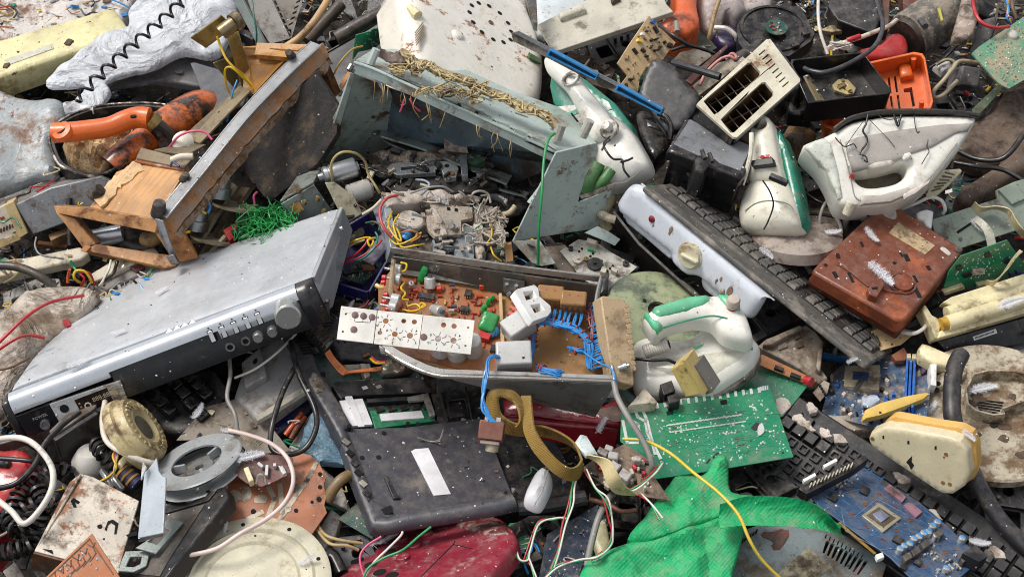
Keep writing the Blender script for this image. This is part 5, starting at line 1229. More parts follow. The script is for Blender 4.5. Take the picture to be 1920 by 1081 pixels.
for q in((720,811),(765,793),(784,794),(679,857),(605,706),(654,804),(818,790),(710,856)):
 x,y=F.p(*q,.001);obj('screw_hole',B().cyl(x,y,.0,.0012 if q[0]>660 else .009,.0035,12),HOLE,T)
obj('rubber_pad',B().slab(F.P([(838,778),(845,775),(868,774),(870,780),(845,785)]),0,.002,.002,step=.003),LB2,T)
for k in range(5):obj('vent',B().prism(F.P([(553+k*3.4,648+k*5),(572+k*3.4,645+k*5),(574+k*3.4,648+k*5),(556+k*3.4,651.5+k*5)]),.007,.0086),HOLE,T)
for k in range(12):obj('rail_tooth',B().prism(F.P([(530+k*2.2,611+k*3.4),(534+k*2.2,610+k*3.4),(535+k*2.2,612.5+k*3.4),(531+k*2.2,613.5+k*3.4)]),.004,.011),LB2,T)
obj('paint_scuff',B().slab(F.P(wob([(574,716),(590,708),(604,722),(606,738),(592,742),(580,728)],4,2)),.0075,.0092,.001,step=.005),mat('a89f90',.8,dirt=.5,speck=0),T)
obj('fan_body',B().slab(F.P([(590,600),(640,585),(720,600),(790,660),(772,692),(640,672),(612,640)]),-.03,.004,.006,step=.008),LB2,T)
obj('fan_rotor',B().lathe([(.0001,.006),(.014,.006),(.03,.0045),(.032,.001)],Matrix.Translation((*F.p(640,618),0)),26),mat('2a2a2c',.4,dirt=.2,speck=.2),T)
for k in range(18):
 a=k*20;x,y=F.p(640,618);obj('fan_blade',B().ob((x+.023*math.cos(R(a)),y+.023*math.sin(R(a)),.0058),(.016,.003,.002),a+20),BLK,T)
obj('heatsink',B().prism(F.P([(563,612),(580,602),(626,640),(612,662)]),-.01,.012),mat('8f8a80',.4,.5,dirt=.4),T,.001)
for k in range(9):
 t=k/8;A_,B_=F.p(564+46*t,613+44*t,.013),F.p(578+46*t,602+38*t,.013)
 obj('fin',B().ob(((A_[0]+B_[0])/2,(A_[1]+B_[1])/2,.012),(.024,.0012,.006),math.degrees(math.atan2(B_[1]-A_[1],B_[0]-A_[0]))),DSTEEL,T)
obj('heat_pipe',B().strip(F.L([(608,662,.09),(618,678,.085),(640,703,.08),(655,700,.08),(715,696,.08)]),F.L([(618,654,.09),(630,672,.085),(648,690,.08),(658,694,.08),(715,687,.08)]),.004,4),COPPER,T,.0008)
obj('heat_block',B().prism(F.P([(640,682),(694,680),(696,688),(645,692)]),-.01,-.001),mat('a59d8c',.4,.4,dirt=.35),T,.001)
obj('heat_block',B().prism(F.P([(652,712),(700,708),(702,715),(655,718)]),-.01,-.001),mat('8d8270',.4,.4,dirt=.35),T,.001)
obj('clamp',B().prism(F.P([(673,686),(684,685),(694,708),(684,713)]),-.006,.006),mat('b5aa98',.4,.4,dirt=.3),T,.001)
obj('foil',B().slab(F.P([(712,690),(722,676),(770,682),(775,694),(750,702),(716,704)]),-.006,.006,.006,step=.005,zf=lambda x,y:.005*nz(x,y,90)),mat('6d6a5e',.35,.3,dirt=.5),T)
for q in((684,727),(710,725)):
 x,y=F.p(*q);obj('strip_slot',B().ob((x,y,.0006),(.008,.006,.0012),8),mat('b8b5ac',.4,speck=0),T)
wire('yellow and red wires under the front edge of the amplifier',[(695,672,.09),(705,680,.1),(722,680,.1)],.0018,WYEL)
wire('red wire next to the yellow one beneath the amplifier',[(697,668,.09),(707,677,.1),(724,677,.1)],.0016,WRED)
F=Fr((1010,812,.08),(1166,832,.08),(1025,752,.09))
T=thing('red_box','glossy dark red metal box wedged under the amplifier','box',F)
RB=mat('7d1320',.25,dirt=.25,dcol='5a3a34',dscale=14,speck=.25,coat=.5)
obj('top',B().slab(F.P([(940,745),(985,735),(1120,762),(1162,742),(1170,790),(1160,796),(1080,790),(1010,782),(945,778)]),-.03,.0,.008,step=.01),RB,T)
obj('front',B().poly3(F.L([(945,776,.085),(1010,782,.085),(1082,790,.085),(1163,794,.085),(1156,832,.05),(1090,832,.05),(1010,815,.05),(950,800,.05)]),.01),RB,T,.003)
obj('dirt_patch',B().slab(F.P(wob([(1120,775),(1150,762),(1166,770),(1166,788),(1140,790)],3,4)),0,.0016,.001,step=.006),mat('5f463e',.8,dirt=.5,speck=.5),T)
ST=mat('8a6d2c',.75,dirt=.3,dcol='5c4320',dscale=30,speck=.2,weave=2400,bump=.5)
A=[(978,742,.17),(981,781,.175),(984,812,.18),(1002,847,.18),(1035,883,.175),(1063,899,.165),(1082,898,.155),(1093,880,.145)]
Bq=[(996,742,.18),(999,781,.19),(1004,806,.195),(1021,834,.195),(1043,860,.19),(1066,876,.185),(1082,873,.175),(1091,861,.165)]
T=thing('webbing_strap','olive brown woven strap looped over the red box','strap',flat(1000,820,.15))
FS=flat(1000,820,.15)
obj('near_band',B().strip(FS.L(A),FS.L(Bq),.003,7,3),ST,T)
A=[(1093,880,.145),(1086,850,.14),(1066,832,.14),(1040,822,.14),(1010,816,.14),(980,816,.14),(950,812,.14),(925,796,.14),(915,772,.145),(913,748,.15),(920,732,.16),(940,728,.165),(960,736,.165)]
Bq=[(1091,861,.165),(1078,832,.165),(1056,814,.165),(1030,802,.165),(1008,797,.165),(985,797,.165),(958,790,.165),(940,776,.165),(935,760,.17),(934,748,.175),(940,742,.18),(950,745,.18),(962,752,.18)]
obj('far_band',B().strip(FS.L(A),FS.L(Bq),.003,7,3),ST,T)
A=[(940,728,.165),(965,735,.17),(985,760,.17),(990,790,.165),(978,812,.15)]
Bq=[(950,745,.18),(962,750,.185),(972,768,.185),(974,788,.18),(966,800,.17)]
obj('loop_band',B().strip(FS.L(A),FS.L(Bq),.003,7,3),ST,T)
F=flat(1010,915,.12)
solo('plastic_shell','smooth translucent white plastic cap lying on the black edge of the laptop','cap',B().slab(F.P([(982,935),(985,920),(993,903),(1003,885),(1015,875),(1026,878),(1035,890),(1036,908),(1030,925),(1020,945),(1012,953),(1000,952),(987,945)]),-.012,.016,.025,step=.005),mat('dcdde0',.28,dirt=.08,dcol='a8a098',speck=.02,bump=.02,trans=.2),F)
wire('thin seam line on the white plastic cap',[(1001,948,.138),(1018,915,.142),(1028,880,.138)],.0008,mat('b0aca6',.5,speck=0),'thread','thread')
# toaster, tub, crate, fan
F=Fr((1378,257,.2),(1500,150,.2),(1308,194,.2))
T=thing('toaster','two slot toaster with a cream top plate and black sides','toaster',F)
CT=mat('d3ccb6',.4,dirt=.25,dcol='8a6a40',dscale=18,speck=.05,rust=.14,rcol='a0713a')
sl=[F.P([(1319,190),(1325,184),(1402,118),(1409,117),(1425,134),(1425,141),(1347,211),(1339,215)]),F.P([(1351,224),(1354,221),(1428,155),(1435,154),(1450,172),(1450,179),(1377,248),(1370,249)])]
vents=[]
for k in range(8):
 cx,cy=1429+44*k/7,98.5+59.5*k/7
 vents.append(F.P([(cx-7,cy+4),(cx+5,cy-6),(cx+7,cy-4),(cx-5,cy+6)]))
obj('top_plate',B().prism(F.P([(1306,196),(1310,191),(1437,74),(1444,73),(1500,148),(1500,153),(1382,257),(1375,257)]),-.006,0,sl+vents),CT,T,.0012)
obj('body',B().prism(F.P([(1312,196),(1442,78),(1496,150),(1379,253)]),-.1,-.085),BLK,T)
for q in([(1308,196),(1442,74)],[(1442,74),(1499,151)],[(1499,151),(1378,256)],[(1378,256),(1308,196)]):
 a,c=F.p(*q[0]),F.p(*q[1]);d=Vector((c[0]-a[0],c[1]-a[1]));mx,my=(a[0]+c[0])/2,(a[1]+c[1])/2
 obj('side',B().ob((mx,my,-.05),(d.length*.97,.004,.085),math.degrees(math.atan2(d.y,d.x))),BLKG,T)
obj('chrome_edge',B().poly3([F.p3(1500,153,-.003),F.p3(1380,259,-.003),F.p3(1381,265,-.012),F.p3(1499,160,-.012)],.002),STEEL,T)
INN=mat('3a2e24',.5,.3,dirt=.5,dcol='7a5a3a',speck=.1)
for s_ in sl:
 cx,cy=np.mean(np.array(s_),0)
 inner=[((x-cx)*1.06+cx,(y-cy)*1.06+cy)for x,y in s_]
 obj('slot_wall',B().prism(inner,-.07,-.007,[[(x,y)for x,y in s_]]),INN,T)
 ax=Vector((s_[4][0]-s_[0][0],s_[4][1]-s_[0][1])).normalized();nn=Vector((-ax.y,ax.x))
 for k in range(6):
  c=Vector((cx,cy))+ax*(-.042+k*.017);a=c-nn*.02;e=c+nn*.02
  obj('guard_wire',B().rod((*a,-.016-.004*(k%2)),(*e,-.022),.0008,5),mat('a99a86',.4,.5,speck=0),T)
 for k in(-1,1):obj('mica_sheet',B().ob((cx,cy,-.05),(.1,.0015,.06),math.degrees(math.atan2(ax.y,ax.x))),INN,T)
F=Fr((1502,162,.15),(1506,150,.15),(1440,72,.17))
solo('toaster_shell','black plastic toaster shell end behind the cream top plate','shell',B().slab(flat(1475,105,.17).P([(1425,78),(1440,66),(1453,66),(1464,78),(1508,140),(1506,152),(1496,158),(1450,92)]),-.07,-.01,.006,step=.008),MBL,flat(1475,105,.17))
F=flat(1370,90,.08)
solo('dark_cover','black lid half hidden behind the toaster','lid',B().slab(F.P([(1362,105),(1425,66),(1445,68),(1440,78),(1400,112),(1372,140)]),-.03,.0,.01,step=.008),BLK,F)
for k,(pts,m_,lab)in enumerate((([(1285,150),(1363,82),(1365,88),(1296,158)],mat('5a2f28',.45,dirt=.3),'maroon metal strip leaning between the black flap and the toaster'),([(1300,160),(1345,118),(1392,105),(1400,112),(1330,165),(1312,178)],mat('a59a86',.5,dirt=.4),'dusty beige plate lying left of the toaster'),([(1262,112),(1275,98),(1320,85),(1335,105),(1310,124),(1280,124)],mat('7d7668',.5,dirt=.5),'grey brown plate behind the arm of the black flap'),([(1290,70),(1320,60),(1345,90),(1325,100),(1296,96)],mat('3d4a35',.5,dirt=.4),'dark green broken board beneath the orange casing'))):
 f=flat(*pts[0],.1-.02*k);solo('plate_scrap',lab,'scrap',B().prism(f.P(pts),-.006,0),m_,f,.001)
wire('pink hose loop between the maroon strip and the toaster',[(1312,160,.14),(1325,135,.15),(1350,112,.16),(1368,106,.165),(1378,112,.16),(1380,106,.15),(1372,101,.15),(1362,112,.14)],.0028,mat('c08078',.5,dirt=.25,speck=0),'hose','hose')
wire('thin black cable arching behind the cream circuit board',[(1236,48,.16),(1262,66,.17),(1290,84,.16),(1310,90,.15),(1335,98,.14)],.003,WBLK)
wire('black cable end curving over the grey brown plate',[(1258,95,.15),(1285,87,.155),(1310,90,.15),(1340,100,.14)],.0028,WBLK)
F=flat(1345,30,.05)
solo('dirty_film','crumpled grey white plastic film behind the orange casing','plastic film',B().slab(F.P([(1305,-30),(1440,-30),(1445,20),(1420,30),(1400,28),(1380,40),(1360,30),(1350,60),(1325,58),(1310,30)]),-.02,.02,.02,step=.009,zf=lambda x,y:.02*nz(x,y,16,3,3)),mat('b5aaa6',.5,dirt=.45,dcol='8a7468',speck=.1),F)
wire('dry tan stem standing before the crumpled film',[(1352,-10,.12),(1340,25,.11),(1332,60,.1),(1330,72,.09)],.004,mat('a68a5e',.7,dirt=.3,speck=0),'stem','stem')
F=flat(1355,60,.05)
T=thing('purple_casing','dark purple casing with a white band behind the fan housing','casing',F)
obj('body',B().slab(F.P([(1336,48),(1360,42),(1380,48),(1385,75),(1370,86),(1345,76)]),-.03,.0,.012,step=.006),mat('34284f',.4,dirt=.25,speck=.1),T)
obj('band',B().tube(F.L([(1340,52,.06),(1362,54,.064),(1378,66,.06),(1382,76,.05)]),.0045,8,5),WW,T)
F=Fr((1390,88,.08),(1530,66,.06),(1380,30,.06))
T=thing('fan_housing','black square fan housing with a round opening and three struts','fan',flat(1455,55,.075))
F=flat(1455,55,.075,-8)
o_m=flat(1455,55,.075).I@F.M
obj('frame',B().prism(F.P([(1382,48),(1395,28),(1450,10),(1500,12),(1528,62),(1520,78),(1480,105),(1400,100),(1385,80)]),-.03,0,[circ(*F.p(1450,54),.055,36)]),MBL,T,.002).matrix_local=o_m
obj('rim',B().lathe([(.055,-.03),(.055,.003),(.06,.003),(.061,0)],Matrix.Translation((*F.p(1450,54),0)),40),BLKG,T).matrix_local=o_m
obj('hub',B().lathe([(.0001,-.008),(.02,-.008),(.022,-.012),(.022,-.03)],Matrix.Translation((*F.p(1450,54),0)),24),MBL,T).matrix_local=o_m
for k in range(4):
 x,y=F.p(1450,54);a=30+90*k
 obj('strut',B().ob((x+.038*math.cos(R(a)),y+.038*math.sin(R(a)),-.02),(.04,.006,.008),a),MBL,T).matrix_local=o_m
for k in range(2):obj('bracket',B().ob((*F.p(1490+20*k,90-22*k),.004),(.014,.01,.012),30),BLK,T,.001).matrix_local=o_m
f=flat(1456,52,.085,-15)
T=thing('round_board','small round green circuit board lying inside the fan housing','circuit board',f)
obj('board',B().cyl(0,0,-.001,.001,.02,22),PCBD,T)
for k in range(9):obj('component',B().ob((random.uniform(-.012,.012),random.uniform(-.012,.012),.002),(.004,.003,.003),k*40),random.choice([WRED,TIN,CHIP,WW]),T)
F=Fr((1560,35,.05),(1640,62,.04),(1600,-20,.06))
solo('black_box','black plastic wedge shaped box at the top edge behind the black tub','box',B().prism(F.P([(1552,12),(1570,38),(1640,64),(1655,20),(1650,-30),(1560,-30)]),-.05,0),BLK,F,.003)
F=flat(1575,55,.03)
solo('cream_bar','dirty cream bar under the black wedge shaped box','bar',B().prism(F.P([(1538,56),(1555,48),(1600,44),(1605,54),(1560,60)]),-.01,.0),mat('b0a27e',.5,dirt=.4),F,.001)
F=flat(1660,85,.08)
solo('red_casing','red plastic casing behind the black tub','casing',B().slab(F.P([(1606,100),(1612,92),(1650,82),(1664,66),(1684,62),(1700,72),(1704,95),(1690,106),(1636,108)]),-.04,.006,.014,step=.006),mat('b32a2a',.4,dirt=.2,dcol='5a2a20',speck=.1,coat=.2),F)
F=flat(1660,20,.04)
solo('rusty_bar','rusty brown upright bar beside the black wedge shaped box','bar',B().prism(F.P([(1652,-30),(1668,-30),(1664,60),(1650,62)]),-.02,.01),mat('5a4238',.6,dirt=.4,rust=.4),F,.001)
F=flat(1715,0,.02)
solo('brown_box','brown painted box behind the grey motor','box',B().prism(F.P([(1692,-30),(1745,-30),(1730,5),(1694,22)]),-.04,.0),mat('6a3a30',.5,dirt=.3),F,.002)
wire('frayed white cable lying across to the grey motor',[(1548,98,.1),(1560,86,.1),(1590,78,.1),(1620,68,.1),(1645,58,.1),(1665,50,.1),(1682,38,.1)],.0042,mat('cfc2b2',.6,dirt=.4,speck=0))
wire('short red length of the frayed cable behind the black tub',[(1588,76,.103),(1600,72,.106),(1612,68,.104)],.0046,WRED)
b=B();fz=flat(1570,88,.09);rr=random.Random(14)
for k in range(16):b.tube(fz.L([(1558+rr.uniform(-8,40),85+rr.uniform(-10,10),.09+rr.uniform(0,.02))for _ in range(3)]),.0014,4,4)
o=obj('frayed_strands',b,WW,None,0,60);o.matrix_world=fz.M;tag(o,'frayed white strands and shreds behind the black tub','wire strands',None,'stuff')
F=flat(1740,50,.09)
T=thing('motor','grey motor drum crusted with pale specks at the top right','motor',F)
a=Vector(F.l(1700,72,.07));c=Vector(F.l(1800,5,.08));d=c-a
M_=Matrix.Translation(a)@d.to_track_quat('Z','Y').to_matrix().to_4x4();L_=d.length
obj('drum',B().lathe([(.001,.002),(.03,.002),(.044,.004),(.046,.01),(.046,L_*.8),(.042,L_),(.001,L_)],M_,32),mat('55524e',.6,.2,dirt=.5,dcol='9a8f80',dscale=40,speck=1.2,scol='b9b0a0',bump=.6),T)
obj('end_plate',B().lathe([(.001,-.004),(.036,-.004),(.04,.002),(.001,.003)],M_,28),mat('2b2622',.6,dirt=.4),T)
obj('stub',B().rod(F.l(1726,38,.13),F.l(1735,50,.135),.006,10),DSTEEL,T)
obj('yellow_label',B().poly3(F.L([(1757,18,.139),(1762,16,.139),(1768,40,.138),(1764,42,.137)]),.003),mat('b0a83c',.5,dirt=.3,speck=0),T)
F=flat(1800,10,.1)
solo('glass_bottle','dark bottle shoulder behind the grey motor','bottle',B().tube(F.L([(1790,-20,.09),(1820,10,.09),(1850,30,.08)]),.024,16,5),BLKG,F)
F=flat(1812,45,.14)
solo('paper_wrapper','crushed dirty brown wrapper leaning on the grey motor','wrapper',B().slab(F.P([(1808,-20),(1832,-20),(1838,20),(1826,62),(1812,76),(1785,75),(1786,62),(1798,20)]),-.012,.004,.01,step=.006,zf=lambda x,y:.01*nz(x,y,40)),mat('97877a',.5,dirt=.45,speck=.2),F)
F=flat(1845,65,.1)
solo('grey_brick','crumbling dark grey block between the wrapper and the mossy green circuit board','block',B().slab(F.P([(1826,75),(1836,38),(1866,34),(1868,50),(1850,95),(1830,105),(1818,98)]),-.03,.006,.01,step=.006,zf=lambda x,y:.006*nz(x,y,60)),mat('5c5b5a',.9,dirt=.3,speck=.5,bump=.8),F)
F=Fr((1796,165,.08),(1836,178,.08),(1806,122,.1))
solo('ceramic_block','dusty grey topped black block under the mossy green circuit board','block',B().prism(F.P([(1798,160),(1806,122),(1842,128),(1834,164)]),-.04,0),mat('6a6866',.7,dirt=.4,dcol='2a2826',speck=.3),F,.003)
wire('beige flat cable looping beside the orange crate',[(1834,118,.12),(1800,115,.13),(1786,130,.13),(1770,150,.12),(1752,170,.11),(1752,182,.1),(1768,178,.1),(1795,152,.1)],.0038,mat('a3947a',.6,dirt=.3,speck=0),'cable','cable')
wire('second beige cable behind the orange crate',[(1755,122,.09),(1775,112,.1),(1790,118,.1),(1778,135,.09)],.003,mat('8f8566',.6,dirt=.3,speck=0),'cable','cable')
F=flat(1770,125,.07)
solo('white_socket','small white plastic plug socket right of the orange crate','plug',B().slab(F.P([(1750,125),(1762,115),(1780,118),(1784,130),(1766,138)]),-.01,.008,.005,step=.005),mat('c9c8c4',.4,dirt=.4),F)
wire('red wire arching over to the mossy green circuit board',[(1822,-20,.16),(1826,15,.17),(1838,40,.17),(1865,52,.165),(1892,50,.15)],.0034,WRED)
wire('thin black cable behind the orange crate to the grey brick',[(1742,128,.08),(1770,110,.09),(1795,85,.1),(1815,70,.1)],.0024,WBLK)
for k,(c_,m_)in enumerate(((0,WBLU),(5,WYEL),(9,mat('8a6aa0',.5,speck=0)))):
 wire(('blue','yellow','mauve')[k]+' wire curl at the upper right corner',[(1885+c_,-5+k*3,.11),(1892-c_*.5,20+c_,.12),(1888+c_,34,.12),(1896,46,.11)],.0018,m_)
wire('brown cord at the upper right corner',[(1900,-20,.12),(1898,10,.13),(1906,36,.12)],.0035,mat('6a5238',.6,dirt=.3,speck=0),'cord','cord')
F=Fr((1890,165,.13),(1965,120,.12),(1823,98,.15))
T=thing('mossy_circuit_board','dirty pale green circuit board crusted with solder at the right edge','circuit board',F)
obj('board',B().prism(F.P([(1822,100),(1835,88),(1925,28),(1990,10),(1990,110),(1892,166),(1872,156)]),-.003,0),mat('5f9878',.5,dirt=.45,dcol='a59a80',dscale=30,speck=.9,voro=.2,vcol='8ab89c',vscale=150),T)
b=B();rr=random.Random(41)
for k in range(230):
 px_,py_=rr.uniform(1828,1925),rr.uniform(30,160)
 if inside(np.array([(px_,py_)]),[(1828,100),(1925,34),(1925,140),(1890,160)])[0]:
  x,y=F.p(px_,py_);b.cyl(x,y,0,rr.uniform(.001,.003),rr.uniform(.001,.0024),6,r2=.0006)
obj('solder_points',b,mat('b5ae98',.5,.3,dirt=.3,speck=0),T)['kind']='stuff'
x,y=F.p(1898,66);obj('pale_lump',B().slab(circ(x,y,.01,12),0,.006,.006,step=.004),mat('c9c4b8',.6,dirt=.3,speck=0),T)
F=Fr((1548,240,.085),(1750,205,.085),(1532,145,.085))
T=thing('orange_crate','bright orange plastic tray with slots in its floor','tray',F)
OC=mat('d8621d',.4,dirt=.15,dcol='8a3c18',speck=.08,coat=.2)
rim=F.P([(1541,226),(1536,150),(1548,134),(1714,97),(1730,100),(1735,108),(1750,190),(1746,202),(1735,207),(1562,243),(1546,238)])
cxy=np.mean(np.array(rim),0);inn=[((x-cxy[0])*.955+cxy[0],(y-cxy[1])*.93+cxy[1])for x,y in rim]
obj('wall',B().prism(rim,-.045,0,[inn]),OC,T,.0015)
fl=lambda pts:F.P(pts,-.035)
slots=[fl([(1664,145),(1668,144),(1672,174),(1668,175)]),fl([(1676,143),(1680,142),(1684,172),(1680,173)]),fl([(1668,180),(1672,179),(1676,206),(1672,207)]),fl([(1681,178),(1685,177),(1689,204),(1685,205)]),fl([(1655,182),(1659,181),(1663,208),(1659,209)]),fl([(1694,166),(1710,163),(1716,198),(1711,200),(1706,172),(1695,173)])]
obj('tray_floor',B().prism(inn,-.045,-.036,slots),OC,T)
obj('raised_block',B().slab(fl([(1684,130),(1706,126),(1712,150),(1688,154)]),-.036,-.02,.005,step=.005),OC,T)
for q in((1713,112),(1728,192),(1560,215)):
 x,y=F.p(*q,-.01);obj('post',B().cyl(x,y,-.036,-.006,.0045,12),OC,T)
F=Fr((1514,192,.16),(1670,173,.16),(1482,112,.165))
T=thing('black_tub','shallow open black plastic tub standing on the orange tray','tub',F)
rim=F.P([(1514,193),(1482,118),(1484,111),(1612,97),(1620,99),(1668,164),(1671,172),(1664,176)])
cxy=np.mean(np.array(rim),0);inn=[((x-cxy[0])*.96+cxy[0],(y-cxy[1])*.93+cxy[1])for x,y in rim]
obj('wall',B().prism(rim,-.05,0,[inn]),mat('1a1717',.3,dirt=.15,dcol='4a3a34',speck=.2,bump=.05),T,.0015)
obj('tub_floor',B().prism(inn,-.05,-.04),mat('1c1c1e',.4,dirt=.15,dcol='6b6259',speck=.8,bump=.1),T)
x,y=F.p(1579,163,-.035)
obj('hex_plate',B().prism(F.P([(1560,160),(1572,149),(1590,150),(1605,166),(1601,176),(1588,178),(1566,170)],-.035),-.04,-.034,[F.P([(1570,160),(1583,155),(1594,166),(1588,172)],-.035)]),mat('c0ae80',.4,.3,dirt=.25,speck=.1),T,.0006)
for q in((1580,151),(1595,172)):obj('rivet',B().cyl(*F.p(*q,-.033),-.035,-.031,.003,10),BRASS,T)
obj('contact',B().ob((*F.p(1578,160,-.03),-.032),(.014,.006,.003),20),BRASS,T)
obj('contact',B().ob((*F.p(1591,166,-.03),-.031),(.007,.008,.005),20),mat('d8bf78',.3,.5,speck=0),T)
F=flat(1500,205,.12)
solo('black_tray','flat black tray poking out left of the black tub','tray',B().slab(F.P([(1470,180),(1500,150),(1530,170),(1522,215),(1480,212)]),-.03,.0,.006,step=.007),mat('1c1c1e',.4,dirt=.15,dcol='6b6259',speck=.8),F)
F=Fr((1533,190,.15),(1546,188,.15),(1508,142,.155))
T=thing('rivet_strip','pale brass strip with rivets along the left of the black tub','strip',F)
obj('strip',B().prism(F.P([(1508,142),(1516,139),(1523,150),(1546,188),(1533,190)]),-.003,0),mat('b8a67c',.4,.4,dirt=.25,speck=.1),T,.0004)
for q in((1513,144),(1523,153),(1533,170)):obj('rivet',B().lathe([(.0001,.004),(.003,.003),(.0042,0)],Matrix.Translation((*F.p(*q),0)),12),DSTEEL,T)
wire('dark grey cable looping across the black tub',[(1638,-20,.16),(1648,20,.17),(1655,48,.18),(1645,80,.19),(1620,103,.19),(1580,125,.185),(1545,136,.18),(1520,133,.175),(1508,128,.17)],.0042,mat('35353a',.4,dirt=.15,speck=.05,bump=0),'cable','cable')
wire('thin white tube standing behind the black tub',[(1536,-20,.12),(1534,20,.13),(1538,60,.12),(1552,102,.1)],.003,WW,'tube','tube')
F=flat(1480,240,.04)
solo('stone_scrap','rough brown grey slab of crumbled filler below the flat black tray','rubble',B().slab(F.P([(1462,260),(1478,235),(1520,238),(1532,252),(1500,272),(1488,262)]),-.03,.006,.01,step=.006,zf=lambda x,y:.008*nz(x,y,50)),mat('7a6a58',.9,dirt=.5,dcol='a8793a',speck=.6,bump=1),F)
F=flat(1500,310,.0)
solo('maroon_shell','dark maroon plastic shell in the shade behind the white iron','shell',B().slab(F.P([(1440,270),(1500,270),(1560,300),(1620,340),(1560,370),(1490,350)]),-.05,-.01,.02,step=.01),mat('3c1c1a',.4,dirt=.3,speck=.3),F)
# irons
IW=mat('e2dfd5',.3,bump=.04,dirt=.2,dcol='8d7a62',dscale=16,speck=.08,coat=.15,var=.04)
IW2=mat('ddd8c6',.33,bump=.04,dirt=.25,dcol='8d7452',dscale=16,speck=.08,rust=.08,rcol='8a4a28',var=.05)
IG=mat('0f7a63',.32,dirt=.2,dcol='7a7a66',speck=.15,coat=.2)
F=Fr((1150,352,.12),(1217,312,.12),(1032,130,.15))
T=thing('green_white_iron','white iron with a dark green soleplate lying between the teal chassis and the black flap','iron',F)
obj('soleplate',B().slab(F.P([(1032,124),(1042,118),(1058,122),(1098,148),(1150,190),(1180,230),(1184,242),(1200,290),(1150,330),(1090,280),(1052,228),(1034,190),(1028,160)]),-.03,0,.01,step=.008),IG,T)
obj('body',B().slab(F.P([(1098,240),(1120,222),(1150,218),(1180,240),(1200,270),(1220,312),(1205,330),(1150,356),(1118,340),(1108,300)]),-.02,.03,.03,step=.007),IW,T)
obj('handle',B().slab(F.P([(1036,128),(1052,124),(1080,134),(1092,148),(1106,170),(1132,200),(1152,222),(1166,250),(1150,275),(1128,282),(1112,255),(1098,225),(1076,188),(1056,168),(1040,150)]),.01,.05,.022,step=.006),IW,T)
obj('handle_socket',B().prism(circ(*F.p(1070,148,.05),.016,18,.012),.046,.053,[circ(*F.p(1070,148,.05),.011,14,.008)]),mat('cfcac0',.5,dirt=.4,dcol='4a4038'),T,.001)
obj('seam_line',B().tube([F.p3(*q,.031)for q in((1128,232),(1118,262),(1116,300),(1136,338),(1170,342),(1205,318))],.001,5,6),mat('8f887a',.6,dirt=.3,speck=0,bump=0),T)
obj('dial',B().lathe([(.0001,.02),(.007,.019),(.009,.014),(.0095,.008),(.015,.006),(.0165,0)],Matrix.Translation((*F.p(1143,243,.04),.04)),24),mat('d6d0c4',.4,dirt=.4),T)
obj('emblem_plate',B().slab(F.P([(1047,200),(1084,196),(1100,222),(1092,232),(1062,240)]),0,.0015,.001,step=.006),IW,T)
EM=mat('17a082',.35,dirt=.1,speck=.05)
obj('emblem_mark',B().prism(F.P([(1056,216),(1082,206),(1086,213),(1060,224)]),.0012,.0028).prism(F.P([(1062,220),(1070,216),(1084,236),(1078,240)]),.0012,.0026),EM,T)
obj('emblem_slider',B().prism(F.P([(1071,214),(1074,213),(1086,228),(1083,230)]),.003,.0042),HOLE,T)
obj('window',B().slab(F.P([(1128,184),(1142,192),(1148,205),(1140,208),(1130,196)]),0,.002,.0015,step=.004),mat('b9c9bd',.35,dirt=.2),T)
for lab,pts in(('black dried wire twisting down the first green and white iron',[(1143,256,.2),(1132,270,.205),(1138,285,.205),(1150,298,.2),(1166,300,.2),(1170,318,.195),(1180,332,.185)]),('black dried wire branch on the first green and white iron',[(1128,282,.2),(1136,268,.205),(1144,262,.205)]),('short black wire twig on the first green and white iron',[(1164,304,.203),(1178,300,.2),(1186,296,.195)])):
 wire(lab,pts,.0018,WBLK)
F=Fr((1400,432,.1),(1490,425,.1),(1415,235,.18))
T=thing('upright_iron','cream iron standing on its heel with the handle up behind the keyboard','iron',F)
obj('soleplate',B().slab(F.P([(1448,236),(1462,246),(1482,300),(1494,350),(1501,395),(1500,420),(1480,425),(1470,350)]),-.05,-.004,.008,step=.007),IG,T)
obj('body',B().slab(F.P([(1398,432),(1384,405),(1390,372),(1400,345),(1420,325),(1455,325),(1476,340),(1490,375),(1498,405),(1496,425),(1470,434)]),-.05,.02,.03,step=.007),IW2,T)
obj('handle',B().slab(F.P([(1410,240),(1420,226),(1438,223),(1450,232),(1458,262),(1468,315),(1472,345),(1430,350),(1410,345),(1408,320),(1414,285)]),-.01,.03,.02,step=.006,holes=[F.P([(1420,243),(1428,238),(1440,238),(1443,243),(1438,248),(1426,249)])]),IW2,T)
obj('lamp',B().slab(F.P([(1437,309),(1440,305),(1455,304),(1458,307),(1455,310),(1441,312)]),.027,.034,.003,step=.004),mat('b3302a',.3,speck=0),T)
obj('seam_line',B().tube([F.p3(*q,.0205)for q in((1396,395),(1420,380),(1450,376),(1480,384),(1493,402))],.001,5,6),mat('8f887a',.6,dirt=.3,speck=0,bump=0),T)
obj('side_rib',B().tube(F.L([(1409,250,.2),(1408,285,.19),(1400,320,.17),(1392,345,.15)]),.004,8,5),IW2,T)
obj('clip',B().prism(F.P([(1424,320),(1465,314),(1468,326),(1427,331)]),.028,.042),CHIP,T,.001)
obj('clip',B().rod(F.l(1444,330,.2),F.l(1476,344,.2),.0065,6),CHIP,T,.001)
wire('thin black lead down the front of the upright cream iron',[(1430,338,.2),(1444,360,.19),(1450,385,.17),(1440,415,.15),(1432,430,.14)],.0013,WBLK)
F=Fr((1600,386,.17),(1735,352,.17),(1566,250,.2))
T=thing('white_iron','large white steam iron lying upside down with an open handle loop','iron',F)
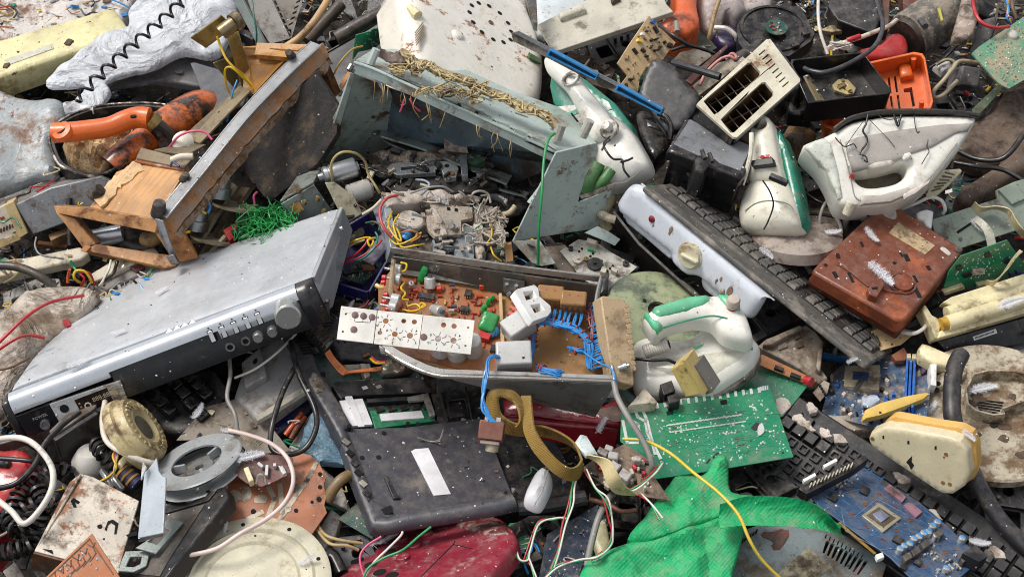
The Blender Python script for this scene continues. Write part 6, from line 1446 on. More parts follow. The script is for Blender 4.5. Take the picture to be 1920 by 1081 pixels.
IO=[(1507,274),(1522,262),(1545,254),(1567,243),(1598,226),(1640,218),(1670,214),(1760,213),(1820,215),(1833,221),(1820,246),(1803,275),(1778,304),(1747,340),(1714,362),(1670,380),(1640,384),(1611,386),(1594,385),(1575,379),(1559,342),(1539,308)]
IH=[(1601,326),(1606,318),(1630,317),(1660,312),(1690,304),(1700,306),(1703,315),(1696,330),(1680,341),(1655,347),(1630,349),(1612,343)]
obj('body',B().slab(F.P(IO),-.075,0,.014,[F.P(IH)],step=.0065),IW,T)
obj('hollow',B().slab(F.P([(1596,322),(1640,308),(1700,298),(1710,318),(1690,345),(1640,355),(1605,350)]),-.072,-.05,.01,step=.01),mat('5a5240',.5,dirt=.4),T)
obj('water_tank',B().slab(F.P([(1583,266),(1605,258),(1670,246),(1760,234),(1822,231),(1815,246),(1790,252),(1747,277),(1706,290),(1680,302),(1640,312),(1599,320),(1590,300)]),-.01,.005,.006,step=.008),mat('a29c94',.22,dirt=.2,dcol='7a6a58',speck=.05,coat=.4),T)
obj('seam_line',B().tube([F.p3(*q,.0008)for q in((1575,262),(1586,300),(1596,340),(1606,372),(1640,378),(1700,364),(1745,332),(1795,268))],.0009,5,6),mat('8f887a',.6,dirt=.3,speck=0,bump=0),T)
obj('dial',B().slab(F.P([(1626,313),(1640,306),(1668,302),(1678,306),(1675,312),(1655,318),(1632,320)]),-.02,.01,.006,step=.005),mat('cfc8bc',.4,dirt=.25),T)
obj('button',B().slab(F.P([(1690,298),(1694,291),(1704,288),(1708,293),(1702,300),(1693,302)]),.003,.011,.004,step=.004),IW,T)
obj('lamp',B().slab(F.P([(1592,332),(1596,325),(1602,326),(1602,334),(1597,336)]),-.004,.006,.004,step=.004),mat('a82a22',.3,speck=0),T)
obj('heel_plate',B().slab(F.P([(1509,275),(1524,265),(1545,258),(1558,268),(1572,320),(1580,370),(1572,372),(1548,318)]),-.02,.004,.006,step=.007),mat('cfd2c6',.35,dirt=.3,dcol='7d6a52'),T)
obj('handle_shadow_panel',B().slab(F.P([(1690,363),(1716,352),(1745,335),(1742,344),(1716,364),(1695,374)]),-.004,.003,.003,step=.005),mat('cfc4bd',.4,dirt=.2),T)  # thin, slightly greyer panel along the lower edge of the handle
obj('grip',B().slab(F.P([(1612,366),(1650,366),(1690,354),(1704,350),(1708,362),(1670,379),(1613,384)]),-.006,.003,.004,step=.006),mat('b5aca2',.45,dirt=.25),T)
obj('cord_stub',B().rod(F.l(1598,378,.17),F.l(1586,402,.15),.0085,14,r2=.0065),mat('d5cdb8',.45,dirt=.3),T,.001)
obj('stub_hole',B().rod(F.l(1586.2,401.5,.1505),F.l(1585.4,403,.15),.0035,10),HOLE,T)
A=[(1564,244),(1580,232),(1600,222),(1640,213),(1680,210),(1740,210),(1800,213),(1836,219)]
sp=F.P(A)
obj('soleplate',B().strip([(x,y,.003)for x,y in sp],[(x-.004,y+.004,-.075)for x,y in sp],.006,5),mat('6b6560',.35,.5,dirt=.4,dcol='1c1714',speck=.2),T)
obj('sole_rim',B().tube([(x,y+.001,.003)for x,y in sp],.0035,8,5),mat('35322f',.4,.3,dirt=.3),T)
hz=.205
for lab,pts,r_ in(('thick black crack of dried glue down the white iron',[(1627,215),(1624,232),(1618,245),(1625,258),(1624,270),(1615,282),(1612,290)],.0028),('black glue blotch trailing from the sole of the white iron',[(1676,215),(1680,228),(1684,236),(1686,228),(1690,216)],.0034),('thin black thread across the tank of the white iron',[(1632,226),(1650,245),(1665,260),(1678,276)],.0009),('thin black thread left on the white iron',[(1617,230),(1602,250),(1590,268),(1584,276)],.0009),('black twig at the lower tank of the white iron',[(1566,258),(1575,268),(1585,275),(1600,270),(1606,278)],.0016),('small black hook on the tank of the white iron',[(1615,290),(1624,294),(1626,304),(1620,300)],.002),('black wire curl near the nose of the white iron',[(1740,262),(1738,275),(1742,284),(1735,296),(1728,308)],.0012),('short black wire tick on the sole side of the white iron',[(1714,216),(1716,236),(1720,248),(1724,246)],.0012),('black thread across the upper side of the white iron',[(1646,214),(1656,222),(1670,224),(1692,220)],.0014)):
 wire(lab,[(*q,.21+.03*(300-q[1])/90)for q in pts],r_*.6,WBLK)
F=Fr((1195,742,.1),(1335,742,.1),(1205,600,.12))
T=thing('green_handled_iron','white iron with a mint green handle grip beside the amplifier','iron',F)
obj('soleplate',B().slab(F.P([(1196,748),(1320,752),(1338,745),(1380,722),(1414,694),(1427,664),(1424,655),(1400,680),(1330,730),(1196,735)]),-.02,-.004,.004,step=.007),mat('8a847a',.4,.4,dirt=.4),T)
obj('body',B().slab(F.P([(1188,690),(1186,655),(1200,640),(1230,634),(1262,642),(1300,636),(1324,606),(1345,596),(1372,590),(1397,600),(1412,635),(1425,655),(1412,688),(1372,718),(1332,740),(1280,742),(1196,744)]),-.015,.02,.022,step=.0065),IW,T)
obj('tank',B().slab(F.P([(1205,690),(1260,668),(1320,660),(1412,654),(1408,684),(1370,712),(1330,732),(1260,730),(1212,708)]),0,.024,.028,step=.007),mat('d8d6c6',.3,dirt=.2,dcol='8a7a60',speck=.15,coat=.2),T)
HF=flat(1300,600,.19)
MH=F.I@HF.M
obj('handle',B().slab(HF.P([(1206,598),(1218,586),(1226,583),(1290,566),(1335,557),(1368,562),(1388,578),(1402,600),(1412,640),(1385,640),(1356,630),(1338,610),(1320,603),(1290,604),(1250,616),(1232,629),(1218,620)]),-.022,.014,.018,step=.006),IW,T).matrix_local=MH
GG=mat('5cb489',.42,dirt=.28,dcol='6f7a5c',dscale=40,speck=.2)
obj('grip',B().slab(HF.P([(1221,590),(1226,584),(1290,566),(1326,562),(1334,566),(1334,573),(1318,584),(1270,597),(1236,606),(1224,602)]),.0,.018,.009,step=.005),GG,T).matrix_local=MH
obj('grip_end',B().slab(HF.P([(1206,596),(1212,590),(1222,606),(1240,613),(1242,620),(1232,628),(1222,620)]),-.01,.016,.008,step=.005),GG,T).matrix_local=MH
obj('thumb_rest',B().slab(HF.P([(1344,562),(1356,558),(1368,566),(1386,578),(1386,592),(1376,594),(1360,588),(1348,574)]),.0,.018,.008,step=.005),GG,T).matrix_local=MH
x,y=HF.p(1374,570,.02)
obj('spray_button',B().lathe([(.0001,.022),(.008,.021),(.0098,.018),(.0098,.006),(.008,.005),(.008,-.004)],Matrix.Translation((x,y,.012)),20),mat('b5a79a',.5,dirt=.4),T).matrix_local=MH
obj('red_ring',B().cyl(x,y,.013,.019,.0086,20),mat('7a1f1c',.3,speck=0),T).matrix_local=MH
obj('small_button',B().slab(HF.P(circ(1352,561,5,12,4)),.01,.024,.005,step=.003),mat('b5a79a',.5,dirt=.3),T).matrix_local=MH
obj('seam_line',B().tube(HF.L([(1244,614,.205),(1290,600,.206),(1340,592,.206),(1380,605,.2),(1402,628,.195),(1410,655,.17)]),.0014,6,6),mat('2f8f6c',.4,speck=0),T).matrix_local=MH
obj('green_clip',B().tube(F.L([(1302,655,.14),(1318,648,.142),(1325,634,.142),(1322,625,.14)]),.004,8,5),GG,T)
sp=F.L([(1210,659,.15),(1232,652,.157),(1254,645,.163)])
obj('cord_guard',B().tube(sp,.0075,12,4),mat('a39a90',.6,dirt=.4),T)
hx=helix(sp,0,.0085,11,per=14)
obj('guard_spring',B().tube(hx,.0022,6,0),mat('c4beb4',.5,dirt=.3,speck=0),T)
obj('guard_hole',B().rod(sp[-1],Vector(sp[-1])+(Vector(sp[-1])-Vector(sp[0])).normalized()*.001,.0062,12),HOLE,T)
wire('black cable stub from the heel of the green handled iron',[(1190,672,.15),(1225,675,.155),(1250,674,.155),(1266,680,.15)],.0026,WBLK)
# round plate, heater, keyboard, battery box
f=flat(1234,580,.075,0,(-2,8))
T=thing('round_plate','large dull green round plate with a hole in the middle under the green handled iron','plate',f)
obj('disc',B().lathe([(.016,-.004),(.016,.0),(.03,.002),(.06,.0005),(.078,-.002),(.082,-.006),(.078,-.009),(.016,-.007)],Matrix.Scale(1.0,4),56,True),mat('98a07c',.4,dirt=.4,dcol='4d5a4a',dscale=20,speck=.05,coat=.2,var=.15),T)
obj('hole_floor',B().cyl(0,0,-.012,-.009,.02,24),mat('2a1c18',.5,speck=.1),T)
obj('small_hole',B().cyl(-.021,.014,0,.0026,.003,12),HOLE,T)
F=Fr((1160,402,.12),(1398,598,.1),(1186,350,.14))
T=thing('heater_panel','long blue white enamelled heater panel with a cream dial and a red lamp','heater',F)
HE=mat('d3d8e0',.28,dirt=.18,dcol='7d6450',dscale=16,speck=.03,rust=.08,rcol='6a4c38',coat=.3,var=.03)
obj('casing',B().slab(F.P([(1152,392),(1164,365),(1178,350),(1196,354),(1212,364),(1425,552),(1428,562),(1408,596),(1400,599),(1386,592),(1318,530),(1300,520),(1284,518),(1268,506),(1256,492),(1253,476),(1240,466),(1180,418)]),-.016,0,.012,step=.007),HE,T)
obj('recess',B().slab(F.P([(1154,395),(1180,418),(1238,466),(1252,478),(1254,494),(1244,490),(1200,452),(1160,420)]),-.03,-.012,.006,step=.007),HE,T)
obj('recess',B().slab(F.P([(1304,522),(1320,532),(1384,592),(1396,600),(1386,604),(1350,580),(1306,545)]),-.03,-.012,.006,step=.007),HE,T)
obj('side',B().poly3(F.L([(1152,395,.11),(1200,455,.1),(1310,555,.08),(1300,575,.0),(1180,480,.0),(1148,420,.03)]),.004),mat('2b2724',.5,dirt=.3),T)
x,y=F.p(1294,479)
obj('dial',B().lathe([(.0001,.006),(.0185,.006),(.0195,.004),(.0195,.002),(.022,.0015),(.0225,-.002)],Matrix.Translation((x,y,0)),36),mat('d5cfb2',.4,dirt=.3,dcol='8a6a42',speck=.05),T)
a,c=F.p(1278,476,.008),F.p(1308,492,.008)
d=Vector((c[0]-a[0],c[1]-a[1]))
obj('dial_grip',B().ob(((a[0]+c[0])/2,(a[1]+c[1])/2,.008),(d.length*1.05,.006,.007),math.degrees(math.atan2(d.y,d.x))),mat('d5cfb2',.4,dirt=.2,speck=.05),T,.002)
x,y=F.p(1222,411);obj('red_lamp',B().lathe([(.0001,.004),(.004,.003),(.0062,0),(.0068,-.002)],Matrix.Translation((x,y,0)),18),mat('7a1218',.2,speck=0,dirt=.05,coat=.5),T)
for k,(px_,py_,r_)in enumerate(((1258,430,6),(1256,436,4),(1368,545,9),(1352,523,4),(1225,422,3),(1343,527,4))):
 x,y=F.p(px_,py_);obj('mud_spot',B().slab(wob(circ(x,y,r_*.0005,9,r_*.0011,.6),.0006,k),-.0005,.0012,.001,step=.003),mat('8d7664',.8,dirt=.3,speck=0),T)
obj('pipe_stub',B().tube(F.L([(1124,400,.1),(1140,408,.11),(1154,412,.11)]),.007,10,4),mat('b0a48e',.5,dirt=.45),T)
F=flat(1138,385,.09)
solo('cream_elbow','curved cream pipe elbow between the teal chassis and the heater panel','pipe',B().tube(F.L([(1146,366,.09),(1138,390,.09),(1128,408,.08),(1140,428,.06)]),.0085,12,5),CREAM,F)
F=Fr((1207,348,.19),(1626,684,.15),(1222,296,.115),.02)
T=thing('dusty_keyboard','dusty grey computer keyboard leaning against the heater panel','keyboard',F)
KB=mat('55534f',.65,dirt=.4,dcol='8a8278',dscale=24,speck=.9,bump=.2)
KE=mat('4b4a48',.65,dirt=.4,dcol='857d73',speck=.8,bump=.2)
obj('case',B().prism(rrect(0,0,F.lx,F.ly,.006),-.009,0),KB,T,.003)
k0=.42*F.ly;kh=F.ly*.55/5
kn=22;kw=(F.lx-.03)/kn
obj('key_well',B().box(.012,k0-.003,.0003,F.lx-.012,F.ly-.004,.0012),mat('201f1e',.7,dirt=.3,dcol='6a6058',speck=.5),T)
kme=make_mesh('key',B().loft([[(-kw*.46,-kh*.45,0),(kw*.46,-kh*.45,0),(kw*.46,kh*.45,0),(-kw*.46,kh*.45,0)],[(-kw*.38,-kh*.36,.005),(kw*.38,-kh*.36,.005),(kw*.38,kh*.4,.005),(-kw*.38,kh*.4,.005)]]))
kme.materials.append(KE)
for j in range(5):
 for i in range(kn):
  if i in(14,18):continue
  o_=obj('key',kme,None,T);o_.location=(.015+(i+.5)*kw,k0+(j+.5)*kh,.001)
F=Fr((1254,279,.19),(1393,332,.18),(1290,219,.19))
T=thing('battery_box','black plastic box with a grey dusty lid and a clamp on its front','box',F)
obj('box',B().prism(F.P([(1262,276),(1391,326),(1414,278),(1294,226)]),-.085,-.012),BLKG,T,.003)
obj('lid',B().slab(F.P([(1252,280),(1256,270),(1286,222),(1294,218),(1414,270),(1419,276),(1396,328),(1388,332),(1262,284)]),-.02,0,.006,step=.008),BLKG,T)
obj('lid_top',B().prism(F.P([(1263,271),(1293,225),(1409,275),(1388,321),(1348,306),(1342,300),(1318,292),(1310,293)]),-.001,.0015),mat('7d8084',.5,dirt=.35,dcol='4a4a4c',dscale=30,speck=.6),T,.0008)
obj('clamp',B().slab(F.P([(1302,300),(1308,292),(1320,292),(1332,300),(1330,312),(1318,326),(1302,318)]),-.05,.004,.008,step=.006),BLK,T)
for q in((1316,282,1322,298),(1330,288,1336,304)):
 obj('clamp_fin',B().rod(F.l(q[0],q[1],.205),F.l(q[2],q[3],.205),.0035,8),BLK,T)
x,y,z=F.l(1300,322,.15)
obj('rusty_ring',B().lathe([(.006,.004),(.011,.003),(.012,-.004),(.006,-.004)],Matrix.Translation((x,y,z))@Matrix.Rotation(R(60),4,'X'),16,True),mat('5a2f22',.6,dirt=.4,speck=.1),T)
obj('lower_edge',B().tube(F.L([(1252,286,.17),(1268,290,.165),(1296,300,.165)]),.005,8,4).tube(F.L([(1330,318,.165),(1360,330,.16),(1394,342,.155)]),.005,8,4),BLKG,T)
F=flat(1350,372,.07)
T=thing('broken_works','broken cream and orange plastic works under the black battery box','mechanism',F)
rr=random.Random(17)
for k in range(14):
 obj('fragment',B().ob((*F.p(rr.uniform(1300,1372),rr.uniform(345,390)),rr.uniform(-.02,.012)),(rr.uniform(.008,.025),rr.uniform(.004,.012),.006),rr.uniform(0,180),rr.uniform(-30,30)),rr.choice([CREAM,CREAM,mat('9aa08a',.4,speck=0),CHIP]),T,.0006)
obj('orange_part',B().rod(F.l(1345,378,.09),F.l(1360,384,.09),.006,10),WORG,T)
F=flat(1205,325,.12)
T=thing('edge_connector','small black connector with orange and yellow parts at the head of the keyboard','connector',F)
obj('block',B().prism(F.P([(1192,330),(1196,310),(1211,318),(1208,340)]),-.01,.004),CHIP,T,.001)
obj('orange_part',B().ob((*F.p(1205,322,.005),.006),(.008,.006,.005),20),WORG,T)
obj('yellow_part',B().slab(F.P([(1192,342),(1202,335),(1208,342),(1204,352),(1194,348)]),-.008,.004,.004,step=.004),WYEL,T)
F=flat(1490,440,.09)
T=thing('scale_base','dirty beige round plastic base beneath the upright cream iron','base',F)
DB=mat('a3968c',.55,dirt=.45,dcol='6a5c52',dscale=20,speck=.1)
f2=flat(1494,440,.085,2,(-24,0));MM=F.I@f2 .M
obj('plate',B().lathe([(.001,.012),(.03,.012),(.06,.006),(.072,0),(.073,-.018),(.001,-.018)],MM,40),DB,T)
obj('knob',B().lathe([(.001,.024),(.013,.024),(.014,.01),(.001,.01)],MM@Matrix.Translation((-.015,.02,0)),20),mat('4a443f',.6,dirt=.5),T)
obj('slot',B().ob((.052,-.05,-.009),(.012,.012,.016),0),CHIP,T).matrix_local=MM
F=Fr((1536,494,.13),(1690,600,.11),(1661,374,.12))
T=thing('brown_phone_base','upturned reddish brown phone base with a blank label plate','phone base',F)
BR=mat('6f3a26',.42,dirt=.3,dcol='a8562a',dscale=12,speck=.7,rust=.0,var=.12)
BR2=mat('582a1a',.45,dirt=.3,dcol='8a4520',speck=.4)
obj('body',B().prism(F.P([(1524,505),(1536,492),(1655,378),(1662,374),(1800,462),(1807,470),(1700,596),(1690,602),(1682,600),(1528,512)]),-.03,0),BR,T,.004)
obj('skirt',B().prism(F.P([(1520,506),(1660,372),(1810,470),(1690,610)],-.012),-.05,-.03),BR2,T,.005)
obj('label_plate',B().prism(F.P([(1684,417),(1753,461),(1734,478),(1666,437)]),0,.0012),mat('b39a74',.6,dirt=.5,dcol='6d5a42',dscale=60,speck=.2),T)
obj('raised_door',B().prism(F.P([(1571,492),(1598,462),(1664,510),(1660,520),(1627,540)]),0,.003),BR,T,.0012)
obj('disc_knob',B().lathe([(.0001,.004),(.0005,.004),(.0155,.0045),(.0165,0)],Matrix.Translation((*F.p(1692,532),0)),28),BR,T)
obj('knob_ring',B().lathe([(.018,.0),(.018,.002),(.021,.002),(.021,0)],Matrix.Translation((*F.p(1692,532),0)),28,True),BR2,T)
obj('hook_box',B().prism(F.P([(1622,552),(1640,530),(1653,534),(1654,545),(1640,568),(1626,562)]),0,.014),BR,T,.0015)
obj('hook_slot',B().ob((*F.p(1640,540,.014),.0142),(.009,.004,.001),55),HOLE,T)
for k,(px_,py_,w_,h_,a)in enumerate(((1616,458,.010,.004,-32),(1700,483,.014,.007,-35),(1689,476,.012,.003,-30),(1741,502,.009,.006,-30),(1716,523,.013,.005,-32),(1677,493,.005,.005,0),(1571,480,.01,.006,-40),(1566,515,.012,.006,-30),(1548,497,.005,.005,0),(1720,548,.02,.006,-32),(1625,402,.008,.004,0),(1595,520,.02,.004,-32))):
 obj('slot',B().ob((*F.p(px_,py_),.0002),(w_,h_,.0012),a),HOLE,T)
obj('inner_ridge',B().tube([F.p3(*q,.001)for q in((1570,494),(1600,512),(1640,535),(1680,548),(1705,538),(1712,525),(1700,512))],.0022,6,5),BR,T)
obj('pale_stain',B().slab(F.P(wob([(1647,385),(1660,380),(1680,396),(1678,410),(1662,408),(1650,398)],2,1)),0,.0012,.001,step=.005),mat('b9aca0',.8,dirt=.3,speck=0),T)
obj('pale_stain',B().slab(F.P(wob([(1762,466),(1770,464),(1782,474),(1776,478)],1,2)),0,.0012,.001,step=.004),mat('c9c0b8',.8,dirt=.2,speck=0),T)
x,y=F.p(1797,469);obj('rubber_foot',B().cyl(x,y,0,.003,.006,16),RUB,T,.001)
obj('side_window',B().poly3(F.L([(1616,578,.09),(1680,612,.082),(1680,622,.072),(1614,588,.08)]),.002),mat('2f3038',.3,dirt=.3),T)
obj('side_clip',B().poly3(F.L([(1615,574,.094),(1635,584,.092),(1633,594,.082),(1614,584,.084)]),.004),mat('6d665c',.5,dirt=.5),T)
# right edge
def plate(name,lab,cat,pts,h,m,th=.006,z0=None,bev=.001,holes=()):
 """flat cut sheet lying on the heap; returns its frame and object"""
 f=Fr(*h)if isinstance(h,tuple)else flat(*np.mean(np.array(pts),0),h)
 return f,solo(name,lab,cat,B().prism(f.P(pts),-th,0,[f.P(q)for q in holes]),m,f,bev)
def lump(name,lab,cat,pts,h,m,z0=-.03,z1=.005,Rd=.012,step=.008,amp=0,fs=40):
 f=flat(*np.mean(np.array(pts),0),h)
 return f,solo(name,lab,cat,B().slab(f.P(pts),z0,z1,Rd,step=step,zf=(lambda x,y:amp*nz(x,y,fs))if amp else None),m,f)
def parts(T,f,name,L,m,z0=0,z1=.003,bev=.0005):
 for q in L:obj(name,B().prism(f.P(q,z1),z0,z1),m,T,bev)
def sq(x,y,w,h,a=0):
 c,s=math.cos(R(a)),math.sin(R(a))
 return[(x+c*p-s*q,y+s*p+c*q)for p,q in((-w,-h),(w,-h),(w,h),(-w,h))]
def dots(T,f,poly,n,m,r=(.0008,.0018),h=.0012,seed=1,name='solder_points'):
 rr=random.Random(seed);P=np.array(poly);lo,hi=P.min(0),P.max(0);b=B();k=0
 while k<n:
  q=(rr.uniform(lo[0],hi[0]),rr.uniform(lo[1],hi[1]))
  if inside(np.array([q]),poly)[0]:
   x,y=f.p(*q);b.cyl(x,y,0,h,rr.uniform(*r),7,r2=r[0]*.6)
  k+=1
 obj(name,b,m,T)['kind']='stuff'
def lines(T,f,L,m,w=.0009,z=.0006,name='traces'):
 b=B()
 for l in L:
  for(a,c)in zip(l,l[1:]):
   p,q=Vector(f.p(*a)),Vector(f.p(*c));d=q-p
   b.ob(((p.x+q.x)/2,(p.y+q.y)/2,z),(d.length+w,w,.0008),math.degrees(math.atan2(d.y,d.x)))
 obj(name,b,m,T)['kind']='stuff'
def board(lab,pts,h,m,name='circuit_board'):
 f=Fr(*h)if isinstance(h,tuple)else flat(*np.mean(np.array(pts),0),h)
 T=thing(name,lab,'circuit board',f)
 obj('board',B().prism(f.P(pts),-.002,0),m,T,.0004)
 return T,f
FAB=mat('6f5c4c',.85,dirt=.5,dcol='3a2c24',dscale=14,speck=.1,bump=.8,streak=.4,var=.25)
lump('bark_sheet','brown stained curled sheet behind the nose of the white iron','sheet',[(1790,290),(1815,240),(1850,205),(1890,170),(1960,150),(1960,260),(1900,300),(1850,310),(1812,300)],.05,FAB,-.03,.01,.02,.01,.015,16)
lump('bark_sheet','brown leathery strip below the black cables at the right edge','sheet',[(1795,360),(1830,330),(1870,310),(1890,280),(1960,240),(1960,310),(1910,330),(1870,350),(1820,385),(1800,380)],.06,FAB,-.03,.01,.02,.01,.015,16)
lump('teal_netting','dark teal net cloth between the brown sheets at the right edge','netting',[(1770,380),(1800,300),(1900,270),(1960,250),(1960,360),(1850,360),(1790,400)],.015,mat('12353a',.8,dirt=.3,speck=.2,weave=1500),-.03,.0,.01,.012,.01,20)
wire('black cable sweeping below the nose of the white iron',[(1795,283,.09),(1830,298,.1),(1870,300,.11),(1895,285,.12),(1925,245,.13),(1960,210,.13)],.0045,WBLK)
wire('second black cable crossing the brown sheets to the right edge',[(1790,305,.09),(1830,312,.1),(1880,318,.1),(1930,345,.1)],.004,WBLK)
T,f=board('glassy green broken board behind the nose of the white iron',[(1822,205),(1880,150),(1885,160),(1850,200),(1830,220)],.07,mat('5a6e58',.3,dirt=.4,speck=.5));dots(T,f,[(1830,200),(1878,156),(1850,200)],20,TIN)
f,_=plate('comb_strip','cream toothed plastic comb tucked under the nose of the white iron','comb',[(1736,368),(1742,352),(1768,318),(1800,316),(1804,320),(1780,345),(1755,366)],.1,CREAM)
for k in range(6):obj('groove',B().prism(f.P([(1746+k*5,357-k*7),(1764+k*5,352-k*5),(1765+k*5,354-k*5),(1747+k*5,359.5-k*7)]),0,.001),mat('5a5040',.6,speck=0),_)
wire('pale looped cable under the large white iron',[(1690,392,.1),(1720,380,.11),(1745,370,.12),(1765,376,.12),(1772,392,.11),(1768,400,.1)],.003,WW)
for k,pts in enumerate(([(1562,365,.1),(1545,385,.1),(1537,410,.09),(1538,430,.08)],[(1560,372,.09),(1562,395,.08),(1575,420,.08),(1578,438,.07)],[(1500,355,.07),(1530,375,.08),(1570,395,.08),(1580,430,.07)],[(1500,400,.07),(1540,402,.07),(1580,410,.07)])):
 wire(('pale cable hanging left of the white iron cord stub','short pale cable below the white iron cord stub','thin black cable below the upright cream iron','flat black cable above the dirty round base')[k],pts,.0028,(WGRY,WW,WBLK,WBLK)[k])
lump('beige_casing','dusty beige casing in the shade below the large white iron','casing',[(1490,355),(1540,350),(1600,390),(1590,430),(1530,440),(1500,410)],.02,mat('8f8468',.5,dirt=.5),-.03,0,.01)
lump('black_casing','black casing with keys showing above the brown phone base','casing',[(1600,395),(1680,375),(1760,380),(1790,420),(1720,420),(1620,420)],.03,BLK,-.03,0,.008)
PF=mat('8f9a8c',.45,dirt=.3,speck=.2)
F,_=plate('printer_plate','flat grey green printer frame plate at the right edge','plate',[(1745,412),(1870,372),(1868,356),(1903,340),(1960,325),(1960,415),(1880,440),(1800,466),(1762,462)],((1765,465,.075),(1925,425,.075),(1745,409,.08)),PF)
obj('step',B().prism(F.P([(1870,358),(1904,341),(1925,372),(1895,385)]),0,.006),PF,_,.001)
obj('slot',B().ob((*F.p(1808,427,0),.0003),(.03,.004,.001),18),HOLE,_)
for q in((1800,448),(1905,350),(1760,440)):obj('screw',B().cyl(*F.p(*q),0,.002,.003,8),DSTEEL,_)
CB=mat('c2b18a',.5,dirt=.3,speck=.1)
def ribbon(lab,A,Bq,m=CB,th=.0015):
 f=flat(*A[0]);o=solo('ribbon_cable',lab,'ribbon cable',B().strip(f.L(A),f.L(Bq),th,6),m,f,group=None);return o
ribbon('long beige ribbon cable curling over the grey green printer plate',[(1822,386,.1),(1835,398,.1),(1862,392,.1),(1885,398,.11),(1895,415,.11),(1912,440,.1),(1940,450,.09)],[(1828,378,.115),(1842,388,.115),(1868,386,.12),(1893,392,.125),(1904,410,.125),(1920,430,.12),(1945,440,.1)])
ribbon('short white ribbon cable dipping from the printer plate to the green board below',[(1820,412,.085),(1838,425,.1),(1848,442,.1),(1852,464,.09)],[(1832,404,.09),(1850,418,.11),(1862,436,.115),(1868,456,.1)],mat('c9c6b6',.45,dirt=.25))
ribbon('folded beige ribbon cable standing on the right green board',[(1846,533,.1),(1862,535,.11),(1880,512,.13),(1898,485,.14),(1912,468,.13)],[(1850,525,.115),(1866,525,.13),(1888,505,.15),(1906,482,.155),(1918,472,.14)])
lump('white_latch','small white plastic latch above the brown phone base','latch',[(1718,400),(1735,395),(1750,398),(1746,430),(1736,428),(1730,415),(1720,412)],.11,WHT,-.01,.006,.005,.005)
T,F=board('green circuit board crusted with solder right of the brown phone base',[(1770,536),(1780,508),(1802,480),(1889,450),(1926,503),(1915,515),(1830,538),(1773,553)],((1772,552,.07),(1916,514,.07),(1802,480,.08)),PCBG)
dots(T,F,[(1778,534),(1805,484),(1886,455),(1900,485),(1860,515)],150,TIN,seed=5)
parts(T,F,'chip',[sq(1853,479,6,4,-15),sq(1814,516,8,4,-15),sq(1800,503,6,3,-20),sq(1889,490,6,4,-40)],CHIP)
parts(T,F,'pale_lump',[sq(1836,510,11,5,-5)],DST,0,.004)
parts(T,F,'connector',[sq(1790,545,20,3,-18),sq(1852,535,18,4,-12)],CREAM,0,.008)
parts(T,F,'blue_capacitor',[sq(1897,516,3,4),sq(1911,513,4,4)],mat('22307a',.4,speck=0),-.01,.004)
F=Fr((1758,634,.09),(1926,582,.09),(1730,577,.09))
T=thing('roller_frame','cream plastic roller frame with ribs above the black printer bar','frame',F)
parts(T,F,'end_plate',[[(1728,578),(1735,570),(1748,590),(1766,600),(1760,634),(1755,634),(1740,600)]],CREAM,-.03,.0,.002)
parts(T,F,'rail',[[(1758,634),(1762,620),(1960,560),(1960,576)],[(1768,566),(1784,556),(1960,500),(1960,520),(1790,574)]],CREAM,-.02,.002,.002)
parts(T,F,'dark_gap',[[(1745,580),(1960,515),(1960,565),(1765,625)]],HOLE,-.04,-.025)
for A_,C_,r_ in(((1775,588,.1),(1960,533,.1),.011),((1775,606,.1),(1960,550,.1),.012),((1800,572,.1),(1960,526,.1),.007)):obj('roller',B().rod(F.l(*A_),F.l(*C_),r_,16),CREAM,T)
for k in range(6):obj('rib',B().prism(F.P([(1782+k*26,590-k*8),(1786+k*26,589-k*8),(1794+k*26,618-k*8),(1790+k*26,619-k*8)]),-.02,.006),CREAM,T,.0008)
obj('yellow_roller',B().rod(F.l(1764,608,.1),F.l(1780,604,.1),.01,14),mat('c99a2c',.5,dirt=.2,speck=.1),T)
F,_=plate('printer_bar','black printer bar with a white barcode sticker below the cream roller frame','printer bar',[(1758,640),(1960,585),(1960,640),(1775,662)],((1760,655,.06),(1920,610,.06),(1757,638,.07)),BLK,.03)
obj('sticker',B().prism(F.P([(1824,631),(1867,616),(1870,624),(1827,638)],.001),0,.001),PAPER,_)
rr=random.Random(2)
for k in range(16):
 t=k/16;obj('barcode_bar',B().prism(F.P([(1828+36*t,632-12.5*t),(1829+36*t+rr.random(),631.6-12.5*t),(1830.4+36*t,634.5-12.5*t),(1829.4+36*t,635-12.5*t)],.0015),.0011,.0015),INK,_)
wire('white cable loop between the brown phone base and the roller frame',[(1690,622,.08),(1712,625,.09),(1730,617,.09),(1738,606,.08)],.0032,WW)
plate('grey_cover','grey flat cover lying under the black printer bar','cover',[(1800,656),(1960,620),(1960,690),(1870,670)],.03,GREY)
T,f=board('cream comb connector board under the end of the dusty keyboard',[(1620,625),(1660,610),(1720,620),(1690,645),(1640,660)],.06,PCBT,'connector_board');parts(T,f,'dark_slot',[sq(1634,628,2,9,-25),sq(1640,632,2,9,-25),sq(1646,636,2,9,-25)],CHIP,0,.006);dots(T,f,[(1650,640),(1690,625),(1700,632),(1660,655)],14,BLK)
plate('brown_block','broken reddish brown chip of plastic beside the blue motherboard','block',[(1672,665),(1695,650),(1702,662),(1698,675),(1680,676)],.06,mat('8a5238',.6,dirt=.3,streak=.3),.01)
DC=mat('a89c8c',.55,dirt=.5,dcol='6a5a4c',dscale=18,speck=.2)
F,_=plate('dusty_casing','dusty beige broken casing with square cut outs below the keyboard','casing',[(1420,648),(1437,634),(1511,607),(1530,620),(1545,640),(1540,690),(1553,708),(1536,718),(1500,690),(1460,668)],.07,DC,.02,bev=.003)
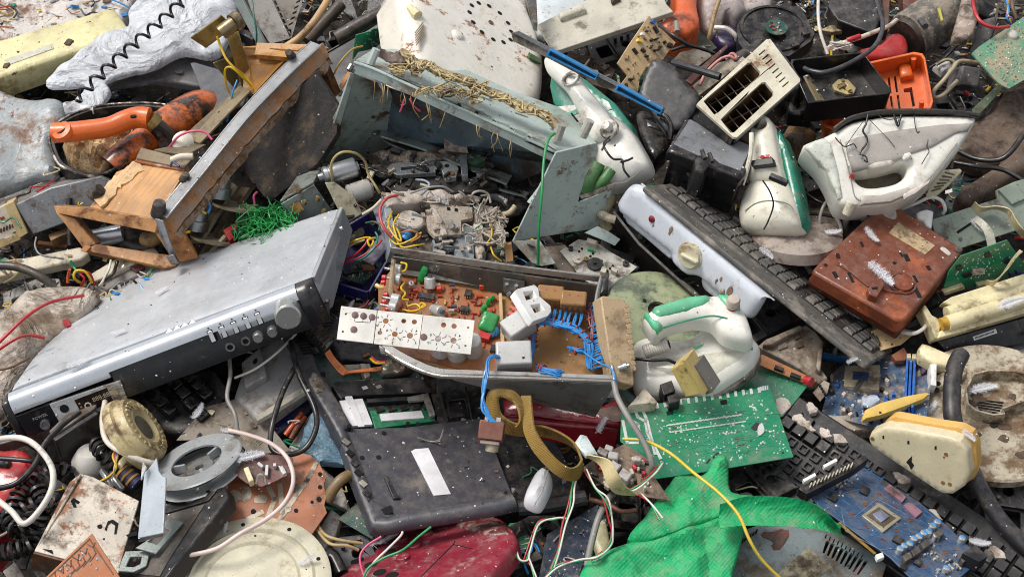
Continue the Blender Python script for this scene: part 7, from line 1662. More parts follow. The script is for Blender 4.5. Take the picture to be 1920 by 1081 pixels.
parts(_,F,'cut_out',[sq(1466,645,9,8,-20),sq(1500,645,6,5,-20),sq(1495,628,6,6,-25)],mat('6d6358',.6,dirt=.5),-.001,.003)
parts(_,F,'rail',[[(1430,645),(1436,636),(1500,608),(1505,614),(1445,646)],[(1536,640),(1545,640),(1538,695),(1530,690)]],DC,0,.012,.002)
PTS=[(1372,736),(1400,690),(1422,678),(1517,720),(1468,780),(1440,790)]
T,F=board('bright green circuit board edge between the iron and the dusty casing',PTS,((1440,790,.07),(1517,720,.08),(1372,736,.08)),PCBG)
dots(T,F,[(1400,700),(1420,685),(1505,722),(1465,772),(1440,740)],60,TIN,seed=3)
obj('pale_patch',B().slab(F.P(wob([(1460,745),(1478,748),(1482,765),(1466,776),(1455,762)],2,3)),0,.002,.002,step=.005),DST,T)
T,F=board('orange brown board strip with black parts beside the bright green board',[(1418,668),(1430,664),(1532,712),(1520,722),(1420,682)],.085,PCBO,'component_strip')
parts(T,F,'chip',[sq(1461,689,9,3,22),sq(1492,703,10,3,22)],CHIP,0,.006)
obj('red_knob',B().rod(F.l(1510,712,.09),F.l(1522,716,.095),.007,12),WRED,T)
PTS=[(1560,700),(1586,678),(1640,668),(1692,660),(1750,690),(1735,800),(1640,800),(1540,775)]
T,F=board('blue computer motherboard with beige processor socket and three blue slots',PTS,((1540,775,.05),(1735,790,.05),(1590,675,.05)),PCBB)
parts(T,F,'socket',[[(1584,685),(1650,683),(1648,730),(1582,722)]],mat('b5a68e',.5,dirt=.4),0,.008,.001)
parts(T,F,'socket_pit',[[(1600,695),(1630,697),(1627,714),(1598,710)]],mat('2a3f66',.5,dirt=.3,speck=1),.008,.009)
BS=mat('1c5fb0',.4,dirt=.15,speck=.1)
for k in range(3):parts(T,F,'memory_slot',[[(1699+k*7,668),(1704+k*7,668),(1699+k*7,760+k),(1694+k*7,760+k)]],BS,0,.014,.001)
parts(T,F,'slot_latch',[sq(1704,666,4,4),sq(1714,667,4,4)],CREAM,0,.017);parts(T,F,'lever',[[(1600,728),(1612,708),(1618,710),(1604,732)]],DSTEEL,.009,.014)
rr=random.Random(12)
for k in range(44):
 x,y=rr.uniform(1555,1690),rr.uniform(700,785)
 if 1582<x<1652 and y<735:continue
 parts(T,F,'component',[sq(x,y,rr.uniform(2,6),rr.uniform(2,4),rr.uniform(0,90))],rr.choice([CHIP,CHIP,TIN,DST,BS,DST]),0,rr.uniform(.003,.01))
dots(T,F,PTS,140,TIN,seed=8)
lump('paper_lump','crumpled pale blue paper lump on the motherboard','paper',[(1616,745),(1632,738),(1650,748),(1652,758),(1630,764),(1618,758)],.075,mat('b9c4d2',.7,dirt=.3,speck=.3),-.01,.008,.008,.005,.008,70)
T,F=board('dusty grey plug block at the lower left of the motherboard',[(1524,735),(1545,712),(1556,718),(1552,735),(1538,752)],.08,DC,'port_block');parts(T,F,'port',[sq(1538+k*3,722+k*5,2,2,30)for k in range(4)],HOLE,0,.003)
lump('purple_plugs','purple and dark plastic sockets right of the blue memory slots','sockets',[(1722,670),(1745,668),(1748,700),(1726,706)],.06,mat('4a3a5a',.5,dirt=.4,speck=.3),-.02,.01,.006,.006,.008,80)
lump('cream_bracket','cream plastic arm above the round lid','arm',[(1722,652),(1730,642),(1760,655),(1800,672),(1795,690),(1750,682),(1725,668)],.09,CREAM,-.02,.003,.006)
lump('white_block','white plastic block end beside the memory slots','block',[(1744,682),(1757,682),(1756,722),(1745,720)],.09,WHT,-.02,.003,.004,.006)
lump('yellow_blade','long pale yellow plastic blade in front of the motherboard','plastic strip',[(1616,782),(1622,768),(1650,755),(1700,742),(1738,735),(1744,738),(1732,749),(1700,762),(1650,780),(1618,787)],.1,mat('e0bd62',.4,dirt=.15,dcol='a0803a',speck=.08),-.008,.003,.004,.005)
lump('dirty_rail','dirty white window rail under the yellow plastic blade','rail',[(1540,778),(1620,780),(1665,790),(1660,805),(1600,808),(1550,795)],.06,DC,-.02,.003,.004,.006,.003,60)
f=flat(1862,770,.075,0,(-4,-6));LC=mat('b4aa94',.5,dirt=.55,dcol='6a5238',dscale=26,speck=.1,var=.1)
T=thing('muddy_disc','big muddy beige round lid with an eight sided vent at the right edge','lid',f)
obj('disc',B().lathe([(.001,0),(.112,0),(.122,.003),(.125,.0),(.124,-.014),(.001,-.014)],None,60),LC,T)
V=[(1811,720),(1826,692),(1855,686),(1900,690),(1960,706),(1960,740),(1880,765),(1885,775),(1862,776),(1830,765),(1814,750)]
vo=[f.l(a,c,.1)[:2]for a,c in V];cx,cy=np.mean(np.array(vo),0)
obj('vent_wall',B().prism(vo,0,.022,[[((x-cx)*.94+cx,(y-cy)*.93+cy)for x,y in vo]]),LC,T,.001)
for k in range(5):a,c=Vector(f.l(1830+k*1.5,742+k*5,.08)),Vector(f.l(1882-k*2,752+k*5,.08));obj('vent_slot',B().ob(((a.x+c.x)/2,(a.y+c.y)/2,.0005),((c-a).length,.0028,.001),math.degrees(math.atan2(c.y-a.y,c.x-a.x))),HOLE,T)
obj('arm',B().prism([f.l(a,c,.09)[:2]for a,c in((1755,692),(1800,672),(1816,690),(1790,708),(1756,715))],0,.012),LC,T,.002)
for q in((1762,700),(1760,712)):obj('hole',B().cyl(*f.l(*q,.1)[:2],.011,.013,.004,12),HOLE,T)
obj('bolt',B().cyl(*f.l(1863,794,.08)[:2],0,.004,.005,10),CHIP,T)
for k in range(16):a=k*.7;obj('mud_patch',B().slab(wob(circ(.03+.07*math.cos(a*2.1)*((k%4)/4+.2),-.02+.075*math.sin(a*1.7)*((k%3)/3+.3),.004+.002*(k%4),8,.006),.002,k),-.001,.0012,.001,step=.004),mat('4d3a28',.9,dirt=.4,speck=.3),T)
wire('thick black rubber hose standing before the round lid',[(1802,664,.16),(1790,690,.165),(1785,730,.165),(1786,780,.16),(1800,825,.14)],.0125,mat('232325',.5,dirt=.2,speck=.15),'hose','hose',n=14)
wire('black hose running on behind the cream adapter to the lower right corner',[(1796,815,.12),(1826,890,.11),(1850,935,.1),(1885,985,.09),(1960,1060,.08)],.0115,mat('26262a',.5,dirt=.3,dcol='7a6a58',speck=.2),'hose','hose',n=14)
F=Fr((1634,836,.13),(1770,928,.12),(1652,800,.15))
T=thing('plug_adapter','cream power adapter brick with a yellowed back edge lying on its side','adapter',F)
AD=mat('dccfac',.35,dirt=.15,dcol='9a7a4a',speck=.05,coat=.1)
AO=[(1628,822),(1632,812),(1658,801),(1690,804),(1780,820),(1800,828),(1812,845),(1818,890),(1808,912),(1786,927),(1768,926),(1752,918),(1640,842),(1630,834)]
obj('front_shell',B().slab(F.P(AO),-.02,0,.005,step=.006),AD,T)
obj('back_shell',B().slab(F.P([(1645,808),(1660,795),(1668,793),(1745,808),(1792,815),(1812,826),(1821,848),(1823,888),(1815,912),(1790,928),(1760,924),(1640,838)]),-.034,-.019,.004,step=.008),mat('d2a55a',.4,dirt=.15,speck=.05),T)
parts(T,F,'slot',[sq(1656,819,1.5,3),sq(1703,829,1.8,3),sq(1754,839,1.8,3),[(1704,860),(1710,854),(1709,865),(1714,872),(1708,880),(1704,871),(1699,866)]],HOLE,-.001,.0006,0)
for q in((1636,822),(1774,851),(1770,856),(1781,907),(1768,904)):obj('screw_hole',B().cyl(*F.p(*q),-.001,.0006,.003 if q[0]!=1770 else .0015,10),mat('8a6a40',.6,speck=0),T)
obj('cord_socket',B().lathe([(.001,.002),(.004,.002),(.006,.003),(.009,.001),(.009,-.004)],Matrix.Translation(Vector(F.l(1803,878,.135)))@Matrix.Rotation(R(50),4,'Y'),16),mat('c2b48e',.4,dirt=.4),T)
F=Fr((1400,880,.05),(1850,1190,.05),(1500,742,.06))
T=thing('black_keyboard','black computer keyboard missing many keys under the blue graphics card','keyboard',F)
BK=mat('1a1a1c',.5,dust=.1,dirt=.25,dcol='7d746a',dscale=20,speck=.7,bump=.15)
obj('case',B().prism(rrect(-.02,0,F.lx+.05,F.ly,.01),-.02,0),BK,T,.003)
kw,kh=.0205,.0205;rr=random.Random(3)
kme=make_mesh('key',B().loft([[(-.0095,-.0095,0),(.0095,-.0095,0),(.0095,.0095,0),(-.0095,.0095,0)],[(-.0075,-.0072,.009),(.0075,-.0072,.009),(.0075,.008,.009),(-.0075,.008,.009)]]));kme.materials.append(BK)
dme=make_mesh('key_seat',B().prism(rrect(-.007,-.007,.007,.007,.002),0,.005,[rrect(-.0045,-.0045,.0045,.0045,.001)]));dme.materials.append(BK)
for j in range(6):
 for i in range(int((F.lx+.02)/kw)):
  q=(j>=4 and(i<4 or 7<i))or(j==3 and i>14)
  o_=obj('key' if q else 'key_seat',kme if q else dme,None,T);o_.location=(.005+i*kw,.018+j*(F.ly-.03)/6,.0)
for k,(x,y)in enumerate(((1546,815),(1575,828),(1510,800),(1522,770),(1500,790),(1640,960),(1750,970),(1870,1040),(1690,900))):obj('pale_crust',B().slab(wob(circ(*F.p(x,y),.010+.002*(k%3),9,.007),.0025,k),.0,.011,.002,step=.005),DST,T)
GC_=[(1512,922),(1560,892),(1620,862),(1634,874),(1700,920),(1760,970),(1832,1038),(1838,1050),(1765,1110),(1725,1100),(1670,1045),(1560,965),(1540,952)]
T,F=board('dark blue graphics card with a silver framed chip and gold edge contacts',GC_,((1512,922,.1),(1732,1098,.09),(1620,864,.1)),mat('28496c',.38,dirt=.3,dcol='6d6258',dscale=18,speck=.6,voro=.2,vcol='3a5f86',vscale=240,coat=.25),'graphics_card')
parts(T,F,'chip_frame',[[(1616,965),(1648,941),(1690,970),(1656,996)]],mat('bdb39c',.35,.5,dirt=.25,speck=.1),0,.0035)
parts(T,F,'chip_base',[[(1625,965),(1648,949),(1680,970),(1656,987)]],mat('4a4432',.5,dirt=.4),.003,.004,0);parts(T,F,'chip_die',[[(1636,962),(1652,954),(1668,967),(1652,978)]],mat('8d93b0',.25,.3,dirt=.3),.004,.006,.0004)
for k in range(19):t=k/18;parts(T,F,'gold_contact',[[(1571+64*t,980+55*t),(1575+64*t,977+55*t),(1579+64*t,980.5+55*t),(1575+64*t,983.5+55*t)]],GOLD,0,.0008,0)
for q in((1595,963),(1648,926),(1622,945),(1678,950),(1707,974),(1681,993),(1625,987),(1655,1012),(1772,1034),(1732,1063)):x,y=F.p(*q);obj('mount_hole',B().lathe([(.0018,.0006),(.0034,.0006),(.0034,0),(.0018,0)],Matrix.Translation((x,y,0)),14,True),COPPER,T)
parts(T,F,'pink_pad',[[(1657,914),(1668,906),(1700,930),(1692,940)],[(1694,946),(1706,938),(1730,958),(1718,968)]],mat('9a7080',.7,dirt=.4,speck=.3),0,.004)
for q in((1702,1042),(1718,1032),(1736,1018),(1761,998),(1810,1044)):parts(T,F,'choke',[sq(*q,8,6,-30)],mat('4a453f',.5,dirt=.3),0,.01,.0008)
for q in((1746,992),(1755,984),(1729,1005),(1738,1003),(1720,1012),(1711,1016),(1703,1025),(1693,1029),(1685,1035),(1753,1010),(1801,1015),(1772,1071)):x,y=F.p(*q);o_=obj('capacitor',B().lathe([(.001,.009),(.0042,.009),(.005,.008),(.005,0)],Matrix.Translation((x,y,0)),16),TIN,T);obj('blue_mark',B().prism([(x+.0042*math.cos(a),y+.0042*math.sin(a))for a in np.linspace(0,3.1,8)],.009,.0094),WBLU,o_)
parts(T,F,'memory_chip',[sq(1622,917,8,7,30),sq(1562,930,8,6,30),sq(1685,1010,10,6,30),sq(1722,1052,7,5,30),sq(1695,1060,6,5,30)],CHIP,0,.004)
parts(T,F,'tape',[[(1617,868),(1624,862),(1637,874),(1630,880)]],mat('1d6f9c',.4,speck=.1),0,.002);parts(T,F,'white_clip',[sq(1650,1041,7,5,-20)],PAPER,0,.006);parts(T,F,'power_socket',[[(1805,1035),(1830,1020),(1852,1042),(1836,1052)]],CHIP,0,.02)
rr=random.Random(77)
for k in range(70):
 x,y=rr.choice([(1560,905),(1585,895),(1740,1030),(1780,1050),(1760,1080),(1800,1060)]);x+=rr.uniform(-24,24);y+=rr.uniform(-16,16)
 if inside(np.array([(x,y)]),GC_)[0]:parts(T,F,'component',[sq(x,y,rr.uniform(1.2,3),rr.uniform(1,2),rr.choice([38,-30]))],rr.choice([TIN,CHIP,TIN,BEIGE]),0,.0025,0)
lines(T,F,[l for l in[[(x,y),(x+14,y+10),(x+18+i%5*3,y+9+i%7)]for i,(x,y)in enumerate([(rr.uniform(1540,1780),rr.uniform(890,1070))for _ in range(170)])]if inside(np.array(l),GC_).all()],mat('4a7096',.4,speck=0),.0006,.0002)
lines(T,F,[[(1570,935),(1580,925),(1620,915)],[(1578,960),(1585,995),(1650,1030),(1680,1028)],[(1603,968),(1645,935),(1700,965)]],mat('7d93b0',.5,speck=0),.0005)
f,_=plate('card_bracket','black slotted socket bracket at the upper edge of the graphics card','bracket',[(1497,915),(1600,862),(1622,852),(1628,860),(1600,880),(1512,926)],.12,BLK,.02);parts(_,f,'pin_row',[sq(1520+k*7,908-k*3.4,1.2,5,25)for k in range(12)],BEIGE,0,.006,0);parts(_,f,'white_clip',[sq(1518,894,13,3,-28),sq(1557,867,14,3,-28)],PAPER,0,.008)
PTS=[(1378,1000),(1420,984),(1560,988),(1612,1020),(1662,1058),(1640,1120),(1370,1120)]
SL=[[(1548+k*9,1015+k*4.6),(1551+k*9,1012+k*4.6),(1556+k*9,1015+k*4.6),(1546+k*8,1036+k*5),(1542+k*8,1036+k*5)]for k in range(9)]+[[(1548+k*7.5,1002+k*4.2),(1551+k*7.5,1000+k*4.2),(1549+k*7.5,1008+k*4.2),(1546+k*7.5,1009+k*4.2)]for k in range(10)]+[[(1388+k*5.2,1018-k*3.4),(1392+k*5.2,1018-k*3.4),(1396+k*5.2,1008-k*3.4),(1392+k*5.2,1008-k*3.4)]for k in range(6)]
F,_=plate('vented_sheet','grey vented metal panel with a paper label under the green bag','panel',PTS,.055,mat('7d8a8c',.45,.15,dirt=.45,dcol='6a5a4a',speck=.3),.006,bev=0,holes=SL)
parts(_,F,'paper_label',[[(1515,1025),(1560,1062),(1500,1110),(1440,1090)]],mat('a9a082',.7,dirt=.5,speck=.1),0,.001,0);parts(_,F,'red_stain',[wob([(1430,1000),(1455,992),(1478,1002),(1470,1020),(1450,1030),(1440,1015)],8,3)],mat('6f2a22',.6,dirt=.4),0,.001,0)
# bottom centre
GP=[(1165,766),(1443,724),(1488,856),(1345,880),(1228,897),(1200,855),(1163,826)]
T,F=board('large green circuit board with rows of white solder joints in the lower middle',GP,((1225,897,.125),(1488,856,.125),(1172,766,.14)),mat('128058',.32,dirt=.14,dcol='6a7a66',speck=.5,voro=.1,vcol='1f9068',vscale=260,coat=.35,var=.06),'main_circuit_board')
WT=mat('d9ddd6',.4,.2,dirt=.15,speck=0,bump=0)
dots(T,F,[(1180,790),(1435,745),(1478,845),(1240,885),(1225,850)],330,WT,(.0008,.0021),.0014,6)
for k in range(18):t=k/17;parts(T,F,'edge_tab',[[(1172+250*t,774-38*t),(1177+250*t,773-38*t),(1175+250*t,763-38*t),(1170+250*t,764-38*t)]],WT,0,.001,0)
parts(T,F,'edge_tab',[sq(1427+k*4,728-k*.7,1.5,4)for k in range(4)],WT,0,.001,0)
lines(T,F,[[(1175,770),(1180,785),(1195,795),(1200,815),(1222,855)],[(1190,768),(1196,782),(1210,790),(1214,812),(1238,858)],[(1168,790),(1176,830),(1195,830)],[(1205,770),(1212,785),(1228,850)]],WT,.0042)
lines(T,F,[[(1250+k*7,798-k),(1256+k*7,796-k)]for k in range(20)]+[[(1258+k*7,810-k),(1264+k*7,809-k)]for k in range(20)],WT,.002)
rr=random.Random(19);lines(T,F,[[(x,y),(x+rr.uniform(4,22),y-rr.uniform(-3,6)),(x+rr.uniform(22,30),y+rr.uniform(-8,12))]for x,y in[(rr.uniform(1240,1440),rr.uniform(770,850))for _ in range(90)]],mat('2c9a74',.35,speck=0),.0009,.0002)
parts(T,F,'dark_hole',[sq(1256,773,6,3.5,-8),sq(1357,753,6,4,-8)],HOLE,0,.0008,0);parts(T,F,'black_mark',[[(1324,866),(1330,858),(1332,860),(1326,868)],[(1336,856),(1344,848),(1350,847),(1344,850),(1338,858)],wob([(1410,800),(1418,792),(1424,796),(1418,806)],1.5,1)],INK,0,.0012,0);parts(T,F,'white_blob',[wob([(1420,800),(1428,790),(1432,806),(1426,816),(1420,812)],2,5)],WT,0,.002,0)
wire('grey cable lying over the left end of the large green circuit board',[(1151,715,.19),(1158,745,.185),(1180,785,.18),(1208,830,.17),(1222,868,.16),(1219,888,.14)],.0042,WGRY,'cable','cable')
wire('long yellow wire arching from the large green circuit board over the green bag',[(1168,822,.15),(1210,826,.16),(1255,848,.18),(1300,885,.2),(1350,925,.21),(1385,965,.21),(1405,1010,.2),(1430,1050,.18),(1480,1100,.15)],.0022,mat('d8bd3c',.4,dirt=.1,speck=0))
F=Fr((1284,740,.15),(1318,738,.15),(1262,688,.17))
T=thing('transformer','cream yellow transformer block with a dark core behind the large green board','transformer',F)
parts(T,F,'block',[[(1257,692),(1280,678),(1318,738),(1285,745)]],mat('cfb673',.45,dirt=.3,dcol='5a4424',speck=.1),-.03,0,.002);parts(T,F,'fin',[[(1279,676),(1285,674),(1322,738),(1316,740)]],mat('c0a868',.45,dirt=.3),-.02,.008);parts(T,F,'dark_plate',[[(1294,688),(1304,684),(1336,735),(1324,740)]],mat('6d6a62',.5,dirt=.3),-.03,-.002)
F=flat(1250,728,.13)
T=thing('coil_block','black coil blocks on a scrap of green board left of the cream transformer','coil',F)
parts(T,F,'block',[sq(1252,726,12,11,-20),sq(1263,746,11,8,-15)],CHIP,-.02,.008,.0015);parts(T,F,'board',[[(1156,728),(1165,722),(1190,745),(1184,758)]],PCBD,-.004,0)
lump('beige_wedge','beige plastic wedge in front of the green handled iron','wedge',[(1177,762),(1200,735),(1208,726),(1232,752),(1228,756)],.14,BEIGE,-.02,.003,.004,.006)
T,F=board('small brown board crowded with white parts beside the olive strap',[(1090,878),(1110,862),(1171,831),(1195,845),(1218,864),(1225,890),(1258,938),(1195,928),(1132,908)],.13,mat('7d6a56',.6,dirt=.5,speck=.6),'component_board')
parts(T,F,'white_part',[sq(1130,845,10,6,30),sq(1150,852,10,7,10),sq(1152,872,10,8,40),sq(1172,888,11,9,35),sq(1196,858,7,5,10),sq(1142,838,8,5,20)],mat('b5b0aa',.45,dirt=.35),0,.016,.002)
for k in range(30):parts(T,F,'component',[sq(rr.uniform(1115,1215),rr.uniform(855,915),rr.uniform(2,6),rr.uniform(2,3),rr.uniform(0,90))],rr.choice([CHIP,DST,WRED,BEIGE,CHIP]),0,rr.uniform(.004,.012))
lump('pale_lid','small pale blue plastic lid leaning on the red box','lid',[(1075,832),(1088,814),(1100,816),(1122,852),(1098,856)],.16,mat('c0cbca',.4,dirt=.3),-.004,.003,.004,.005)
ribbon('wide cream ribbon cable arching over the small brown board',[(1098,854,.165),(1125,872,.18),(1138,905,.18),(1155,924,.16),(1190,928,.15)],[(1105,852,.185),(1142,862,.2),(1160,890,.2),(1172,910,.185),(1195,926,.165)],mat('cdbd8e',.5,dirt=.25,dcol='7a6a40',speck=.05))
F=flat(1280,1000,.1)
RL=[((1360,872),(1290,962),.014,.02),((1268,900),(1205,1000),.012,.02),((1310,898),(1260,960),-.01,.014),((1250,1030),(1420,962),.02,.016),((1300,1060),(1390,1000),.016,.02),((1150,1050),(1290,1010),.012,.02),((1330,1075),(1320,1010),-.012,.014),((1200,1075),(1280,1035),-.01,.016),((1376,1090),(1392,1000),.012,.012)]
RL=[(np.array(F.p(*a)),np.array(F.p(*c)),h,w_)for a,c,h,w_ in RL]
def gz(x,y):
 z=.006*nz(x,y,9,4,2)+.005*(.5-abs(nz(x,y,18,1,2)))
 for a,c,h,w_ in RL:
  p=np.array((x,y));d=c-a;t=min(1,max(0,(p-a)@d/(d@d)));z+=h*math.exp(-np.linalg.norm(p-a-d*t)/w_)
 return z
BGM=mat('1ea868',.7,spec=.25,dust=.28,dirt=.25,dcol='8a9a7a',dscale=16,speck=.1,weave=1100,bump=.25,var=.1,crease=.35)
T=thing('green_bag','bright green woven plastic bag crumpled at the bottom edge','bag',F)
obj('pouch',B().slab(F.P([(1092,1062),(1130,1036),(1175,1018),(1240,1000),(1300,970),(1370,955),(1392,990),(1384,1040),(1372,1085),(1378,1140),(1096,1140)]),-.03,.002,.013,step=.0055,zf=gz),BGM,T)
obj('flap',B().slab(F.P([(1176,1016),(1205,980),(1230,945),(1252,918),(1265,899),(1290,890),(1312,894),(1328,878),(1342,866),(1356,868),(1364,890),(1370,930),(1420,938),(1430,965),(1380,978),(1330,988),(1270,1010),(1225,1026)]),-.004,.012,.012,step=.0055,zf=gz),BGM,T)
A=[(1350,945,.16),(1400,930,.165),(1460,930,.165),(1510,938,.16),(1545,955,.15),(1575,990,.12)];C=[(1350,990,.15),(1390,985,.15),(1450,985,.15),(1520,990,.14),(1560,998,.12),(1583,1008,.1)]
obj('strap',B().strip(F.L(A),F.L(C),.003,7,5,.012),BGM,T)
F=Fr((640,1085,.06),(935,1085,.06),(790,972,.07))
T=thing('red_telephone','wine red telephone body with grey speckled push buttons at the bottom edge','telephone',F)
RP=mat('8c2136',.5,dirt=.28,dcol='a58a86',dscale=30,speck=1,dust=.2)
obj('body',B().slab(F.P([(560,1140),(620,1085),(665,1040),(712,998),(785,972),(850,964),(896,958),(925,962),(948,972),(966,994),(966,1016),(915,1080),(880,1150)]),-.03,.0,.012,step=.007),RP,T)
obj('cradle',B().slab(F.P([(850,985),(890,965),(925,968),(950,985),(955,1000),(920,1005),(880,995)]),-.002,.004,.01,step=.006),mat('5a101a',.4,dirt=.4,dcol='a08a80',dscale=30,speck=1),T)
for q in((755,1012),(778,1025),(800,1002),(822,980),(772,992),(756,1048),(730,1035),(695,1030),(670,1050),(712,1072),(735,1078),(695,1058)):x,y=F.p(*q);obj('push_button',B().cyl(x,y,-.006,.005 if q[0]>740 else .001,.0095,18),RP if q[0]>740 else HOLE,T,.001)
lines(T,F,[[(790,1080),(850,1020),(885,1028)],[(850,1020),(853,1014)]],INK,.0012)
for q,m_,lab in(([(690,1100,.08),(675,1050,.09),(685,1025,.095),(715,1005,.1)],WPNK,'pink wire over the wine red telephone'),([(680,1090,.085),(700,1055,.1),(725,1030,.105),(750,1005,.11),(755,996,.11)],WW,'white wire over the wine red telephone'),([(676,1100,.09),(690,1065,.1),(720,1045,.105),(755,1030,.11),(785,1005,.11),(808,987,.11)],WGRN,'green wire over the wine red telephone')):wire(lab,q,.0017,m_)
for lab,pts,m_,h in(('dark green board with pale joints under the laptop corner',[(633,972),(690,925),(708,940),(706,985),(698,1010)],PCBD,.04),('striped green board right of the wine red telephone',[(955,980),(998,975),(1017,987),(970,1050),(925,1110),(895,1105)],PCBG,.03),('navy blue board standing left of the green bag',[(1026,1000),(1122,944),(1119,975),(1092,1060),(1075,1110),(1005,1110)],mat('12283f',.4,dirt=.3,dcol='8a7d6c',speck=.6),.05)):
 T,f=board(lab,pts,h,m_);dots(T,f,pts,50,TIN if m_!=PCBG else CREAM,seed=len(lab));c=np.mean(np.array(pts),0)
 if m_ is PCBG:lines(T,f,[[(945+k*8,1065-k*11),(962+k*8,1060-k*11)]for k in range(7)],CREAM,.0014)
lump('cream_housing','cream plastic housing with a round mark between the navy board and the green bag','housing',[(1112,1010),(1122,975),(1136,968),(1142,1000),(1146,1030),(1125,1045)],.06,CREAM,-.02,.0,.006)
lump('grille','dark ribbed grille behind the green bag','grille',[(1120,965),(1240,940),(1230,975),(1150,1010),(1130,1000)],.02,BLK,-.03,0,.006)
wire('flat rusty metal strip forked at the end near the small brown board',[(1105,935,.12),(1140,945,.12),(1165,958,.12),(1192,956,.115)],.0035,mat('6a4030',.5,.2,dirt=.4));wire('grey sleeve cable standing between the navy board and the green bag',[(1100,1060,.09),(1108,1020,.1),(1122,970,.11),(1140,935,.11),(1150,925,.1)],.0048,WGRY,'cable','cable')
for k,P_ in enumerate(([(1092,870,.15),(1076,905,.15),(1070,945,.15),(1058,985,.14),(1048,1030,.13),(1035,1065,.12)],[(1098,880,.15),(1115,912,.15),(1135,935,.15),(1145,970,.14),(1148,1000,.13),(1140,1025,.12),(1112,1050,.11)],[(1020,1085,.09),(1045,1060,.1),(1080,1050,.11),(1112,1045,.12),(1130,1035,.12)],[(965,1020,.08),(972,1045,.09),(985,1050,.09),(992,1030,.09),(1010,980,.1),(1040,972,.11),(1058,970,.11)],[(990,1045,.09),(1000,1070,.09),(1008,1100,.09)],[(1165,920,.15),(1190,915,.16),(1222,890,.16),(1240,868,.15),(1230,880,.15)],[(1200,925,.15),(1222,945,.16),(1238,972,.16)])):
 for j,(m_,n_)in enumerate(((WRED,'red'),(WGRN,'green'),(WW,'white'))):wire(n_+' strand of the thin wires '+('dropping straight from the brown board over the navy board','looping down past the cream housing','lying over the foot of the green bag','curling between the telephone and the navy board','running off the bottom edge by the telephone','crossing the small brown board','ending on top of the green bag')[k],[(x+j*3-3+2*math.sin(i*1.9+j*2),y+2*math.cos(i*2.3+j*2),h+.002*j)for i,(x,y,h)in enumerate(P_)],.0013,m_,group=None)
# bottom left
F=flat(20,905,.06)
T=thing('red_phone','glossy red telephone at the left edge under black coiled cords','telephone',F)
obj('body',B().slab(F.P([(-60,845),(10,842),(45,843),(60,858),(66,880),(52,915),(32,940),(12,990),(-10,1030),(-60,1060)]),-.05,.01,.022,step=.008,zf=lambda x,y:.006*nz(x,y,25)),mat('b01f22',.3,dirt=.15,dcol='5a2a24',speck=.05,coat=.3),T)
obj('cradle',B().slab(F.P([(-30,860),(5,862),(25,872),(20,884),(-30,880)]),.008,.018,.006,step=.006),BLK,T)
for k,P_ in enumerate(([(-20,985,.09),(15,970,.1),(35,930,.1),(60,905,.1),(85,900,.09)],[(0,1035,.08),(30,1030,.09),(62,1022,.09),(85,1000,.08)],[(22,1005,.09),(40,960,.1),(75,945,.1),(100,955,.09)],[(60,1010,.08),(72,980,.09),(80,950,.1),(70,915,.1)],[(10,960,.1),(30,990,.1),(55,980,.1),(60,950,.1)],[(88,890,.08),(110,880,.08),(130,890,.07)],[(180,830,.08),(195,850,.09),(210,870,.08)])):
 p0=W(*P_[0]);L_=sum((W(*a)-W(*c)).length for a,c in zip(P_,P_[1:]))
 o=obj('coiled_cord',B().tube([tuple(Vector(q)-p0)for q in helix([W(*q)for q in P_],0,.0105,L_/.0105,per=10)],.0036,5,0),WBLK,None,0,60);o.location=p0
 tag(o,'black coiled telephone cord '+('crossing the red phone','along the bottom left below the red phone','between the red phone and the rusty plate','standing up beside the rusty plate','heaped in the middle of the tangle','end near the white ceramic cup','turns below the cream wheel')[k],'cord')
wire('white flat cable forming a pointed loop over the black coiled cords',[(-20,826,.12),(20,820,.13),(50,824,.135),(75,842,.14),(97,876,.14),(97,915,.14),(75,955,.135),(45,981,.13),(20,956,.13),(-20,925,.12)],.0044,mat('d6cfc4',.4,dirt=.2,speck=0),'cable','cable')
wire('black cable running down past the black box to the red phone',[(150,770,.12),(118,795,.12),(85,830,.12),(65,870,.12),(30,905,.12),(-20,918,.11)],.0042,WBLK,'cable','cable')
wire('second black cable over the red phone',[(-20,858,.1),(20,860,.1),(60,864,.1),(78,868,.09)],.0036,WBLK,'cable','cable')
wire('thin grey cable at the bottom left corner',[(-20,1012,.1),(12,998,.1),(38,975,.1)],.002,WGRY,'cable','cable')
T=thing('black_box','black box with a dusty grey top under the left end of the silver receiver','box',flat(140,800,.08));F=flat(140,800,.08)
obj('top',B().poly3(F.L([(94,812,.09),(152,754,.08),(190,745,.08),(180,768,.1),(100,820,.1)]),.004),mat('6d6862',.6,dirt=.5,speck=.3),T,.001)
obj('front',B().poly3(F.L([(98,820,.1),(180,768,.1),(194,802,.06),(190,832,.05),(112,862,.05)]),.01),BLK,T,.002)
for k in(0,1):obj('rib',B().poly3(F.L([(138+k*16,796-k*9,.1),(142+k*16,793-k*9,.1),(158+k*16,842-k*8,.06),(154+k*16,844-k*8,.06)]),.003),BLKG,T)
lump('keyed_module','dark grimy keyed module in the shade under the silver receiver','module',[(255,745),(320,695),(400,690),(430,730),(400,780),(345,815),(300,800)],.04,BLK,-.03,0,.008)
f=flat(340,745,.045);T=thing('key_bank','bank of black square keys under the silver receiver','keys',f)
for k,(x,y)in enumerate(((290,745),(303,758),(318,772),(345,700),(358,712),(372,726),(385,742),(330,725),(345,742),(360,762),(378,782))):obj('key',B().ob((*f.p(x,y),.004),(.022,.019,.018),-42),BLKG,T,.003)
T,f=board('grey brown membrane sheet printed with pale tracks beside the cream wheel',[(330,825),(385,762),(440,748),(505,795),(545,845),(470,852),(440,822)],.05,mat('7d7264',.55,dirt=.35,speck=.2),'membrane_sheet')
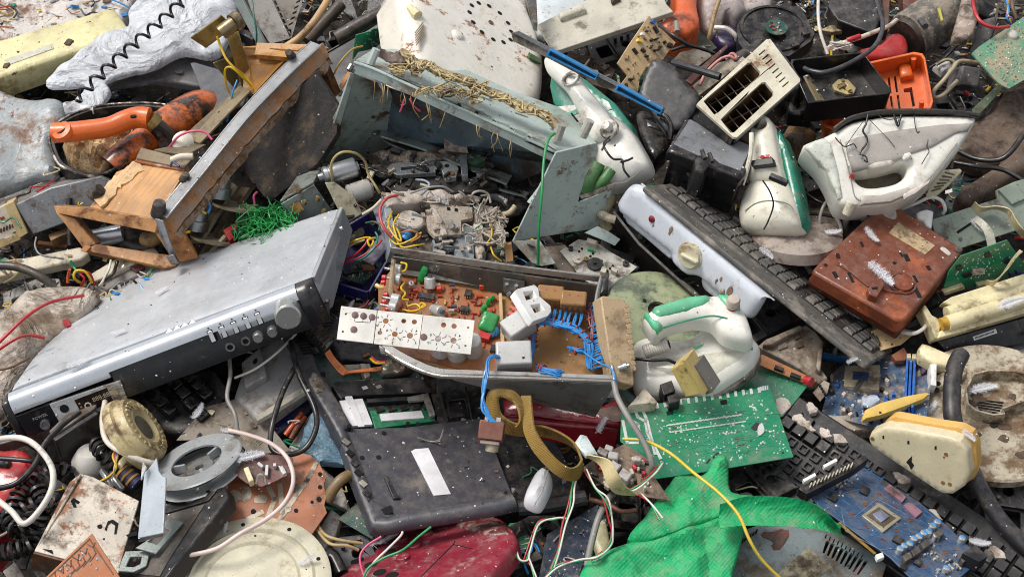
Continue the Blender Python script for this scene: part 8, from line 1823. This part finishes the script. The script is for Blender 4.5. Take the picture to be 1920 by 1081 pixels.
lines(T,f,[[(400+k*6,790+k*2),(420+k*6,800+k),(432+k*7,795+k*4),(460+k*5,825+k*2),(470+k*5,815+k*2)]for k in range(6)],mat('b0a27c',.5,speck=0),.0008)
F=flat(510,715,.06)
T=thing('grey_tray','pale grey plastic tray with a raised block right of the black keys','tray',F);TG=mat('93918f',.5,dirt=.35,dcol='6a5a4c',speck=.2)
obj('plate',B().slab(F.P([(438,742),(455,690),(480,655),(545,606),(560,655),(592,722),(560,745),(500,790),(480,788)]),-.02,0,.008,step=.009),TG,T)
obj('raised_block',B().prism(F.P([(455,690),(490,660),(503,715),(462,738)]),-.002,.016),TG,T,.003);obj('key_slot',B().slab(F.P([(474,690),(484,680),(488,688),(480,696)]),.014,.017,.002,step=.004),HOLE,T)
obj('rim',B().tube(F.L([(482,788,.065),(520,765,.068),(560,740,.068),(592,720,.065)]),.007,8,4),mat('a9a496',.5,dirt=.3),T)
lump('foam_board','off white board between the blue film and the membrane sheet','sheet',[(535,845),(580,775),(600,760),(612,800),(590,860),(640,905),(660,960),(600,930)],.03,mat('b5aea4',.5,dirt=.4,speck=.3),-.01,0,.004,.01)
F=flat(590,815,.05)
solo('blue_film','crumpled translucent blue plastic film beside the laptop','plastic film',B().slab(F.P([(562,838),(570,800),(585,775),(605,760),(625,800),(640,850),(655,872),(600,868)]),-.008,.004,.008,step=.006,zf=lambda x,y:.012*abs(nz(x,y,26,3,3))),mat('7fa3b8',.25,dirt=.25,dcol='8a8478',speck=.05,trans=.3,bump=.1,crease=.8),F)
wire('orange cables in the gap between the grey tray and the blue film',[(535,815,.04),(550,795,.045),(565,775,.04)],.004,WORG);wire('second orange cable in the gap beside the grey tray',[(545,822,.04),(558,800,.045),(572,782,.04)],.004,mat('8a3a20',.5))
lump('dark_blue_case','dark blue case edge under the grey tray','case',[(485,800),(520,780),(590,735),(598,755),(545,800),(500,825)],.03,mat('1c2f66',.4,dirt=.4),-.03,0,.005)
F=Fr((262,806,.1),(303,858,.09),(291,782,.05),.03);q=65/1162
T=thing('pulley_wheel','grimy cream plastic wheel leaning against the grey reel','wheel',F);WC=mat('c2b083',.45,dirt=.4,dcol='6d5638',dscale=26,speck=.15)
obj('rim',B().lathe([(.001,-.02),(q,-.02),(q*1.03,-.014),(q,-.006),(q*.9,-.004),(q*.9,.004),(q*.84,.01),(q*.5,.012),(q*.42,.008),(.001,.006)],None,48),WC,T)
obj('hub_grime',B().lathe([(.001,.0095),(q*.26,.0095),(q*.36,.0075)],None,24),mat('5a5444',.7,dirt=.5,speck=.3),T)
for k in range(26):a=k*2*math.pi/26;obj('ratchet_tooth',B().ob((q*.68*math.cos(a),q*.68*math.sin(a),.0115),(.008,.003,.003),math.degrees(a)+30),WC,T)
lump('cream_bar','square cream plastic bar under the cream wheel','bar',[(196,835),(222,812),(232,820),(206,842)],.08,CREAM,-.01,.006,.003,.004);lump('cream_peg','short cream square peg above the blue coil','peg',[(220,872),(240,850),(252,856),(230,882)],.08,CREAM,-.01,.008,.003,.004)
wire('white wire behind the cream wheel down to the grey reel',[(197,752,.1),(192,790,.11),(200,826,.12),(230,848,.12),(265,862,.11),(290,868,.1)],.0042,mat('d8cdc0',.4,dirt=.2,speck=0))
f=flat(170,866,.06,0,(-18,8));T=thing('ceramic_cup','white ceramic insulator cup under the black box','insulator',f)
obj('cup',B().lathe([(.001,.022),(.016,.022),(.019,.019),(.0265,.003),(.027,-.004),(.024,-.016),(.001,-.018)],None,36),mat('d2cdc4',.2,dirt=.15,speck=0,coat=.4),T)
F=flat(220,905,.06);T=thing('coil_assembly','small steel bracket with a navy and yellow wound coil below the cream wheel','coil',F)
obj('coil',B().rod(F.l(228,880,.08),F.l(258,906,.07),.0115,16),mat('3a3a5c',.5,dirt=.3,speck=.3),T)
for k in range(3):obj('yellow_band',B().rod(F.l(229+k*9,881+k*8,.08-k*.003),F.l(232+k*9,884+k*8,.079-k*.003),.0122,16),mat('b3842c',.5,speck=0),T)
for k in range(2):obj('fork',B().tube(F.L([(192+k*18,882+k*4,.07),(200+k*16,895+k*5,.075),(210+k*20,915+k*3,.07)]),.006,6,4),STEEL,T,.001)
for k,m_ in enumerate((WYEL,WRED,WBLU,WYEL)):wire(('yellow','red','blue','second yellow')[k]+' twisted lead hanging over the steel bracket of the coil',[(230-k,830,.1),(212+k*3,852,.11),(218-k,875,.11),(205+k*2,892,.1),(185+k*3,903-k,.09)],.0017,m_)
F=Fr((369,864,.09),(437,832,.085),(350,818,.05),.05)
T=thing('grey_reel','grey plastic tape reel lying below the cream wheel','reel',F);RG=mat('9b9fa0',.42,dirt=.35,dcol='6d6252',dscale=22,speck=.25);q=.0665
for z in(0,-.02):obj('flange',B().lathe([(q*.56,z-.0015),(q*.56,z+.0015),(q*.62,z+.002),(q*.97,z+.0015),(q,z),(q*.97,z-.0015)],None,60,True),RG,T)
obj('hub',B().lathe([(.006,-.012),(.007,-.01),(q*.3,-.01),(q*.34,-.014),(q*.55,-.016),(q*.55,-.02),(.006,-.02)],None,40,True),mat('777a7a',.45,dirt=.4,speck=.1),T);obj('hub_hole',B().cyl(0,0,-.03,-.021,q*.55,30),HOLE,T)
for k in range(3):a=k*2.1+.5;obj('spoke',B().ob((q*.45*math.cos(a),q*.45*math.sin(a),-.008),(q*.3,.004,.012),math.degrees(a)),RG,T)
RU=mat('bdb4a6',.5,.2,dirt=.35,dcol='6a5a4a',speck=.3,rust=.48,rcol='9a5c2e',var=.15)
F,_=plate('rusty_box','rusty steel drive casing with punched slots at the lower left','steel box',[(64,1032),(130,903),(151,886),(175,893),(261,938),(235,1024),(222,1074)],((66,1032,.1),(222,1074,.09),(140,895,.1)),RU,.004,bev=.001)
obj('side',B().poly3(F.L([(151,886,.105),(130,903,.09),(62,1036,.08),(66,1058,.05),(108,1080,.05),(66,1032,.1)]),.003),RU,_,.001);obj('edge',B().poly3(F.L([(64,1033,.1),(222,1076,.09),(215,1110,.05),(60,1062,.055)]),.003),mat('6d5240',.6,.2,dirt=.5,rust=.5),_)
parts(_,F,'slot',[[(132,938),(138,932),(150,940),(146,944),(140,940),(144,950),(138,950)],circ(187,986,5,10,4),[(196,992),(202,976),(212,973),(222,980),(218,1000),(214,1000),(216,984),(208,979),(202,984),(200,994)],[(236,1002),(256,994),(258,1002),(240,1006)],[(80,1028),(98,1030),(100,1038)]],HOLE,0,.0008,0)
F,_=plate('grey_strip','bent pale blue grey metal strip standing on the rusty steel casing','metal strip',[(258,1008),(270,885),(278,878),(293,857),(297,882),(303,890),(311,894),(306,998)],((259,1008,.15),(306,997,.15),(274,880,.17)),mat('a9b2b8',.4,.2,dirt=.08,speck=.02),.003)
obj('lip',B().poly3(F.L([(259,1006,.15),(306,996,.15),(305,1002,.14),(260,1013,.14)]),.002),STEEL,_);obj('fold',B().poly3(F.L([(270,866,.16),(276,876,.165),(266,900,.165),(268,880,.16)]),.002),LGREY,_)
T,F=board('orange copper side circuit board at the bottom left corner',[(172,999),(224,1080),(150,1150),(60,1110),(76,1090)],((76,1090,.13),(130,1170,.12),(172,999,.13)),mat('b06a3c',.45,dirt=.2,speck=.15))
lines(T,F,[[(95+k*14,1080-k*12),(105+k*14,1085-k*12),(103+k*15,1072-k*11)]for k in range(6)]+[[(120+k*12,1085-k*8),(140+k*10,1068-k*8),(136+k*10,1060-k*8)]for k in range(5)]+[[(88,1085),(168,1010),(212,1075)]],mat('6a3a20',.5,speck=0),.0016,.0003);dots(T,F,[(90,1085),(168,1010),(210,1072),(150,1100)],46,TIN,(.0015,.003),.002,4)
F,_=plate('black_cassette','dusty black cassette holder with a silver round button at the bottom','cassette',[(232,1092),(305,945),(330,930),(422,910),(427,934),(316,1076),(300,1100)],((232,1085,.07),(322,1075,.06),(305,945,.08)),BLK,.025,bev=.003)
obj('inner_panel',B().prism(F.P([(255,1075),(312,965),(385,945),(318,1048),(300,1080)]),0,.0012),mat('5d5852',.6,dirt=.4,speck=.3),_);obj('band',B().prism(F.P([(308,952),(330,938),(408,920),(392,940),(312,964)]),0,.003),BLK,_,.001)
x,y=F.p(363,929);obj('round_button',B().lathe([(.001,.005),(.009,.005),(.0095,.006),(.013,.005),(.014,.002)],Matrix.Translation((x,y,0)),24),STEEL,_);obj('hole',B().cyl(*F.p(391,926),.003,.0036,.005,14),HOLE,_)
for k,(pts,h)in enumerate((([(253,1026),(275,1012),(318,968),(345,978),(292,1038)],.1),([(218,1070),(235,1032),(282,1030),(275,1060),(250,1072)],.09))):plate('bracket',('flat grey slotted bracket beside the pale metal strip','second grey forked bracket at the foot of the black cassette')[k],'bracket',pts,h,mat('76807c',.45,.3,dirt=.25,speck=.1),.003,holes=[[(p[0]*.45+np.mean([a for a,_ in pts])*.55,p[1]*.45+np.mean([c for _,c in pts])*.55)for p in pts]])
BP=[(400,1000),(408,940),(416,897),(455,866),(520,856),(563,848),(582,852),(600,870),(606,882),(612,893),(607,908),(612,930),(608,946),(613,960),(588,996),(563,1028),(480,1024)]
T,F=board('broken orange brown circuit board with wide pale tracks at the lower left',BP,.07,mat('a5623c',.5,dirt=.3,dcol='6b3f26',speck=.3,var=.15))
PT=mat('b8ab96',.45,.2,dirt=.4,speck=.1);lines(T,F,[[(592,870),(575,900),(520,980),(505,990)],[(525,910),(530,960)],[(505,915),(515,935),(500,975)],[(430,990),(460,975),(490,960)]],PT,.007,.0003)
parts(T,F,'track_pad',[wob(circ(507,992,12,12,9),1,1),wob(circ(440,930,14,7,12),2,2),wob(circ(490,935,12,7,9),2,3),wob(circ(556,915,11,7,8),2,4),wob(circ(540,950,6,7,8),1,5),wob(circ(462,925,9,7,14),2,6)],PT,0,.0008,0);parts(T,F,'hole',[circ(a,c,r_,10)for a,c,r_ in((475,958,5),(508,988,3),(555,956,4),(600,888,4),(600,912,4),(598,935,5),(585,940,3),(533,993,3),(555,990,3))],HOLE,0,.0009,0);dots(T,F,BP,50,TIN,seed=9)
T,F=board('small dark red broken board with a cream resistor on top of the orange brown board',[(440,888),(455,860),(480,848),(520,852),(548,856),(552,880),(520,900),(490,912),(462,905)],.1,mat('5a2a26',.5,dirt=.35,speck=.2),'component_board');parts(T,F,'resistor',[sq(466,888,5,14,-22)],CREAM,0,.014,.001);parts(T,F,'component',[sq(500,880,3,10,5),sq(515,870,3,3),sq(488,870,6,3,40),sq(530,880,8,4,60)],TIN,0,.008)
obj('coil_loop',B().tube(F.L([(480,905,.11),(484,890,.125),(494,890,.125),(497,905,.11)]),.0015,5,5),TIN,T)
wire('pale pink cable curving over the orange brown board',[(430,806,.1),(470,816,.11),(510,832,.125),(540,860,.13),(550,900,.13),(535,940,.13),(500,972,.12),(450,1000,.12),(405,1028,.11),(346,1042,.1)],.0032,mat('d9c4bc',.4,dirt=.15,speck=0),'cable','cable');wire('pale grey cable hanging from under the silver receiver',[(428,655,.1),(432,700,.1),(426,745,.1),(440,775,.1),(446,812,.09)],.0032,WGRY,'cable','cable');wire('white vertical cable behind the black cassette',[(420,890,.07),(424,950,.08),(420,1000,.07),(415,1032,.06)],.004,WW,'cable','cable')
wire('thick black cable looping beside the laptop rail',[(552,690,.1),(530,735,.1),(512,790,.1),(508,835,.09),(530,852,.09),(570,842,.09),(592,805,.1),(590,765,.11),(560,700,.11),(545,640,.1)],.0042,WBLK,'cable','cable');wire('thin pale cable over the grey tray',[(555,625,.1),(520,660,.1),(480,690,.09),(440,708,.08)],.002,WW,'cable','cable')
f=flat(470,1092,.08,0,(-6,0));T=thing('ribbed_disc','large off white ribbed round lid at the bottom edge','lid',f)
obj('disc',B().lathe([(.001,.0),(.06,.001),(.063,.004),(.067,.001),(.08,.001),(.083,.005),(.087,.002),(.104,.002),(.108,.0),(.108,-.012),(.001,-.012)],None,64),mat('cfc9b0',.45,dirt=.25,dcol='8a7a58',dscale=16,speck=.1),T)
for k in range(7):a=k*.7+.4;obj('hole',B().cyl(.095*math.cos(a),.095*math.sin(a),0,.0025,.003,8),HOLE,T)
lump('olive_bar','mossy olive bar behind the off white ribbed lid','bar',[(350,1045),(450,985),(478,990),(470,1005),(370,1060)],.06,mat('7d7350',.6,dirt=.5,speck=.2),-.02,0,.004);wire('tan wires fanning out beside the orange brown board',[(596,985,.06),(612,1003,.07),(640,1012,.07),(680,1018,.06)],.0024,WBEI);wire('second tan wire fanning out beside the orange brown board',[(594,992,.06),(618,1018,.07),(650,1022,.07),(672,1030,.06)],.0024,WBEI);wire('brown hose end behind the laptop corner',[(612,938,.06),(625,915,.07),(640,898,.075),(655,890,.07)],.0085,mat('7a6440',.5,dirt=.4,speck=.1),'hose','hose')
wire('dark coiled cable below the orange brown board',[(600,1060,.05),(620,1040,.05),(640,1075,.05)],.01,WBLK,'cable','cable');lump('white_casing','off white broken casing under the edge of the orange brown board','casing',[(575,1030),(620,950),(640,965),(630,1000),(590,1050)],.04,mat('b0aaa0',.5,dirt=.4),-.02,0,.006)
T,F=board('white tape mechanism plate with black wheels left of the heater panel',[(1050,470),(1085,448),(1120,455),(1150,475),(1195,500),(1160,530),(1150,565),(1128,545),(1090,520)],.07,mat('b9b6ac',.45,dirt=.35,speck=.2),'mechanism_plate')
for x,y,r_,m_ in((1115,497,.012,CHIP),(1083,489,.008,DST),(1099,488,.004,BRASS),(1173,496,.005,CHIP),(1070,468,.004,CHIP)):x,y=F.p(x,y);obj('wheel',B().lathe([(.001,.008),(r_*.2,.008),(r_*.25,.005),(r_,.005),(r_,0)],Matrix.Translation((x,y,0)),22),m_,T)
parts(T,F,'hole',[circ(1065+(k*37)%90,462+(k*23)%60,2.4,8)for k in range(14)],HOLE,0,.0006,0);parts(T,F,'bracket',[sq(1110,452,10,4,20),sq(1132,505,5,5,20),sq(1152,505,6,3,30)],DST,0,.01);parts(T,F,'green_part',[sq(1108,466,6,2,15),sq(1133,503,3,5,20)],WGRN,.001,.006)
plate('wood_plank','weathered grey wood strip under the foot of the teal chassis','wood',[(1022,462),(1060,458),(1085,508),(1050,512)],.06,mat('75685c',.8,dirt=.4,streak=.5),.01)
lump('black_bracket','black plastic bracket between the amplifier and the round green plate','bracket',[(1128,518),(1142,510),(1140,545),(1126,550)],.09,BLK,-.02,.004,.004,.005)
# small filler junk in every gap
def shard(rr,b,c,s):
 k=rr.random();rz,rx,ry=rr.uniform(0,360),rr.uniform(-35,35),rr.uniform(-35,35)
 if k<.45:b.ob(c,(s,s*rr.uniform(.3,.9),s*rr.uniform(.06,.3)),rz,rx,ry)
 elif k<.65:a=Vector((math.cos(rz),math.sin(rz),rr.uniform(-.4,.4)))*s;b.rod(Vector(c)-a,Vector(c)+a,s*rr.uniform(.06,.18),6)
 elif k<.85:
  m=Matrix.Translation(c)@Matrix.Rotation(rz,4,'Z')@Matrix.Rotation(R(rx),4,'X');o=[(s*rr.uniform(.4,1)*math.cos(t),s*rr.uniform(.3,.9)*math.sin(t))for t in(0,1.2,2.3,3.6,4.9)]
  b.raw([m@Vector((*q,z))for z in(-s*.06,s*.06)for q in o],[(4,3,2,1,0),(5,6,7,8,9)]+[(i,(i+1)%5,5+(i+1)%5,5+i)for i in range(5)])
 else:b.tube([Vector(c)+Vector((rr.uniform(-2,2),rr.uniform(-2,2),rr.uniform(-.3,.8)))*s for _ in range(4)],s*.05+.0008,5,4)
PAL=[BLK]*12+[HOLE]*4+[BLKG,CHIP,DGREY,DGREY,mat('4a4038',.8,dirt=.5,speck=.5),mat('5d5248',.8,dirt=.5,speck=.5),mat('6d6258',.8,dirt=.5,speck=.4),BEIGE,DST,GREY,LGREY,CREAM,PCBD,PCBG,PCBO,DWOOD,STEEL,WRED,WBLU,WYEL,WW]  # black weighted up, so the shade of deep gaps sits in the scrap colours
rr=random.Random(99);bs=[B()for _ in PAL]
for k in range(9000):
 x,y=rr.uniform(-1.25,1.25),rr.uniform(-.85,1.15)
 s=rr.choice([.005,.008,.012,.018,.028])*rr.uniform(.6,1.3);h=-.08+rr.random()**1.5*.075
 shard(rr,bs[rr.randrange(len(PAL))],tuple(Vector((x,0,0))+SLP*y+NRM*h),s)
me=bpy.data.meshes.new('debris');vv=[];ff=[];mi=[]
for k,b in enumerate(bs):
 o_=len(vv);vv+=[tuple(p)for p in b.v];ff+=[tuple(o_+i for i in q)for q in b.f];mi+=[k]*len(b.f)
me.from_pydata(vv,[],ff);[me.materials.append(m_)for m_ in PAL];me.polygons.foreach_set('material_index',mi)
o=obj('debris',me,None);tag(o,'countless small broken plastic, metal and wire scraps filling the gaps of the heap','debris',None,'stuff')
JK=(('black',BLK),('dark grey',DGREY),('glossy black',BLKG),('grey',mat('77736e',.5,dirt=.4,speck=.3)),('dusty beige',DC),('brown',mat('5a4638',.6,dirt=.5,speck=.3)))
def junk(x,y,h,k,ang,near,s=.05):
 n_,m_=JK[k];f=flat(x,y,h,ang,(random.uniform(-14,14),random.uniform(-14,14)))
 T=thing('broken_casing',n_+' broken plastic casing '+near,'casing',f)
 obj('shell',B().prism([(-s,-s*.6),(s*.9,-s*.65),(s,s*.4),(s*.3,s*.7),(-s*.8,s*.6)],-.02,0,[rrect(-s*.6,-s*.35,-s*.1,s*.25,.003),circ(s*.5,0,s*.16,10)]),m_,T,.0015)
 obj('rib',B().box(-s*.05,-s*.6,0,0,s*.6,.008),m_,T);obj('back',B().box(-s*.75,-s*.45,-.022,s*.8,s*.42,-.019),HOLE,T)
 for j in range(3):obj('peg',B().cyl(s*(.2+.25*j),s*.3,0,.009,.003,8),m_,T)
for q in((690,600,.05,5,-10,'under the front plate of the amplifier'),(990,470,.05,0,40,'below the foot of the teal chassis'),(1170,440,.03,0,70,'behind the left end of the heater panel'),(1420,600,.04,1,30,'between the heater panel and the dusty keyboard'),(1360,650,.03,2,0,'under the nose of the green handled iron'),(880,760,.02,0,10,'under the laptop beside the red box'),(640,1050,.03,1,30,'left of the wine red telephone'),(400,880,.03,3,20,'between the grey reel and the orange brown board'),(120,760,.02,0,-20,'under the silver receiver at the left'),(40,790,.04,3,15,'at the left edge below the silver receiver'),(1700,560,.03,0,30,'under the brown phone base'),(1560,560,.02,0,-20,'between the dusty keyboard and the brown phone base'),(1880,870,.03,2,20,'below the big muddy lid'),(1850,1040,.02,1,40,'at the lower right corner'),(1890,950,.05,0,80,'at the right edge beside the black hose'),(1690,700,.02,4,10,'behind the motherboard'),(1380,930,.04,2,-10,'between the green bag and the black keyboard'),(1420,910,.06,0,30,'on the corner of the black keyboard'),(560,560,.03,5,0,'behind the silver receiver knob'),(1150,90,.04,0,20,'under the beige panel'),(1100,130,.04,5,-15,'between the enamel housing and the blue socket card'),(1500,340,.05,0,15,'between the two irons at the right'),(480,40,.03,1,60,'at the top edge beside the vented casing'),(720,70,.03,2,30,'behind the dark panel'),(1790,200,.05,0,10,'beside the orange tray'),(60,560,.02,3,25,'at the left edge above the dirty bag'),(1000,1010,.03,0,30,'beside the wine red telephone'),(1200,960,.02,2,0,'behind the green bag')):
 junk(*q)
bpy.context.view_layer.update();dg=bpy.context.evaluated_depsgraph_get()
PL2=[BLK,BLKG,CHIP,DGREY,BEIGE,DST,CREAM,WW,PCBG,PCBO,TIN,STEEL,WRED,WYEL,WBLU,mat('6d6258',.8,dirt=.5,speck=.4),WBEI,RAW,WGRY]
rr=random.Random(123);bs=[B()for _ in PL2];nb=0
for k in range(9000):
 p=Vector((rr.uniform(-.98,.98),0,0))+SLP*rr.uniform(-.62,.85)
 hit,loc,nn,_,ob_,_=SC.ray_cast(dg,p+NRM*.6,-NRM)
 h=loc.dot(NRM)if hit else 1
 if not hit or h>.052 or nn.dot(NRM)<.2:continue
 if h>.03 and ob_.name[:4]not in('debr','grou','shel','back')and rr.random()<.75:continue
 nb+=1;b=bs[rr.randrange(len(PL2))];s=rr.choice([.003,.005,.007,.011])*rr.uniform(.7,1.4);loc=loc+NRM*s*.25
 if rr.random()<.16:
  a=rr.uniform(0,6.3);d=Vector((math.cos(a),0,0))+SLP*math.sin(a);e=Vector((-math.sin(a),0,0))+SLP*math.cos(a);l=rr.uniform(.02,.06)
  b.tube([loc+d*l*t+e*l*rr.uniform(-.3,.3)+NRM*rr.uniform(0,.01)for t in(-.5,-.2,.1,.5)],rr.choice([.0009,.0013,.0018]),5,4)
 else:shard(rr,b,tuple(loc),s)
me=bpy.data.meshes.new('litter');vv=[];ff=[];mi=[]
for k,b in enumerate(bs):
 o_=len(vv);vv+=[tuple(p)for p in b.v];ff+=[tuple(o_+i for i in q)for q in b.f];mi+=[k]*len(b.f)
me.from_pydata(vv,[],ff);[me.materials.append(m_)for m_ in PL2];me.polygons.foreach_set('material_index',mi)
o=obj('litter',me,None);tag(o,'loose bits of wire, plastic and board lying on top of the low parts of the heap','litter',None,'stuff')
print('litter',nb)
# feathers
def feather(seed,L_,wd):
 rr=random.Random(seed);b=B();bend=rr.uniform(-.25,.25)
 ax=lambda t:Vector((L_*(t-.5),bend*L_*(t*t-t),.004+.25*L_*(t-.5)**2))
 b.tube([ax(i/8)for i in range(9)],.0005,4,0)
 for k in range(700):
  t=rr.random()**.8;sg=rr.choice((-1,1));fl=1-t;l=wd*(math.sin(math.pi*min(1,t*.75+.2))**.6)*rr.uniform(.5,1.15);p=ax(t)
  d=Vector((rr.uniform(.2,.9)*l,sg*l*rr.uniform(.6,1),rr.uniform(-.05,.5)*l));m=p+d*.6+Vector((rr.gauss(0,.4)*l*fl,rr.gauss(0,.35)*l*fl,rr.uniform(0,.3)*l));e=p+d+Vector((rr.gauss(.2,.35)*l,rr.gauss(0,.3)*l*fl,0));w_=Vector((.00024,0,.0001))
  b.raw([p-w_,p+w_,m+w_,m-w_,e],[(0,1,2,3),(3,2,4)])
 return make_mesh('feather',b)
bpy.context.view_layer.update();dg=bpy.context.evaluated_depsgraph_get();FM=mat('e6e6ea',.8,dirt=0,speck=0,bump=0,var=.02,alpha=.6);FME=[feather(s_,.05,.011)for s_ in(1,2,3,4)];[m_.materials.append(FM)for m_ in FME]
for k,(x,y,h,a,s_,lab)in enumerate(((1648,520,.155,-55,1.5,'on the lower half of the brown phone base'),(1633,445,.145,-60,.9,'near the top left of the brown phone base'),(720,1020,.115,30,1.3,'on the wine red telephone'),(1130,795,.12,60,.7,'on the end of the red box'),(468,862,.13,15,1.2,'on the small dark red board'),(372,775,.08,70,.8,'hanging on the black keys under the receiver'),(305,550,.15,40,.6,'on the lid of the silver receiver'),(150,688,.18,20,.9,'on the silver front edge of the receiver'),(816,375,.14,-15,1,'on top of the dusty tape mechanism'),(722,340,.1,60,.4,'in front of the black tape deck'),(714,160,.25,-70,.5,'on the front lip of the teal chassis'),(1595,595,.14,-30,.9,'at the lower end of the dusty keyboard'),(1440,475,.15,-50,.8,'on the keys of the dusty keyboard'),(1560,440,.12,20,.8,'beside the dirty round base'),(1564,664,.1,70,.6,'on the dusty beige casing'),(1600,675,.1,20,.5,'above the motherboard'),(1840,735,.11,10,1.2,'on the vent of the muddy round lid'),(1740,770,.1,40,.9,'on the left edge of the muddy round lid'),(1890,572,.14,20,1.2,'on the cream roller frame'),(1828,426,.1,-50,.7,'on the grey green printer plate'),(1815,815,.1,-50,.6,'between the black hose and the muddy round lid'),(580,1050,.1,20,.8,'at the rim of the off white ribbed lid'),(430,812,.12,-10,.7,'on the rim of the grey reel'),(225,628,.2,10,.6,'in the middle of the receiver lid edge'),(660,575,.1,70,.5,'beside the receiver behind the front plate'),(1835,1018,.12,-10,.8,'on the lower end of the graphics card'))):
 o=bpy.data.objects.new('feather',FME[k%4]);COL.objects.link(o)
 hit,loc,nn,_,_,_=SC.ray_cast(dg,CAMLOC,ray(x,y).normalized())
 zt=(nn*.75+NRM*.5).normalized();xa=(Vector((math.cos(R(a)),0,0))+SLP*math.sin(R(a)));xa=(xa-zt*xa.dot(zt)).normalized();ya=zt.cross(xa)
 fm=Matrix((xa,ya,zt)).transposed().to_4x4();fm.translation=loc+zt*.0035
 o.matrix_world=fm@Matrix.Scale(s_*.72,4);tag(o,'white downy feather lying '+lab if 'hanging' not in lab else 'white downy feather '+lab,'feather','white feathers scattered over the heap')
# crumbs of foam and dirt settled on everything
bpy.context.view_layer.update();dg=bpy.context.evaluated_depsgraph_get()
rr=random.Random(5);cr1,cr2=B(),B()
for k in range(9000):
 p=Vector((rr.uniform(-.95,.95),0,0))+SLP*rr.uniform(-.62,.8)+NRM*.6
 hit,loc,nn,_,ob_,_=SC.ray_cast(dg,p,-NRM)
 if not hit or nn.dot(NRM)<.35 or ob_.name.startswith(('feather','debris','ground','litter')):continue
 d=noise.noise(loc*9)+.5*noise.noise(loc*30)
 if rr.random()>.32+d*1.6:continue
 s=.0006*(1+rr.random()**5*3);white=rr.random()<.62;b=cr1 if white else cr2
 a=nn.orthogonal().normalized()*s*rr.uniform(.7,1.3);c=nn.cross(a).normalized()*s*rr.uniform(.7,1.3);u_=nn*s*.9
 b.raw([loc+a,loc+c,loc-a,loc-c,loc+u_,loc-nn*.0003],[(0,1,4),(1,2,4),(2,3,4),(3,0,4),(0,3,2,1)])
for b,m_,n_,lab in((cr1,mat('d9d5cd',.8,dirt=0,speck=0,bump=0),'foam_crumbs','tiny white foam crumbs sprinkled over the whole heap'),(cr2,mat('4a3b2e',.9,dirt=0,speck=0,bump=0),'dirt_crumbs','tiny brown dirt crumbs sprinkled over the whole heap')):
 me=bpy.data.meshes.new(n_);me.from_pydata([tuple(p)for p in b.v],[],b.f);o=obj(n_,me,m_);tag(o,lab,'crumbs',None,'stuff')
